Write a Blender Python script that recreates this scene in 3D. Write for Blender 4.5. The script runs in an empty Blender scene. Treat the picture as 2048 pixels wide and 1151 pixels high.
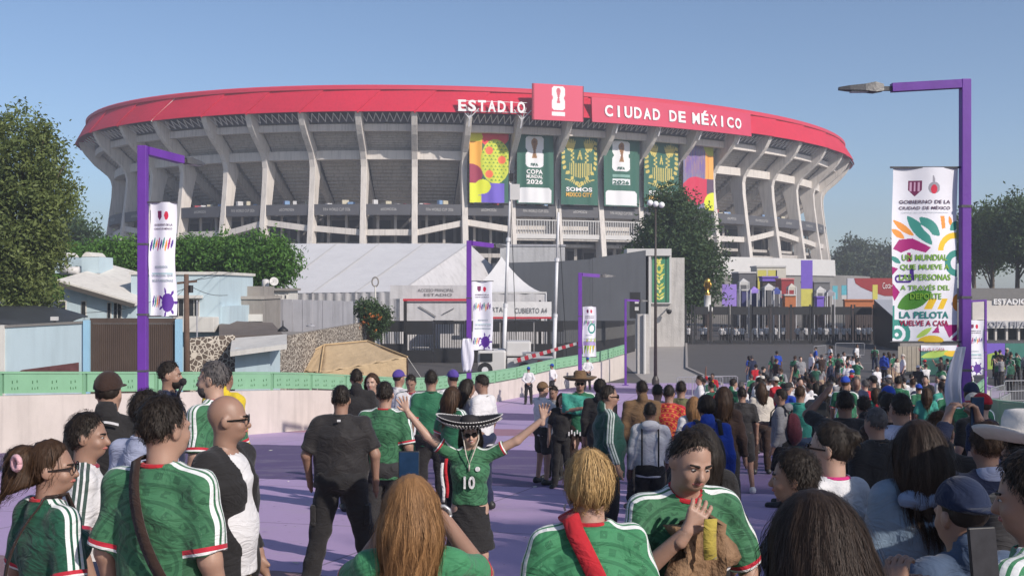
import bpy, bmesh, math, random
import numpy as np
from mathutils import Vector, Matrix

random.seed(7); RNG = np.random.default_rng(7)
SC = bpy.context.scene
COL = SC.collection
R = math.radians

# ------------------------------------------------------------------ camera, sky, sun, exposure
F = 2200.0            # focal length in pixels of a 2048 px wide picture
CZ = 5.3              # camera height above the plaza in front of the gate
cam = bpy.data.cameras.new('camera'); camo = bpy.data.objects.new('camera', cam); COL.objects.link(camo)
cam.sensor_width = 36.0; cam.lens = 36.0 * F / 2048.0
cam.clip_start = 0.05; cam.clip_end = 9000
camo.location = (0, 0, CZ); camo.rotation_euler = (R(90), 0, 0)
SC.camera = camo

SUN_AZ = R(136)       # clockwise from +Y (the viewing direction): the sun stands to the right and a little behind
SUN_EL = R(32)
W = bpy.data.worlds.new('World'); SC.world = W; W.use_nodes = True
nt = W.node_tree
sky = nt.nodes.new('ShaderNodeTexSky'); sky.sky_type = 'NISHITA'; sky.sun_disc = False
sky.sun_elevation = SUN_EL; sky.sun_rotation = SUN_AZ
sky.altitude = 2200; sky.air_density = 1.0; sky.dust_density = 4.0; sky.ozone_density = 2.4
bg = nt.nodes['Background']; bg.inputs['Strength'].default_value = 0.12
nt.links.new(sky.outputs[0], bg.inputs['Color'])
sl = bpy.data.lights.new('sun', 'SUN'); slo = bpy.data.objects.new('sun', sl); COL.objects.link(slo)
sl.energy = 4.3; sl.angle = R(0.9); sl.color = (1.0, 0.91, 0.82)
sdir = Vector((math.sin(SUN_AZ) * math.cos(SUN_EL), math.cos(SUN_AZ) * math.cos(SUN_EL), math.sin(SUN_EL)))
slo.rotation_euler = (-sdir).to_track_quat('-Z', 'Y').to_euler()
slo.location = (60, -40, 60)
SC.view_settings.view_transform = 'Standard'; SC.view_settings.look = 'None'
SC.view_settings.gamma = 1.0; SC.view_settings.exposure = 0.15
try: SC.view_settings.use_curve_mapping = False
except Exception: pass

# ------------------------------------------------------------------ helpers
def at(px, py, d):
    return Vector(((px - 1024) / F * d, d, CZ - (py - 575.5) / F * d))
def wx(px, d): return (px - 1024) / F * d
def wz(py, d): return CZ - (py - 575.5) / F * d
def ground(y):
    return max(0.0, 3.41 - 0.0775 * y)

def tag(o, label=None, cat=None, group=None, kind=None):
    if label: o['label'] = label
    if cat: o['category'] = cat
    if group: o['group'] = group
    if kind: o['kind'] = kind
    return o
def empty(name, loc=(0, 0, 0), rz=0, label=None, cat=None, group=None):
    o = bpy.data.objects.new(name, None); COL.objects.link(o); o.location = loc; o.rotation_euler = (0, 0, rz)
    o.empty_display_size = 0.2
    return tag(o, label, cat, group)
def link(name, me, mat=None, parent=None):
    o = bpy.data.objects.new(name, me); COL.objects.link(o)
    if mat is not None and len(me.materials) == 0: me.materials.append(mat)
    if parent is not None: o.parent = parent
    return o
def npmesh(name, V, Fq, smooth=True):
    """mesh from arrays: V (n,3), Fq (m,k)"""
    V = np.asarray(V, np.float32); Fq = np.asarray(Fq, np.int32)
    me = bpy.data.meshes.new(name); m, k = Fq.shape
    me.vertices.add(len(V)); me.vertices.foreach_set('co', V.ravel())
    me.loops.add(m * k); me.loops.foreach_set('vertex_index', Fq.ravel())
    me.polygons.add(m); me.polygons.foreach_set('loop_start', np.arange(0, m * k, k, dtype=np.int32))
    me.polygons.foreach_set('loop_total', np.full(m, k, np.int32))
    me.polygons.foreach_set('use_smooth', np.full(m, smooth))
    me.update(calc_edges=True)
    return me

class MB:
    def __init__(s): s.v = []; s.f = []
    def add(s, vs, fs):
        n = len(s.v); s.v += [tuple(p) for p in vs]; s.f += [tuple(n + i for i in f) for f in fs]; return s
    def hexa(s, p):   # 8 points: bottom 4 ccw, top 4 ccw
        return s.add(p, [(3, 2, 1, 0), (4, 5, 6, 7), (0, 1, 5, 4), (1, 2, 6, 5), (2, 3, 7, 6), (3, 0, 4, 7)])
    def box(s, c, d, rz=0):
        cx, cy, cz = c; x, y, z = d[0] / 2, d[1] / 2, d[2] / 2; co, si = math.cos(rz), math.sin(rz)
        P = []
        for k in (-z, z):
            for (i, j) in ((-x, -y), (x, -y), (x, y), (-x, y)):
                P.append((cx + i * co - j * si, cy + i * si + j * co, cz + k))
        return s.hexa(P)
    def beam(s, p, q, w, h=None, up=(0, 0, 1)):
        p = Vector(p); q = Vector(q); h = h or w; d = (q - p).normalized(); u = Vector(up)
        if abs(d.dot(u)) > 0.98: u = Vector((0, 1, 0))
        a = d.cross(u).normalized(); b = a.cross(d).normalized(); a *= w / 2; b *= h / 2
        return s.hexa([p - a - b, p + a - b, p + a + b, p - a + b, q - a - b, q + a - b, q + a + b, q - a + b])
    def tube(s, pts, rad, n=8, caps=True):
        pts = [Vector(p) for p in pts]
        if not hasattr(rad, '__len__'): rad = [rad] * len(pts)
        base = len(s.v); prev = None
        for i, p in enumerate(pts):
            d = (pts[min(i + 1, len(pts) - 1)] - pts[max(i - 1, 0)]).normalized()
            u = prev if prev is not None else (Vector((0, 0, 1)) if abs(d.z) < 0.9 else Vector((1, 0, 0)))
            a = (u - d * u.dot(d)).normalized(); prev = a; b = d.cross(a)
            for k in range(n):
                t = 2 * math.pi * k / n
                s.v.append(tuple(p + (a * math.cos(t) + b * math.sin(t)) * rad[i]))
        for i in range(len(pts) - 1):
            for k in range(n):
                s.f.append((base + i * n + k, base + i * n + (k + 1) % n, base + (i + 1) * n + (k + 1) % n, base + (i + 1) * n + k))
        if caps:
            s.f.append(tuple(base + k for k in reversed(range(n))))
            e = base + (len(pts) - 1) * n; s.f.append(tuple(e + k for k in range(n)))
        return s
    def prism(s, poly, ext):     # 3D polygon extruded by a vector
        n = len(poly); P = [Vector(p) for p in poly]; e = Vector(ext)
        return s.add(P + [p + e for p in P], [tuple(reversed(range(n))), tuple(range(n, 2 * n))] + [(i, (i + 1) % n, n + (i + 1) % n, n + i) for i in range(n)])
    def lathe(s, prof, c=(0, 0, 0), n=16):   # profile [(r,z)]
        base = len(s.v)
        for (r, z) in prof:
            for k in range(n):
                t = 2 * math.pi * k / n; s.v.append((c[0] + r * math.cos(t), c[1] + r * math.sin(t), c[2] + z))
        for i in range(len(prof) - 1):
            for k in range(n):
                s.f.append((base + i * n + k, base + i * n + (k + 1) % n, base + (i + 1) * n + (k + 1) % n, base + (i + 1) * n + k))
        s.f.append(tuple(base + k for k in reversed(range(n)))); e = base + (len(prof) - 1) * n; s.f.append(tuple(e + k for k in range(n)))
        return s
    def grid(s, rows):          # list of rows of points -> sheet
        base = len(s.v); n = len(rows[0])
        for r in rows: s.v += [tuple(p) for p in r]
        for i in range(len(rows) - 1):
            for k in range(n - 1):
                a = base + i * n + k; s.f.append((a, a + 1, a + n + 1, a + n))
        return s
    def mesh(s, name, smooth=False, fix=True):
        me = bpy.data.meshes.new(name); me.from_pydata(s.v, [], s.f)
        if fix:
            bm = bmesh.new(); bm.from_mesh(me); bmesh.ops.recalc_face_normals(bm, faces=bm.faces); bm.to_mesh(me); bm.free()
        if smooth: me.polygons.foreach_set('use_smooth', [True] * len(me.polygons))
        me.update(); return me
    def build(s, name, mat, parent=None, smooth=False, fix=True):
        return link(name, s.mesh(name, smooth, fix), mat, parent)

def solidify(o, t, off=-1):
    m = o.modifiers.new('s', 'SOLIDIFY'); m.thickness = t; m.offset = off; return o
def bevel(o, w, seg=2):
    m = o.modifiers.new('b', 'BEVEL'); m.width = w; m.segments = seg; m.limit_method = 'ANGLE'; return o

# ------------------------------------------------------------------ materials
MATS = {}
def lin(r, g, b):   # 0..255 sRGB -> linear
    return tuple(((c / 255) / 12.92 if c / 255 < 0.04045 else ((c / 255 + 0.055) / 1.055) ** 2.4) for c in (r, g, b))
def newmat(name):
    m = bpy.data.materials.new(name); m.use_nodes = True; n = m.node_tree
    return m, n, n.nodes['Principled BSDF']
def N(n, t, **kw):
    x = n.nodes.new(t)
    for k, v in kw.items():
        if k in x.inputs.keys() if hasattr(x.inputs, 'keys') else False: x.inputs[k].default_value = v
        else: setattr(x, k, v)
    return x
def mth(n, op, a, b=None, c=None):
    x = n.nodes.new('ShaderNodeMath'); x.operation = op
    for i, v in enumerate((a, b, c)):
        if v is None: continue
        if isinstance(v, (int, float)): x.inputs[i].default_value = v
        else: n.links.new(v, x.inputs[i])
    return x.outputs[0]
def mixc(n, fac, a, b, bt='MIX'):
    x = n.nodes.new('ShaderNodeMix'); x.data_type = 'RGBA'; x.blend_type = bt
    for s, v in ((x.inputs['Factor'], fac), (x.inputs['A'], a), (x.inputs['B'], b)):
        pass
    ins = [i for i in x.inputs if i.enabled]
    def put(sock, v):
        if isinstance(v, (int, float)): sock.default_value = v
        elif isinstance(v, tuple): sock.default_value = (*v[:3], 1)
        else: n.links.new(v, sock)
    put(x.inputs[0], fac); put(x.inputs[6], a); put(x.inputs[7], b)
    return x.outputs[2]
def noise(n, vec, scale, detail=4, rough=0.55):
    x = n.nodes.new('ShaderNodeTexNoise'); x.inputs['Scale'].default_value = scale; x.inputs['Detail'].default_value = detail; x.inputs['Roughness'].default_value = rough
    if vec is not None: n.links.new(vec, x.inputs['Vector'])
    return x.outputs['Fac']
def mapping(n, vec, scale=(1, 1, 1)):
    x = n.nodes.new('ShaderNodeMapping'); x.inputs['Scale'].default_value = scale; n.links.new(vec, x.inputs['Vector']); return x.outputs[0]
def bumpit(n, bsdf, h, strength, dist=0.02):
    b = n.nodes.new('ShaderNodeBump'); b.inputs['Strength'].default_value = strength; b.inputs['Distance'].default_value = dist
    n.links.new(h, b.inputs['Height']); n.links.new(b.outputs[0], bsdf.inputs['Normal'])
def M(name, col=None, rough=0.75, var=0.14, scale=3.0, bump=0.25, bscale=30.0, metal=0.0, streak=0.0, coords='Object', dist=0.02, spec=None, alpha=None):
    """plain procedural surface: blotchy colour variation, optional vertical streaks of dirt, fine relief"""
    if name in MATS: return MATS[name]
    m, n, b = newmat(name); tc = n.nodes.new('ShaderNodeTexCoord')
    vec = tc.outputs['Object'] if coords == 'Object' else n.nodes.new('ShaderNodeNewGeometry').outputs['Position']
    f = noise(n, vec, scale, 5, 0.6)
    c = mixc(n, f, tuple(max(0, x * (1 - 2 * var)) for x in col), tuple(min(1, x * (1 + 2 * var)) for x in col))
    if streak:
        st = noise(n, mapping(n, vec, (1.2, 1.2, 0.09)), 2.2, 4, 0.6)
        s2 = mth(n, 'MULTIPLY', mth(n, 'SMOOTH_MIN', mth(n, 'MAXIMUM', mth(n, 'SUBTRACT', st, 0.48), 0.0), 0.2, 0.02), streak * 5)
        c = mixc(n, s2, c, tuple(x * 0.35 for x in col))
    n.links.new(c, b.inputs['Base Color']); b.inputs['Roughness'].default_value = rough; b.inputs['Metallic'].default_value = metal
    if spec is not None: b.inputs['Specular IOR Level'].default_value = spec
    if bump: bumpit(n, b, noise(n, vec, bscale, 3), bump, dist)
    MATS[name] = m; return m

def paintmat(name='print_cloth', rough=0.65, trans=0.0):
    if name in MATS: return MATS[name]
    m, n, b = newmat(name); a = n.nodes.new('ShaderNodeAttribute'); a.attribute_name = 'Col'
    n.links.new(a.outputs['Color'], b.inputs['Base Color']); b.inputs['Roughness'].default_value = rough
    tc = n.nodes.new('ShaderNodeTexCoord'); bumpit(n, b, noise(n, tc.outputs['Object'], 3.0, 3), 0.15, 0.05)
    MATS[name] = m; return m

# ------------------------------------------------------------------ lettering and printed cloth
def textmesh(txt, size=1.0, bold=0.0, sx=1.0, spacing=1.0, align='CENTER'):
    cu = bpy.data.curves.new('t', 'FONT'); cu.body = txt; cu.align_x = align; cu.size = size; cu.offset = bold; cu.space_character = spacing
    cu.resolution_u = 3; cu.space_line = 0.95
    o = bpy.data.objects.new('t', cu); COL.objects.link(o)
    dg = bpy.context.evaluated_depsgraph_get(); me = bpy.data.meshes.new_from_object(o.evaluated_get(dg))
    V = np.array([v.co[:] for v in me.vertices]); Fs = [tuple(p.vertices) for p in me.polygons]
    bpy.data.objects.remove(o); bpy.data.curves.remove(cu); bpy.data.meshes.remove(me)
    V[:, 0] *= sx
    return V, Fs
def lettering(txt, fn, width, height, mat, parent=None, name='lettering', bold=0.0, depth=0.0, spacing=1.05):
    """fits text into width x height (its own units) and maps (u,v,w) through fn to 3D"""
    V, Fs = textmesh(txt, 1.0, bold, 1.0, spacing)
    lo = V.min(0); hi = V.max(0); 
    U = (V[:, 0] - (lo[0] + hi[0]) / 2) / (hi[0] - lo[0]) * width; Vv = (V[:, 1] - lo[1]) / (hi[1] - lo[1]) * height
    b = MB()
    if depth:
        n = len(V); P = [fn(u, v, depth) for u, v in zip(U, Vv)] + [fn(u, v, 0) for u, v in zip(U, Vv)]
        from collections import Counter
        E = Counter()
        for f in Fs:
            for i in range(len(f)): E[(f[i], f[(i + 1) % len(f)])] += 1
        side = [(a, a + n, c + n, c) for (a, c) in E if (c, a) not in E]
        b.add(P, Fs + side)
    else:
        b.add([fn(u, v, 0) for u, v in zip(U, Vv)], Fs)
    return b.build(name, mat, parent)

class Paint:
    """flat print sampled on a grid: u,v in 0..1 (v up), asp = height/width"""
    def __init__(s, nu, nv, asp, base):
        s.nu, s.nv, s.asp = nu, nv, asp
        u = (np.arange(nu) + .5) / nu; v = (np.arange(nv) + .5) / nv
        s.U, s.V = np.meshgrid(u, v); s.V = s.V * asp       # both in widths
        s.C = np.empty((nv, nu, 3)); s.C[:] = base
    def put(s, mask, col): s.C[mask] = col
    def ell(s, cx, cy, rx, ry, col, rot=0):
        x = s.U - cx; y = s.V - cy; c, q = math.cos(rot), math.sin(rot); s.put(((x * c + y * q) / rx) ** 2 + ((-x * q + y * c) / ry) ** 2 < 1, col)
    def ring(s, cx, cy, r0, r1, col, a0=-9, a1=9):
        x = s.U - cx; y = s.V - cy; r = np.hypot(x, y); a = np.arctan2(y, x); s.put((r > r0) & (r < r1) & (a > a0) & (a < a1), col)
    def rect(s, x0, y0, x1, y1, col): s.put((s.U > x0) & (s.U < x1) & (s.V > y0) & (s.V < y1), col)
    def rrect(s, x0, y0, x1, y1, r, col):
        dx = np.maximum(np.maximum(x0 + r - s.U, s.U - x1 + r), 0); dy = np.maximum(np.maximum(y0 + r - s.V, s.V - y1 + r), 0)
        s.put((np.hypot(dx, dy) < r) & (s.U > x0) & (s.U < x1) & (s.V > y0) & (s.V < y1), col)
    def poly(s, pts, col):
        m = np.zeros(s.U.shape, bool); n = len(pts)
        for i in range(n):
            (x0, y0), (x1, y1) = pts[i], pts[(i + 1) % n]
            if y0 == y1: continue
            m ^= ((s.V > min(y0, y1)) & (s.V <= max(y0, y1)) & (s.U < x0 + (s.V - y0) * (x1 - x0) / (y1 - y0)))
        s.put(m, col)
    def leaf(s, x0, y0, x1, y1, w, col):
        L = math.hypot(x1 - x0, y1 - y0); dx, dy = (x1 - x0) / L, (y1 - y0) / L
        t = ((s.U - x0) * dx + (s.V - y0) * dy) / L; c = -(s.U - x0) * dy + (s.V - y0) * dx
        s.put((t > 0) & (t < 1) & (np.abs(c) < w * np.sin(np.pi * np.clip(t, 0, 1)) ** .7), col)
    def build(s, name, fn, parent=None, mat=None, thick=0.0, smooth=True):
        """fn(u,v)->(x,y,z) vectorised, u,v in 0..1"""
        u = np.linspace(0, 1, s.nu + 1); v = np.linspace(0, 1, s.nv + 1); UU, VV = np.meshgrid(u, v)
        P = np.stack(fn(UU, VV), -1).reshape(-1, 3)
        i = (np.arange(s.nv)[:, None] * (s.nu + 1) + np.arange(s.nu)[None]).ravel()
        Fq = np.stack([i, i + 1, i + s.nu + 2, i + s.nu + 1], 1)
        me = npmesh(name, P, Fq, smooth)
        at_ = me.color_attributes.new('Col', 'FLOAT_COLOR', 'CORNER')
        c = np.ones((s.nu * s.nv, 4, 4), np.float32); c[:, :, :3] = s.C.reshape(-1, 1, 3); at_.data.foreach_set('color', c.ravel())
        o = link(name, me, mat or paintmat(), parent)
        if thick: solidify(o, thick, 1)
        return o

WHITE = lin(225, 225, 228)
# ================================================================== SETTING: ground, plaza, ramp
def surf_mat(name, col, col2, scale=0.4, rough=0.9, bump=0.3, bscale=60, stains=0.5):
    if name in MATS: return MATS[name]
    m, n, b = newmat(name); p = n.nodes.new('ShaderNodeNewGeometry').outputs['Position']
    c = mixc(n, noise(n, p, scale, 6, 0.65), col, col2)
    s = mth(n, 'GREATER_THAN', noise(n, p, scale * 3.1, 5, 0.7), 0.6)
    c = mixc(n, mth(n, 'MULTIPLY', s, stains * 0.35), c, tuple(x * 0.5 for x in col))
    spk = noise(n, p, 45, 2)
    c = mixc(n, mth(n, 'MULTIPLY', spk, 0.25), c, tuple(min(1, x * 1.5) for x in col2))
    n.links.new(c, b.inputs['Base Color']); b.inputs['Roughness'].default_value = rough
    bumpit(n, b, noise(n, p, bscale, 3), bump, 0.01)
    MATS[name] = m; return m

def sheet(name, poly, mat, z=0.0):
    return tag(MB().add([(x, y, z) for x, y in poly], [tuple(range(len(poly)))]).build(name, mat), kind='structure')

sheet('ground', [(-3000, -300), (3000, -300), (3000, 6000), (-3000, 6000)], surf_mat('earth', (0.13, 0.12, 0.10), (0.2, 0.18, 0.155)), -0.03)
sheet('road', [(-40, 36), (60, 36), (60, 150), (-40, 150)], surf_mat('asphalt', (0.058, 0.054, 0.053), (0.10, 0.093, 0.09), 0.35, 0.8), 0.0)
sheet('pavement', [(7.4, 59.5), (11.5, 59.5), (11.4, 72), (16.4, 104), (8.5, 104)], surf_mat('pale_concrete', (0.26, 0.24, 0.22), (0.36, 0.33, 0.31), 0.6), 0.012)
kb = MB(); kb.beam((11.45, 60, 0.06), (11.45, 72, 0.06), 0.16, 0.13); kb.beam((11.45, 72.05, 0.06), (16.45, 103.8, 0.06), 0.16, 0.13)
tag(kb.build('kerb', surf_mat('pale_concrete', None, None)), kind='structure')
# faint worn road markings before the gate
mk = MB()
for i in range(9):
    x = 18 + i * 2.1; mk.add([(x, 77 + 0.15 * i, 0.006), (x + 1.3, 77 + 0.15 * i, 0.006), (x + 1.3, 77.35 + 0.15 * i, 0.006), (x, 77.35 + 0.15 * i, 0.006)], [(0, 1, 2, 3)])
tag(mk.build('road_markings', M('worn_paint', (0.2, 0.2, 0.2), 0.8, 0.3, 4, coords='W')), kind='structure')

LEFT = [(-21, -9), (-19.5, 2), (-17.6, 10), (-15, 19), (-12.1, 26), (-7.6, 34.8), (-4.2, 43), (-0.8, 51.2), (2.2, 57.2), (4.9, 61.2), (6.7, 65.5)]
RIGHT = [(11, -9), (10.4, 2), (10.2, 10), (10.6, 19), (12.0, 27), (14.4, 34.5), (17.8, 43), (21.8, 50.5), (26, 57), (26, 61.2), (26, 62)]
def lerp_line(L, y):
    for (x0, y0), (x1, y1) in zip(L, L[1:]):
        if y <= y1: return x0 + (x1 - x0) * (y - y0) / (y1 - y0)
    return L[-1][0]
def ramp_mat():
    m, n, b = newmat('painted_ramp'); p = n.nodes.new('ShaderNodeNewGeometry').outputs['Position']
    sp = n.nodes.new('ShaderNodeSeparateXYZ'); n.links.new(p, sp.inputs[0])
    wob = mth(n, 'MULTIPLY', mth(n, 'SUBTRACT', noise(n, p, 1.6, 3), 0.5), 0.35)
    # distance along the ramp; the colour bands cross it askew
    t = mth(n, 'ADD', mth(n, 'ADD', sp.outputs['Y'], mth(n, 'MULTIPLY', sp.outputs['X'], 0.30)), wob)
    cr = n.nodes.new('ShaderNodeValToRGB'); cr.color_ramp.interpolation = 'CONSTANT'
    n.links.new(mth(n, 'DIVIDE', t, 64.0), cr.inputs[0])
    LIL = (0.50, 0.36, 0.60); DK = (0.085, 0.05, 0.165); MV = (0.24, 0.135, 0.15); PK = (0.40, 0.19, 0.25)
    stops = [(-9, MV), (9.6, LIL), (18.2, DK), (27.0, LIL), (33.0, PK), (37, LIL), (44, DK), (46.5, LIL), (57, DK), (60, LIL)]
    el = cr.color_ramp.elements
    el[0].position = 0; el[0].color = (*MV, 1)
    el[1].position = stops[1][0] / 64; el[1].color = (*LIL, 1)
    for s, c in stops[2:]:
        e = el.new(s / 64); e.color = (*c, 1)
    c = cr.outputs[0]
    f = noise(n, p, 0.9, 6, 0.7); c = mixc(n, mth(n, 'MULTIPLY', f, 0.5), c, mixc(n, 0.5, c, (0.3, 0.25, 0.3)))
    scuff = mth(n, 'GREATER_THAN', noise(n, mapping(n, p, (1, 3, 1)), 2.4, 6, 0.75), 0.63)
    c = mixc(n, mth(n, 'MULTIPLY', scuff, 0.22), c, (0.13, 0.11, 0.12))
    c = mixc(n, mth(n, 'MULTIPLY', noise(n, p, 60, 2), 0.18), c, (0.05, 0.045, 0.05))
    jy = mth(n, 'LESS_THAN', mth(n, 'FRACT', mth(n, 'DIVIDE', mth(n, 'ADD', sp.outputs['Y'], mth(n, 'MULTIPLY', sp.outputs['X'], 0.30)), 4.3)), 0.008)
    jx = mth(n, 'LESS_THAN', mth(n, 'FRACT', mth(n, 'DIVIDE', mth(n, 'SUBTRACT', sp.outputs['X'], mth(n, 'MULTIPLY', sp.outputs['Y'], 0.3)), 5.1)), 0.006)
    c = mixc(n, mth(n, 'MULTIPLY', mth(n, 'MAXIMUM', jx, jy), 0.6), c, (0.06, 0.05, 0.06))
    spot = mth(n, 'GREATER_THAN', noise(n, p, 7.0, 2), 0.735); c = mixc(n, mth(n, 'MULTIPLY', spot, 0.55), c, (0.09, 0.075, 0.09))
    wear = mth(n, 'GREATER_THAN', noise(n, mapping(n, p, (0.5, 1.6, 1)), 0.8, 7, 0.75), 0.57); c = mixc(n, mth(n, 'MULTIPLY', wear, 0.16), c, (0.42, 0.38, 0.40))
    n.links.new(c, b.inputs['Base Color']); b.inputs['Roughness'].default_value = 0.72
    bumpit(n, b, noise(n, p, 80, 3), 0.35, 0.006)
    return m
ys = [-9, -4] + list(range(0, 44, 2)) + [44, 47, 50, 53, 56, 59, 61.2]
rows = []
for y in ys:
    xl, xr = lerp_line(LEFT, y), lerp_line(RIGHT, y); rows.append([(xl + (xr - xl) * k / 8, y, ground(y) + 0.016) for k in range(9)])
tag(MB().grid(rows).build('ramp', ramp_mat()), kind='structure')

# parapets: cream concrete wall with green painted steel panels on top
CREAM = M('cream_render', (0.57, 0.51, 0.465), 0.85, 0.08, 1.5, 0.3, 25, streak=0.25, coords='W')
GREEN = M('green_rail_paint', (0.21, 0.41, 0.25), 0.55, 0.1, 2.0, 0.1, 20, coords='W')
GREEND = M('dark_green_paint', (0.07, 0.17, 0.085), 0.6, 0.1)
def parapet(label, pts, hfun, rail, rzgap):
    root = empty('parapet', (pts[0][0], pts[0][1], ground(pts[0][1])), 0, label, 'parapet')
    o0 = Vector(root.location)
    # resample to ~2.4 m bays
    P = [Vector((x, y, 0)) for x, y in pts]; out = [P[0]]
    for a, b in zip(P, P[1:]):
        n = max(1, round((b - a).length / 2.4))
        for i in range(n): out.append(a.lerp(b, (i + 1) / n))
    L = []; 
    wall = MB()
    rows_in, rows_out, top = [], [], []
    for i, p in enumerate(out):
        d = (out[min(i + 1, len(out) - 1)] - out[max(i - 1, 0)]).normalized(); nrm = Vector((-d.y, d.x, 0))
        g = ground(p.y); h = hfun(p.y)
        L.append((p, nrm, g, h))
    for i in range(len(L) - 1):
        (p, n, g, h), (q, m, g2, h2) = L[i], L[i + 1]
        w = 0.13
        wall.hexa([p - n * w + Vector((0, 0, -.6)) - o0, q - m * w + Vector((0, 0, -.6)) - o0, q + m * w + Vector((0, 0, -.6)) - o0, p + n * w + Vector((0, 0, -.6)) - o0,
                   p - n * w + Vector((0, 0, g + h)) - o0, q - m * w + Vector((0, 0, g2 + h2)) - o0, q + m * w + Vector((0, 0, g2 + h2)) - o0, p + n * w + Vector((0, 0, g + h)) - o0])
    wall.build('wall', CREAM, root)
    for i in range(len(L) - 1):
        (p, n, g, h), (q, m, g2, h2) = L[i], L[i + 1]
        a = p.lerp(q, 0.035); b = p.lerp(q, 0.965); za, zb = g + h, g2 + h2
        pan = MB(); v = Vector
        pan.hexa([a - n * .03 + v((0, 0, za + rzgap)) - o0, b - m * .03 + v((0, 0, zb + rzgap)) - o0, b + m * .03 + v((0, 0, zb + rzgap)) - o0, a + n * .03 + v((0, 0, za + rzgap)) - o0,
                  a - n * .03 + v((0, 0, za + rail)) - o0, b - m * .03 + v((0, 0, zb + rail)) - o0, b + m * .03 + v((0, 0, zb + rail)) - o0, a + n * .03 + v((0, 0, za + rail)) - o0])
        po = pan.build('rail_panel', GREEN, root)
        # worn cut-out figures stamped along each panel
        fig = MB(); side = -1 if n.x < 0 or True else 1
        for k in range(4):
            c = a.lerp(b, (k + .5) / 4); zc = za + (zb - za) * (k + .5) / 4 + rail * 0.5
            for (dx, dz, sx, sz) in ((-.07, .06, .05, .07), (.06, .07, .05, .06), (-.08, -.09, .04, .06), (.0, -.1, .03, .05), (.08, -.09, .04, .06)):
                cc = c + (q - p).normalized() * dx - n * 0.036
                fig.beam(cc + v((0, 0, zc + dz - sz / 2)) - o0, cc + v((0, 0, zc + dz + sz / 2)) - o0, sx * .6, .006)
        tag(fig.build('stamped_figures', GREEND, po), kind='stuff')
        post = MB(); post.beam(p + v((0, 0, za - .12)) - n * .0 - o0, p + v((0, 0, za + rail + .03)) - o0, .06, .12)
        post.build('post', GREEN, root)
    cap = MB()
    for i in range(len(L) - 1):
        (p, n, g, h), (q, m, g2, h2) = L[i], L[i + 1]
        cap.beam(p + Vector((0, 0, g + h + rail + .03)) - o0, q + Vector((0, 0, g2 + h2 + rail + .03)) - o0, .1, .05)
    cap.build('top_rail', GREEN, root)
    return root
def hl(y): 
    if y < 36: return 1.36
    if y < 52: return 1.36 - (y - 36) / 16 * 0.5
    return 0.86 + (y - 52) / 13.5 * 0.5
parapet('long cream wall with green railing panels along the left of the ramp', LEFT[2:], hl, 0.52, 0.05)
parapet('short cream wall with green railing on the right beside the tall banner pole', RIGHT[3:8], lambda y: 0.62, 0.55, 0.05)

# ================================================================== STADIUM
ECX, ECY, EA, EB, ETH = -4.84, 295.9, 82.98, 104.9, -0.9468
def ell_pt(t, r=0.0):
    """point on the stadium outline (array ok), moved r metres outwards"""
    x = EA * np.cos(t); y = EB * np.sin(t); nx = np.cos(t) / EA; ny = np.sin(t) / EB; l = np.hypot(nx, ny); nx, ny = nx / l, ny / l
    x = x + nx * r; y = y + ny * r; c, s = math.cos(ETH), math.sin(ETH)
    return ECX + x * c - y * s, ECY + x * s + y * c
def P3(t, r, z):
    x, y = ell_pt(t, r); return Vector((float(x), float(y), z))
_T = np.linspace(0, 2 * np.pi, 40001)
_x, _y = ell_pt(_T); _x2, _y2 = ell_pt(_T, 1.0)
_back = ((_x2 - _x) * _x + (_y2 - _y) * _y) > 0
T_SPLIT = float(_T[_back].mean())      # the outline parameter is unwrapped on the hidden far side
def t_of_px(px, r=0.0):
    x, y = ell_pt(_T, r); q = 1024 + F * x / y
    front = np.gradient(q) > 0 if True else None
    # the near half is where the outward normal faces the camera
    x2, y2 = ell_pt(_T, r + 1); f = ((x2 - x) * x + (y2 - y) * y) < 0
    e = np.where(f, np.abs(q - px), 1e9); t = float(_T[e.argmin()])
    return t - 2 * math.pi if t > T_SPLIT else t
neck_px = [222, 252, 301, 362, 450, 529, 624, 727, 829, 929, 1024, 1115, 1200, 1279, 1355, 1428, 1489, 1547, 1596, 1629]
TC = [t_of_px(p, -6.7) for p in neck_px]
for i in range(1, len(TC)):
    while TC[i] - TC[i - 1] > math.pi: TC[i] -= 2 * math.pi
    while TC[i] - TC[i - 1] < -math.pi: TC[i] += 2 * math.pi
DT = (TC[-1] - TC[0]) / (len(TC) - 1); SG = 1 if DT > 0 else -1
print('column spacing', [round((b - a) / DT, 2) for a, b in zip(TC, TC[1:])])
TC = [TC[0] - DT * 3, TC[0] - DT * 2, TC[0] - DT] + TC + [TC[-1] + DT, TC[-1] + DT * 2, TC[-1] + DT * 3]
NB = len(TC) - 1

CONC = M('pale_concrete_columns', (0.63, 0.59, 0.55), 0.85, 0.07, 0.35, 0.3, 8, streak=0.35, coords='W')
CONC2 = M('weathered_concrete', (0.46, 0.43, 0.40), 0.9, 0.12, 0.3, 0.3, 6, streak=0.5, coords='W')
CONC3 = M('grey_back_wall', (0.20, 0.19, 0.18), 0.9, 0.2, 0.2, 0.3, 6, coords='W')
DARK = M('dark_recess', (0.035, 0.034, 0.034), 0.9, 0.2, 0.5, 0, coords='W')  # near-black colour standing for the unlit depth of openings and interiors
ROOF = M('red_roof_membrane', (0.54, 0.006, 0.038), 0.75, 0.10, 0.12, 0.2, 0.6, coords='W', dist=0.3, streak=.18)
ROOF2 = M('red_roof_edge', (0.58, 0.03, 0.07), 0.6, 0.05, 0.2, 0, coords='W')
PINK = M('red_sign_panel', (0.56, 0.035, 0.09), 0.6, 0.05, 0.3, 0.05, 2, coords='W')
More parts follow.
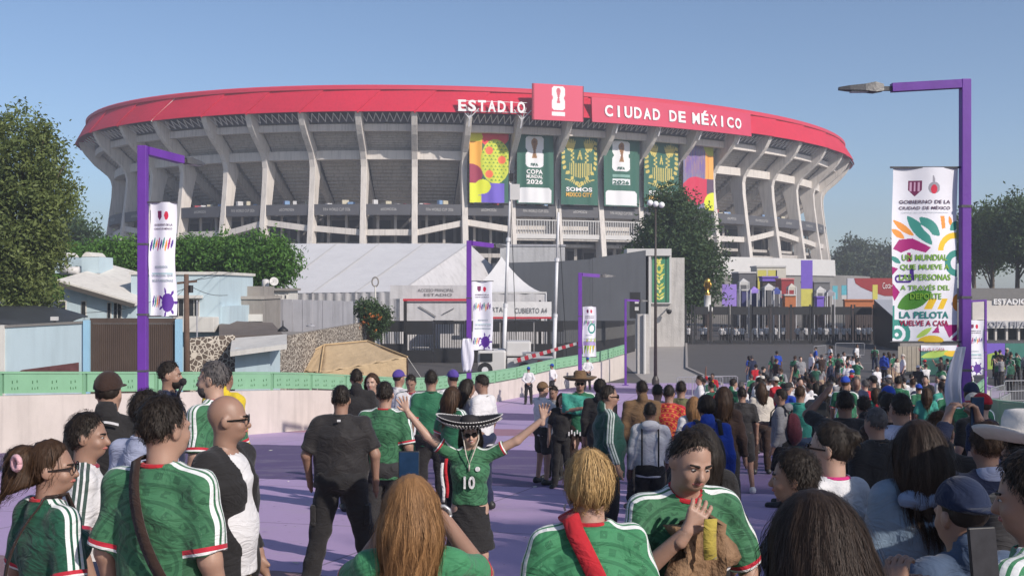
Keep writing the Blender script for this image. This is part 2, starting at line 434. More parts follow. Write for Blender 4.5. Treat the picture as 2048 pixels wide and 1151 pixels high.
WHT = M('white_paint', (0.54, 0.53, 0.52), 0.55, 0.06, 1.0, 0.1, 10, coords='W')
LEDGE = M('slate_ledge', (0.085, 0.085, 0.095), 0.7, 0.15, 0.4, 0.1, coords='W')
STEEL = M('white_steel', (0.66, 0.66, 0.68), 0.4, 0.08, 2.0, 0.0, coords='W')
GAP_POLE = M('dark_truss', (0.10, 0.10, 0.11), 0.6, 0.2, 1.0, 0, coords='W')

st = empty('stadium', (ECX, ECY, 0), 0, 'huge oval concrete stadium with curved columns and a sloping red roof rim', 'stadium')
SO = Vector((ECX, ECY, 0))
def S3(t, r, z): return P3(t, r, z) - SO
def strip(mb, t0, t1, prof, n=6):
    """closed profile [(r,z)] swept from t0 to t1"""
    k = len(prof); base = len(mb.v)
    for i in range(n + 1):
        t = t0 + (t1 - t0) * i / n
        for (r, z) in prof: mb.v.append(tuple(S3(t, r, z)))
    for i in range(n):
        for j in range(k):
            a = base + i * k + j; b = base + i * k + (j + 1) % k; mb.f.append((a, b, b + k, a + k))
    mb.f.append(tuple(base + j for j in range(k))); mb.f.append(tuple(base + n * k + j for j in reversed(range(k))))
    return mb
# columns
outer = [(0.3, 38.4), (-0.1, 37.2), (-0.9, 35.8), (-2.3, 34.2), (-4.1, 32.7), (-5.6, 31.4), (-6.5, 30.0), (-6.85, 28.6), (-6.7, 26), (-6.0, 20.5), (-5.2, 15), (-4.3, 8.2)]
inner = [(-6.9, 8.2), (-7.7, 15), (-8.5, 20.5), (-9.5, 25.5), (-10.6, 28.4), (-8.4, 32.2), (-5.6, 34.6), (-4.2, 36.0), (-3.6, 38.4)]
for t in TC:
    mb = MB(); c = S3(t, 0, 0); tan = (S3(t + 0.001, 0, 0) - S3(t - 0.001, 0, 0)).normalized(); w = 0.58
    prof = outer + inner
    m_ = MB(); no, ni = len(outer), len(inner)
    # web as quads between matching outer and inner points
    oi = [Vector(S3(t, r, z)) for r, z in outer]
    def inner_at(z):
        pts = sorted(inner, key=lambda p: p[1])
        for a, b in zip(pts, pts[1:]):
            if a[1] <= z <= b[1] + 1e-6: return a[0] + (b[0] - a[0]) * (z - a[1]) / (b[1] - a[1])
        return pts[-1][0]
    ii = [Vector(S3(t, inner_at(z), z)) for r, z in outer]
    for sgn in (-1, 1): m_.v += [tuple(p + tan * w * sgn) for p in oi] + [tuple(p + tan * w * sgn) for p in ii]
    k = no
    for i in range(k - 1):
        m_.f += [(i, i + 1, k + i + 1, k + i), (2 * k + i, 3 * k + i, 3 * k + i + 1, 2 * k + i + 1), (i, 2 * k + i, 2 * k + i + 1, i + 1), (k + i, k + i + 1, 3 * k + i + 1, 3 * k + i)]
    m_.f += [(0, k, 3 * k, 2 * k), (k - 1, 3 * k - 1, 4 * k - 1, 2 * k - 1)]
    co = m_.build('column', CONC, st); bevel(co, 0.08, 1)
    r_ = MB()
    a, b = S3(t, -8.2, 29.2), S3(t, -21.5, 20.6)
    r_.beam(a, b, 0.9, 1.5); r_.build('raker_beam', CONC2, st)
# bays
GAP = 0.6 / 95.0
roof_seams = []
for i in range(NB):
    t0, t1 = TC[i] + SG * GAP, TC[i + 1] - SG * GAP
    # stepped underside of the upper stand
    sb = MB(); prof = []
    n1 = 9; r0, z0, r1_, z1 = -4.4, 36.0, -8.6, 32.4
    for k in range(n1):
        ra = r0 + (r1_ - r0) * k / n1; rb = r0 + (r1_ - r0) * (k + 1) / n1; za = z0 + (z1 - z0) * k / n1; zb = z0 + (z1 - z0) * (k + 1) / n1
        prof += [(ra, za), (ra, zb + .16), (ra - 0.36, zb + .2)]
    prof += [(r1_, z1)]
    n2 = 16; r0, z0, r1_, z1 = -9.4, 31.0, -22.5, 21.0
    for k in range(n2):
        ra = r0 + (r1_ - r0) * k / n2; rb = r0 + (r1_ - r0) * (k + 1) / n2; za = z0 + (z1 - z0) * k / n2; zb = z0 + (z1 - z0) * (k + 1) / n2
        prof += [(ra, za), (ra, zb + .22), (ra - 0.5, zb + .26), (rb - .02, zb)]
    prof += [(r1_, z1), (r1_ - 2, z1), (-8, 37.0), (-4.2, 37.0)]
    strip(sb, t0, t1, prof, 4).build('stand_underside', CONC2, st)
    strip(MB(), t0, t1, [(-3.2, 35.0), (-3.2, 36.3), (-4.3, 36.3), (-4.3, 35.0)], 4).build('ring_beam', CONC, st)
    strip(MB(), t0, t1, [(-7.3, 30.1), (-7.3, 31.8), (-9.3, 31.8), (-9.3, 30.1)], 4).build('ring_beam', CONC, st)
    strip(MB(), t0, t1, [(-3.2, 36.6), (-3.2, 38.6), (-3.6, 38.6), (-3.6, 36.6)], 3).build('shadow_gap_panel', GAP_POLE, st)  # dark panel, its colour paints in the shade under the roof edge
    # light zigzag truss under the roof edge
    tr = MB()
    for k in range(7):
        ta = t0 + (t1 - t0) * k / 7; tb = t0 + (t1 - t0) * (k + 1) / 7; tm = (ta + tb) / 2
        tr.beam(S3(ta, -0.7, 38.0), S3(tm, -2.8, 36.7), .13); tr.beam(S3(tm, -2.8, 36.7), S3(tb, -0.7, 38.0), .13)
    tag(tr.build('roof_truss', STEEL, st), kind='stuff')
    # slab, ledge with lettering band
    strip(MB(), t0, t1, [(-6.9, 19.7), (-6.9, 20.1), (-24, 20.1), (-24, 19.7)], 4).build('concourse_slab', CONC2, st)
    lf = strip(MB(), t0, t1, [(-6.2, 19.3), (-6.2, 21.4), (-6.55, 21.4), (-6.55, 19.3)], 4).build('ledge', LEDGE, st)
    txt = 'FIFA WORLD CUP 2026' if i % 2 else '#SOMOS26'
    tm = (t0 + t1) / 2; dl = (S3(t1, -6.2, 0) - S3(t0, -6.2, 0)).length
    lettering(txt, lambda u, v, w, tm=tm, t0=t0, t1=t1, dl=dl: S3(tm + (t1 - t0) * u / dl, -6.15, 20.1 + v), 5.2 if i % 2 else 3.0, 0.55, WHT, lf)
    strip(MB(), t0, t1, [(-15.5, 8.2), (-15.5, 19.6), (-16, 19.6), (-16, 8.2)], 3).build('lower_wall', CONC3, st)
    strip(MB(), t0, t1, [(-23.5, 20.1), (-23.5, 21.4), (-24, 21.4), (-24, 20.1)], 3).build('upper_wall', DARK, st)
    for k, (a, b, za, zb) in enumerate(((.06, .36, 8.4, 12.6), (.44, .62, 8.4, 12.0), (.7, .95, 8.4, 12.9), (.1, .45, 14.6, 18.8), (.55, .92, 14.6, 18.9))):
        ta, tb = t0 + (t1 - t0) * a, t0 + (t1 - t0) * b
        strip(MB(), ta, tb, [(-15.3, za), (-15.3, zb), (-15.45, zb), (-15.45, za)], 2).build('dark_opening', DARK, st)  # solid sheet on the wall, shade of an opening put into its colour
    strip(MB(), t0, t1, [(-8, 13.4), (-8, 14.0), (-15.4, 14.0), (-15.4, 13.4)], 3).build('middle_slab', CONC2, st)
    for a in (.22, .63):
        ta = t0 + (t1 - t0) * a; MB().beam(S3(ta, -9.5, 14), S3(ta, -9.5, 19.7), .5).build('inner_pier', CONC2, st); MB().beam(S3(ta, -10.5, 8.2), S3(ta, -10.5, 13.4), .6).build('inner_pier', CONC2, st)
    # sloping access ramps seen between the columns
    px_mid = 1024 + F * P3(tm, -6, 0).x / P3(tm, -6, 0).y
    za, zb = {0: (17.4, 16.2), 1: (16.2, 15.4), 2: (15.4, 15.4), 3: (15.4, 17.2)}[i % 4]
    if not (1010 < px_mid < 1290):
        rm = MB(); base = 0
        for k in range(5):
            t = t0 + (t1 - t0) * k / 4; z = za + (zb - za) * k / 4
            rm.v += [tuple(S3(t, -6.3, z)), tuple(S3(t, -6.3, z + 1.15)), tuple(S3(t, -6.6, z + 1.15)), tuple(S3(t, -6.6, z + .2)), tuple(S3(t, -9, z + .2)), tuple(S3(t, -9, z))]
        for k in range(4):
            for j in range(6): a = k * 6 + j; b = k * 6 + (j + 1) % 6; rm.f.append((a, b, b + 6, a + 6))
        rm.f += [(0, 1, 2, 3, 4, 5), (29, 28, 27, 26, 25, 24)]
        rm.build('access_ramp', CONC, st)
        z2 = 11.2 + (i % 3) * .5
        strip(MB(), t0, t1, [(-6.6, z2), (-6.6, z2 + .8), (-6.9, z2 + .8), (-6.9, z2)], 3).build('low_ramp_edge', CONC2, st)
    else:
        strip(MB(), t0, t1, [(-5.7, 15.0), (-5.7, 15.9), (-6.1, 15.9), (-6.1, 15.0)], 3).build('balcony_edge', WHT, st)
        strip(MB(), t0, t1, [(-5.7, 18.5), (-5.7, 18.7), (-5.9, 18.7), (-5.9, 18.5)], 3).build('handrail', WHT, st)
        bars = MB()
        for k in range(15):
            t = t0 + (t1 - t0) * (k + .5) / 15; bars.beam(S3(t, -5.8, 15.9), S3(t, -5.8, 18.5), .16, .1)
        tag(bars.build('balcony_railing', WHT, st), kind='stuff')
        strip(MB(), t0, t1, [(-5.9, 14.6), (-5.9, 15.0), (-12, 15.0), (-12, 14.6)], 3).build('balcony_floor', CONC2, st)
        strip(MB(), t0, t1, [(-8.6, 15.0), (-8.6, 19.6), (-8.8, 19.6), (-8.8, 15.0)], 3).build('balcony_wall', CONC, st)
    # things stored along the concourse edge
    if random.random() < 0.8:
        for k in range(random.randint(3, 6)):
            a = random.uniform(.1, .9); t = t0 + (t1 - t0) * a; h = random.uniform(.4, 1.3)
            bb = MB(); c = S3(t, -7.6 - random.random(), 21.4 + h / 2 - .6); bb.box(c, (random.uniform(.5, 1.6), .6, h + .6), random.random()); bb.build('stored_panel', M('stored_' + str(k % 4), [(.55, .55, .56), (.18, .3, .5), (.5, .46, .35), (.4, .06, .08)][k % 4], .7), st)
# roof rim: slanted overlapping red panels, lip, top sheet
slant = 0.36 * DT
for i in range(-1, NB + 1):
    ta = TC[0] + (i) * 0 if False else (TC[i] if 0 <= i <= NB else (TC[0] - DT if i < 0 else TC[-1]))
    tb = TC[i + 1] if 0 <= i + 1 <= NB else (TC[0] if i < 0 else TC[-1] + DT)
    n = 8; rows_ = []
    for j, (r, z) in enumerate(((0.75, 38.0), (0.3, 38.9), (-0.7, 40.6), (-1.6, 42.1), (-1.75, 42.5))):
        sh = slant * (z - 38.0) / 4.5
        rows_.append([S3(ta + (tb - ta) * k / n + sh, r + 0.30 * (k / n), z) for k in range(n + 1)])
    o = MB().grid(rows_).build('roof_panel', ROOF, st); solidify(o, 0.14, 0)
    sm = MB(); sm.beam(rows_[0][0] + Vector((0, 0, -.1)), rows_[4][0] + Vector((0, 0, .1)), .22, .3)
    px = 1024 + F * (rows_[2][0].x + ECX) / (rows_[2][0].y + ECY)
    sm.build('roof_seam', WHT if 300 < px < 370 else ROOF, st)
T_ALL0, T_ALL1 = TC[0] - 2 * DT, TC[0] - 2 * DT + SG * 2 * math.pi
strip(MB(), TC[0] - 1.2 * DT, TC[-1] + 1.4 * DT, [(-1.2, 42.5), (-1.2, 43.1), (-1.6, 43.4), (-3.2, 43.4), (-3.2, 42.5)], 120).build('roof_lip', ROOF2, st)
strip(MB(), T_ALL0, T_ALL1, [(-3.2, 42.5), (-3.2, 43.2), (-34, 40.6), (-34, 40.0)], 160).build('roof_sheet', CONC2, st)
strip(MB(), TC[-1] + DT, T_ALL1 + (TC[0] - DT * 0.5 - (TC[0] - 2 * DT)), [(0.6, 37.8), (-1.6, 42.6), (-2.2, 42.6), (-0.2, 37.8)], 90).build('rear_roof_rim', ROOF, st)
strip(MB(), T_ALL0, T_ALL1, [(-24.2, 6), (-24.2, 22), (-24.8, 22), (-24.8, 6)], 140).build('inner_wall', CONC3, st)
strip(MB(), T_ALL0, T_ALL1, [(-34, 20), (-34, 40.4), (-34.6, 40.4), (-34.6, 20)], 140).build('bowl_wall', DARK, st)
strip(MB(), T_ALL0, T_ALL1, [(6, -0.5), (5, 8.2), (-25, 8.2), (-25, -0.5)], 140).build('podium', CONC3, st)
ta, tb = t_of_px(1385, 5), t_of_px(1668, 5)
strip(MB(), ta, tb, [(5.4, 8.0), (5.2, 11.6), (4.6, 11.6), (4.6, 8.0)], 30).build('podium_parapet', WHT, st)
ta, tb = t_of_px(560, 5), t_of_px(1385, 5)
strip(MB(), ta, tb, [(5.4, 8.0), (5.2, 9.2), (4.6, 9.2), (4.6, 8.0)], 40).build('podium_parapet', CONC2, st)

# --- sign: ESTADIO letters
tS = t_of_px(983, 1.2); 
def along(t, r, s):   # move s metres to the right along the outline
    e = 1e-4; l = (P3(t + e, r, 0) - P3(t - e, r, 0)).length / (2 * e)
    x = (P3(t + e, r, 0) - P3(t, r, 0)).x
    return t + s / l * (1 if x > 0 else -1)
sg = empty('roof_sign', P3(tS, 1.4, 38), 0, 'white ESTADIO letters standing on the red roof edge', 'sign')
o0 = Vector(sg.location)
LW = M('white_letters', (0.78, 0.77, 0.77), 0.5, 0.04, 1, 0, coords='W')
for j, ch in enumerate('ESTADIO'):
    lettering(ch, lambda u, v, w, j=j: P3(along(tS, 1.3, -5.6 + j * 1.87 + u), 1.35 + w, 38.15 + v) - o0, 1.5 if ch != 'I' else 0.45, 2.15, LW, sg, 'letter', 0.03, 0.25)
bk = MB()
for z in (38.3, 40.2): bk.beam(P3(along(tS, 1.2, -6.6), 1.2, z) - o0, P3(along(tS, 1.2, 6.9), 1.2, z) - o0, .09)
for k in range(8): bk.beam(P3(along(tS, 1.2, -6 + k * 1.75), 1.2, 38.2) - o0, P3(along(tS, 1.2, -6 + k * 1.75), -0.4, 39.2) - o0, .08)
bk.build('letter_frame', STEEL, sg)
# --- sign: billboard with the emblem
tB = t_of_px(1117, 2.6)
bb = empty('roof_billboard', P3(tB, 2.6, 37.0), 0, 'square red roof billboard with the white trophy emblem', 'sign')
o0 = Vector(bb.location)
def emblem(p, cx, cy, w, white, dark, gold):
    """tall white 2-over-6 block with the cup in front; w = width, height 1.7 w, cy = bottom"""
    h = w * 1.75
    p.rrect(cx - w / 2, cy + h * .52, cx + w / 2, cy + h, w * .2, white); p.rrect(cx - w / 2, cy, cx + w / 2, cy + h * .50, w * .2, white)
    p.rrect(cx - w * .42, cy + h * .40, cx + w * .42, cy + h * .62, w * .1, white)
    bgc = p.C[0, 0].copy()
    p.ell(cx, cy + h * .80, w * .17, w * .24, gold); p.ell(cx, cy + h * .80, w * .08, w * .13, dark)
    p.poly([(cx - w * .17, cy + h * .78), (cx + w * .17, cy + h * .78), (cx + w * .06, cy + h * .52), (cx + w * .14, cy + h * .30), (cx - w * .14, cy + h * .30), (cx - w * .05, cy + h * .52)], gold)
    p.leaf(cx - w * .02, cy + h * .3, cx + w * .02, cy + h * .78, w * .035, dark)
pp = Paint(90, 62, 0.69, (0.64, 0.07, 0.13))
emblem(pp, .5, .2, .26, (.78, .77, .77), (.55, .1, .15), (.6, .12, .16)); pp.rect(.37, .09, .63, .17, (.78, .77, .77))
bw, bh = 9.9, 6.8
pp.build('panel', lambda u, v: tuple(np.moveaxis(np.array([[list(P3(along(tB, 2.6, (a - .5) * bw), 2.6, 36.9 + b * bh) - o0) for a, b in zip(ra, rb)] for ra, rb in zip(u, v)]), -1, 0)), bb, None, 0)
fr = MB()
for s in (-1, 1): fr.beam(P3(along(tB, 2.3, s * bw / 2), 2.35, 36.9) - o0, P3(along(tB, 2.3, s * bw / 2), 2.35, 43.7) - o0, .5, .4)
strip_pts = [(P3(along(tB, 2.2, -bw / 2), 2.3, z) - o0, P3(along(tB, 2.2, bw / 2), 2.3, z) - o0) for z in (37.1, 40.3, 43.5)]
for a, b in strip_pts: fr.beam(a, b, .4, .4)
for s in (-.3, .3): fr.beam(P3(along(tB, 2.3, s * bw), 2.2, 38) - o0, P3(along(tB, 0, s * bw), -0.4, 39.5) - o0, .3)
fr.build('frame', M('dark_red_frame', (0.25, 0.02, 0.04), .6), bb)
# --- sign: CIUDAD DE MEXICO
ta, tb = t_of_px(1184, 1.4), t_of_px(1502, 1.4)
cs = empty('roof_sign', P3(ta, 1.4, 37.3), 0, 'long curved red roof sign reading CIUDAD DE MÉXICO', 'sign'); o0 = Vector(cs.location)
m_ = MB(); n = 24
for k in range(n + 1):
    t = ta + (tb - ta) * k / n
    for r, z in ((1.55, 37.2), (1.25, 42.0), (0.75, 42.0), (1.0, 37.2)): m_.v.append(tuple(P3(t, r, z) - o0))
for k in range(n):
    for j in range(4): a = k * 4 + j; b = k * 4 + (j + 1) % 4; m_.f.append((a, b, b + 4, a + 4))
m_.f += [(0, 1, 2, 3), (4 * n + 3, 4 * n + 2, 4 * n + 1, 4 * n)]
m_.build('panel', PINK, cs)
def px_t(px): return t_of_px(px, 1.4)
for word, x0, x1 in (('CIUDAD', 1207, 1321), ('DE', 1336, 1372), ('MÉXICO', 1382, 1483)):
    a, b = px_t(x0), px_t(x1); w = (P3(b, 1.5, 0) - P3(a, 1.5, 0)).length
    nl = len(word); 
    for j, ch in enumerate(word):
        c = a + (b - a) * ((j + .5) / nl); cw = w / nl * (.8 if ch != 'I' else .22)
        lettering(ch, lambda u, v, wd, c=c: P3(along(c, 1.5, u), 1.62 - (v + 1.2) * .0625 + wd, 38.4 + v) - o0, cw, 2.25 if ch != 'É' else 2.9, LW, cs, 'letter', 0.03, 0.1)
# white steel trees at the column heads below the signs
for i, px in enumerate((929, 1024, 1200, 1279, 1355, 1428)):
    t = t_of_px(px, -6.7); tan = (S3(t + .001, 0, 0) - S3(t - .001, 0, 0)).normalized(); m_ = MB(); b0 = S3(t, -0.3, 35.6); b1 = S3(t, 0.5, 37.0)
    m_.beam(b0, b1, .3)
    for s, l in ((-1.7, 2.6), (-.7, 3.2), (.7, 3.2), (1.7, 2.6)) if i < 2 else ((-1.0, 1.3), (0, 1.6), (1.0, 1.3)): m_.beam(b1, b1 + tan * s + Vector((0, 0, l * .7)) + (S3(t, 1, 0) - S3(t, 0, 0)) * .7, .16)
    m_.build('branching_support', STEEL, st)

# --- six hanging banners
GB = lin(38, 92, 76); GOLD = lin(196, 180, 96)
def ban_pt(t0, t1, z0, z1, r, seed):
    def fn(u, v):
        sag = 0.10 * np.sin(u * 21 + seed) * (0.5 + v * 0.5) + 0.13 * np.sin(u * 9 + 3 * v + seed * 2)
        t = t0 + (t1 - t0) * u; x, y = ell_pt(t, r + sag); return x - o0.x, y - o0.y, z0 + (z1 - z0) * v - o0.z
    return fn
def paint_fruit(p):
    p.C[:] = GB
    p.ell(.62, 1.95, .42, .42, lin(215, 60, 70)); p.rect(.0, 1.35, .32, 2.0, lin(236, 170, 60)); p.ell(.16, 1.82, .17, .2, lin(215, 215, 40))
    p.rect(.0, .75, .32, 1.7, lin(236, 172, 64)); 
    m = (((p.U - .66) / .38) ** 2 + ((p.V - 1.15) / .62) ** 2 < 1); p.put(m, lin(196, 205, 60))
    for a in range(14):
        for b in range(8):
            x = .3 + b * .105 + (.05 if a % 2 else 0); y = .52 + a * .095
            if ((x - .66) / .36) ** 2 + ((y - 1.15) / .6) ** 2 < 1: p.poly([(x - .035, y), (x + .035, y), (x, y + .055)], lin(95, 140, 40))
    for x, y in ((.5, 1.45), (.83, 1.2), (.5, .8)): p.ell(x, y, .1, .11, lin(236, 110, 70))
    p.ell(.03, .78, .3, .3, lin(150, 40, 70)); p.rect(0, 0, .34, .55, lin(214, 220, 40)); p.rect(.3, 0, .9, .55, lin(105, 85, 190)); p.ell(.34, .45, .2, .2, lin(214, 220, 40)); p.ell(.3, .12, .16, .1, lin(105, 85, 190)); p.rect(0, 0, .3, .2, lin(214, 220, 40))
def paint_cup(copa):
    def f(p):
        p.C[:] = GB; emblem(p, .48, 1.02, .5, (.74, .74, .76), lin(120, 80, 50), lin(150, 110, 70)); p.rrect(.04, .03, .94, .46, .12, (.72, .72, .74)); p.rect(.04, .03, .94, .2, (.72, .72, .74))
        if not copa: p.rect(.24, .62, .72, .8, (.7, .72, .74)); p.rect(.24, .84, .72, .92, lin(120, 160, 150))
    return f
def paint_skull(p):
    p.C[:] = GB
    for k in range(11):
        x = .22 + k * .057; p.rect(x, .86 - .10 * (1 - abs(k - 5) / 5), x + .03, 1.18, GOLD)
    for s in (-1, 1):
        for j in range(9):
            a = j / 8; x = .5 + s * (.44 - .18 * max(0, (1 - a) - .45)); y = .62 + a * 1.15; x -= s * max(0, .5 - a * 1.6) * .55; p.ell(x, y, .045, .06, GOLD, s * .7)
        for j in range(7): p.leaf(.5 + s * (.18 + .02 * j), 1.52, .5 + s * (.1 + .055 * j), 1.92 - .02 * abs(j - 3), .02, GOLD)
        for j in range(6): p.ell(.5 + s * (.16 + .05 * (j % 2)), 1.22 + j * .06, .03, .035, GOLD)
        for j in range(5): p.leaf(.5 + s * (.12 + .05 * j), .72 - .0 * j, .5 + s * (.16 + .06 * j), .60 + .03 * j, .018, GOLD)
    p.poly([(.43, 1.28), (.57, 1.28), (.5, 1.58)], GOLD); p.poly([(.47, 1.28), (.53, 1.28), (.5, 1.40)], GB)
    p.leaf(.5, .5, .5, .64, .02, GOLD); p.leaf(.5, .5, .42, .6, .02, GOLD); p.leaf(.5, .5, .58, .6, .02, GOLD)
def paint_flower(p):
    p.C[:] = lin(122, 118, 150)
    for k in range(30):
        x = .05 + .022 * k; p.leaf(x, .9 + .05 * (k % 3), x + .02, 1.7 + .1 * (k % 4), .012, lin(98, 82, 160) if k % 2 else lin(150, 120, 130))
    p.rect(.7, .8, 1, 1.95, lin(228, 165, 80)); p.rect(.8, .8, .84, 1.95, lin(200, 130, 50)); p.ell(.92, 1.95, .28, .28, lin(170, 175, 45)); p.ell(.42, .58, .46, .42, lin(200, 40, 75)); p.rect(.4, .6, 1, .95, lin(200, 40, 75)); p.rect(.75, .5, 1.0, .95, lin(90, 70, 90)); p.ell(.98, .22, .3, .33, lin(214, 220, 40)); p.poly([(0, 0), (.55, 0), (0, .35)], GB)
BN = [(939, 1017, paint_fruit, 'leftmost stadium banner printed with a spiky yellow fruit and coloured shapes', 1),
      (1034, 1107, paint_cup(True), 'green stadium banner with white cup emblem reading COPA', 2),
      (1122, 1196, paint_skull, 'green stadium banner with gold patterned face, left of the two', 3),
      (1208, 1279, paint_cup(False), 'green stadium banner with white cup emblem, right of the two', 4),
      (1289, 1356, paint_skull, 'green stadium banner with gold patterned face, partly behind the dark tree', 5),
      (1366, 1427, paint_flower, 'rightmost stadium banner with purple, orange, red and yellow shapes', 6)]
for (x0, x1, pf, lab, sd) in BN:
    ta, tb = t_of_px(x0, -5.0), t_of_px(x1, -5.0)
    z0, z1 = 21.7, 35.6
    wdt = (P3(tb, -5, 0) - P3(ta, -5, 0)).length; asp = (z1 - z0) / wdt
    root = empty('hanging_banner', P3((ta + tb) / 2, -5, z0), 0, lab, 'banner', 'banners hung on the stadium front'); o0 = Vector(root.location)
    p = Paint(66, 128, 2.0, GB); pf(p); fn = ban_pt(ta, tb, z0, z1, -5.0, sd)
    p.build('cloth', fn, root)
    rp = MB()
    for z in (z0, z1): rp.tube([P3(ta + (tb - ta) * k / 6, -5.05, z) - o0 for k in range(7)], .07, 6)
    rp.build('pole', GAP_POLE, root)
    def tx(s, cu, v0, w, h, mat):
        def g(u, v, q):
            x, y, z = fn(np.array(cu + u), np.array((v0 + v) / 2.0)); d = Vector((float(x) + o0.x, float(y) + o0.y, 0)); e = d.normalized() * -.12
            return Vector((float(x) + e.x, float(y) + e.y, float(z)))
        lettering(s, g, w, h, mat, root, 'printed_text', 0.03)
    TG = M('text_green', GB, .7, .05); TY = M('text_orange', lin(220, 170, 70), .7, .05)
    if sd == 2:
        tx('COPA', .48, .83, .46, .13, LW); tx('MUNDIAL', .48, .71, .46, .1, LW); tx('2026', .48, .55, .46, .13, LW); tx('FIFA', .48, 1.06, .2, .08, TG)
    if sd == 4: tx('FIFA', .48, 1.06, .2, .08, TG); tx('2026', .48, .64, .44, .11, TG)
    if sd in (3, 5): tx('SOMOS', .48, .38, .7, .12, LW); tx('MEXICO CITY', .48, .23, .7, .12, TY)
# ================================================================== TREES
def leafmat(name, col, col2):
    if name in MATS: return MATS[name]
    m, n, b = newmat(name); a = n.nodes.new('ShaderNodeAttribute'); a.attribute_name = 'Col'
    sep = n.nodes.new('ShaderNodeSeparateColor'); n.links.new(a.outputs['Color'], sep.inputs[0])
    c = mixc(n, sep.outputs[0], col, col2)
    n.links.new(c, b.inputs['Base Color']); b.inputs['Roughness'].default_value = 0.6; b.inputs['Specular IOR Level'].default_value = 0.25
    tr = n.nodes.new('ShaderNodeBsdfTranslucent'); n.links.new(mixc(n, 0.5, c, (0.25, 0.3, 0.05)), tr.inputs['Color'])
    mx = n.nodes.new('ShaderNodeMixShader'); mx.inputs[0].default_value = 0.22
    n.links.new(b.outputs[0], mx.inputs[1]); n.links.new(tr.outputs[0], mx.inputs[2]); n.links.new(mx.outputs[0], n.nodes['Material Output'].inputs['Surface'])
    MATS[name] = m; return m
def leaves(centers, sig, per, size, seed, droop=0.0):
    rg = np.random.default_rng(seed); C = np.repeat(np.asarray(centers), per, 0); n = len(C)
    P = C + rg.normal(size=(n, 3)) * np.asarray(sig); cl = np.repeat(rg.random(len(centers)), per)
    a = rg.normal(size=(n, 3)); a /= np.linalg.norm(a, axis=1)[:, None]; a[:, 2] -= droop; a /= np.linalg.norm(a, axis=1)[:, None]
    q = rg.normal(size=(n, 3)); b = np.cross(a, q); b /= np.linalg.norm(b, axis=1)[:, None]
    s = size * (0.6 + 0.8 * rg.random(n))[:, None]
    V = np.stack([P - a * s, P + b * s * .42 - a * s * .1, P + a * s, P - b * s * .42 - a * s * .1], 1).reshape(-1, 3)
    Fq = np.arange(n * 4).reshape(-1, 4)
    col = np.clip(0.55 * cl + 0.45 * rg.random(n), 0, 1)
    return V, Fq, col
BARK = M('bark', (0.13, 0.10, 0.075), 0.95, 0.3, 3, 0.8, 12, dist=0.05)
def tree(label, base, blobs, nclump, per, leaf, mat, trunk_r=0.25, seed=1, sig=0.45, name='leafy_tree', cat='tree', group=None, droop=0.1, fork=0.45, branches=9):
    root = empty(name, base, 0, label, cat, group); rg = np.random.default_rng(seed)
    cs = []; vol = np.array([b[3] * b[4] * b[5] for b in blobs]) ** .72; vol = vol / vol.sum()
    for b, w in zip(blobs, vol):
        k = max(2, int(nclump * w)); d = rg.normal(size=(k, 3)); d /= np.linalg.norm(d, axis=1)[:, None]; r = rg.random((k, 1)) ** 0.42
        cs.append(np.array(b[:3]) + d * r * np.array(b[3:6]))
    cs = np.concatenate(cs); V, Fq, col = leaves(cs, sig, per, leaf, seed + 5, droop)
    me = npmesh('crown', V, Fq, False); ca = me.color_attributes.new('Col', 'FLOAT_COLOR', 'POINT')
    c4 = np.ones((len(V), 4), np.float32); c4[:, :3] = np.repeat(col, 4)[:, None]; ca.data.foreach_set('color', c4.ravel())
    tag(link('crown', me, mat, root), kind='stuff')
    # trunk with limbs reaching the clumps
    top = np.array(blobs[0][:3]); h = top[2]
    t = MB(); t.tube([(0, 0, -.1), (0.05 * h * rg.normal() * .3, 0.0, h * .25), (top[0] * .35, top[1] * .35, h * fork), (top[0] * .8, top[1] * .8, h * .85), tuple(top)], [trunk_r * 1.35, trunk_r, trunk_r * .85, trunk_r * .45, trunk_r * .15], 9)
    t.build('trunk', BARK, root, True)
    for k in rg.choice(len(cs), min(branches, len(cs)), False):
        e = cs[k]; f = rg.uniform(fork * .75, .8); s = np.array([top[0] * f * .8, top[1] * f * .8, h * f]); mid = (s + e) / 2 + np.array([0, 0, -.06 * np.linalg.norm(e - s)])
        b = MB(); b.tube([tuple(s), tuple(mid), tuple(e)], [trunk_r * .42, trunk_r * .25, trunk_r * .06], 6); b.build('limb', BARK, root, True)
    return root
LG = leafmat('leaf_olive', (0.05, 0.08, 0.022), (0.19, 0.23, 0.075))
LF = leafmat('leaf_fresh', (0.03, 0.085, 0.016), (0.12, 0.26, 0.045))
LD = leafmat('leaf_dark', (0.022, 0.048, 0.02), (0.085, 0.14, 0.055))
LX = leafmat('leaf_far', (0.03, 0.05, 0.03), (0.075, 0.10, 0.06))

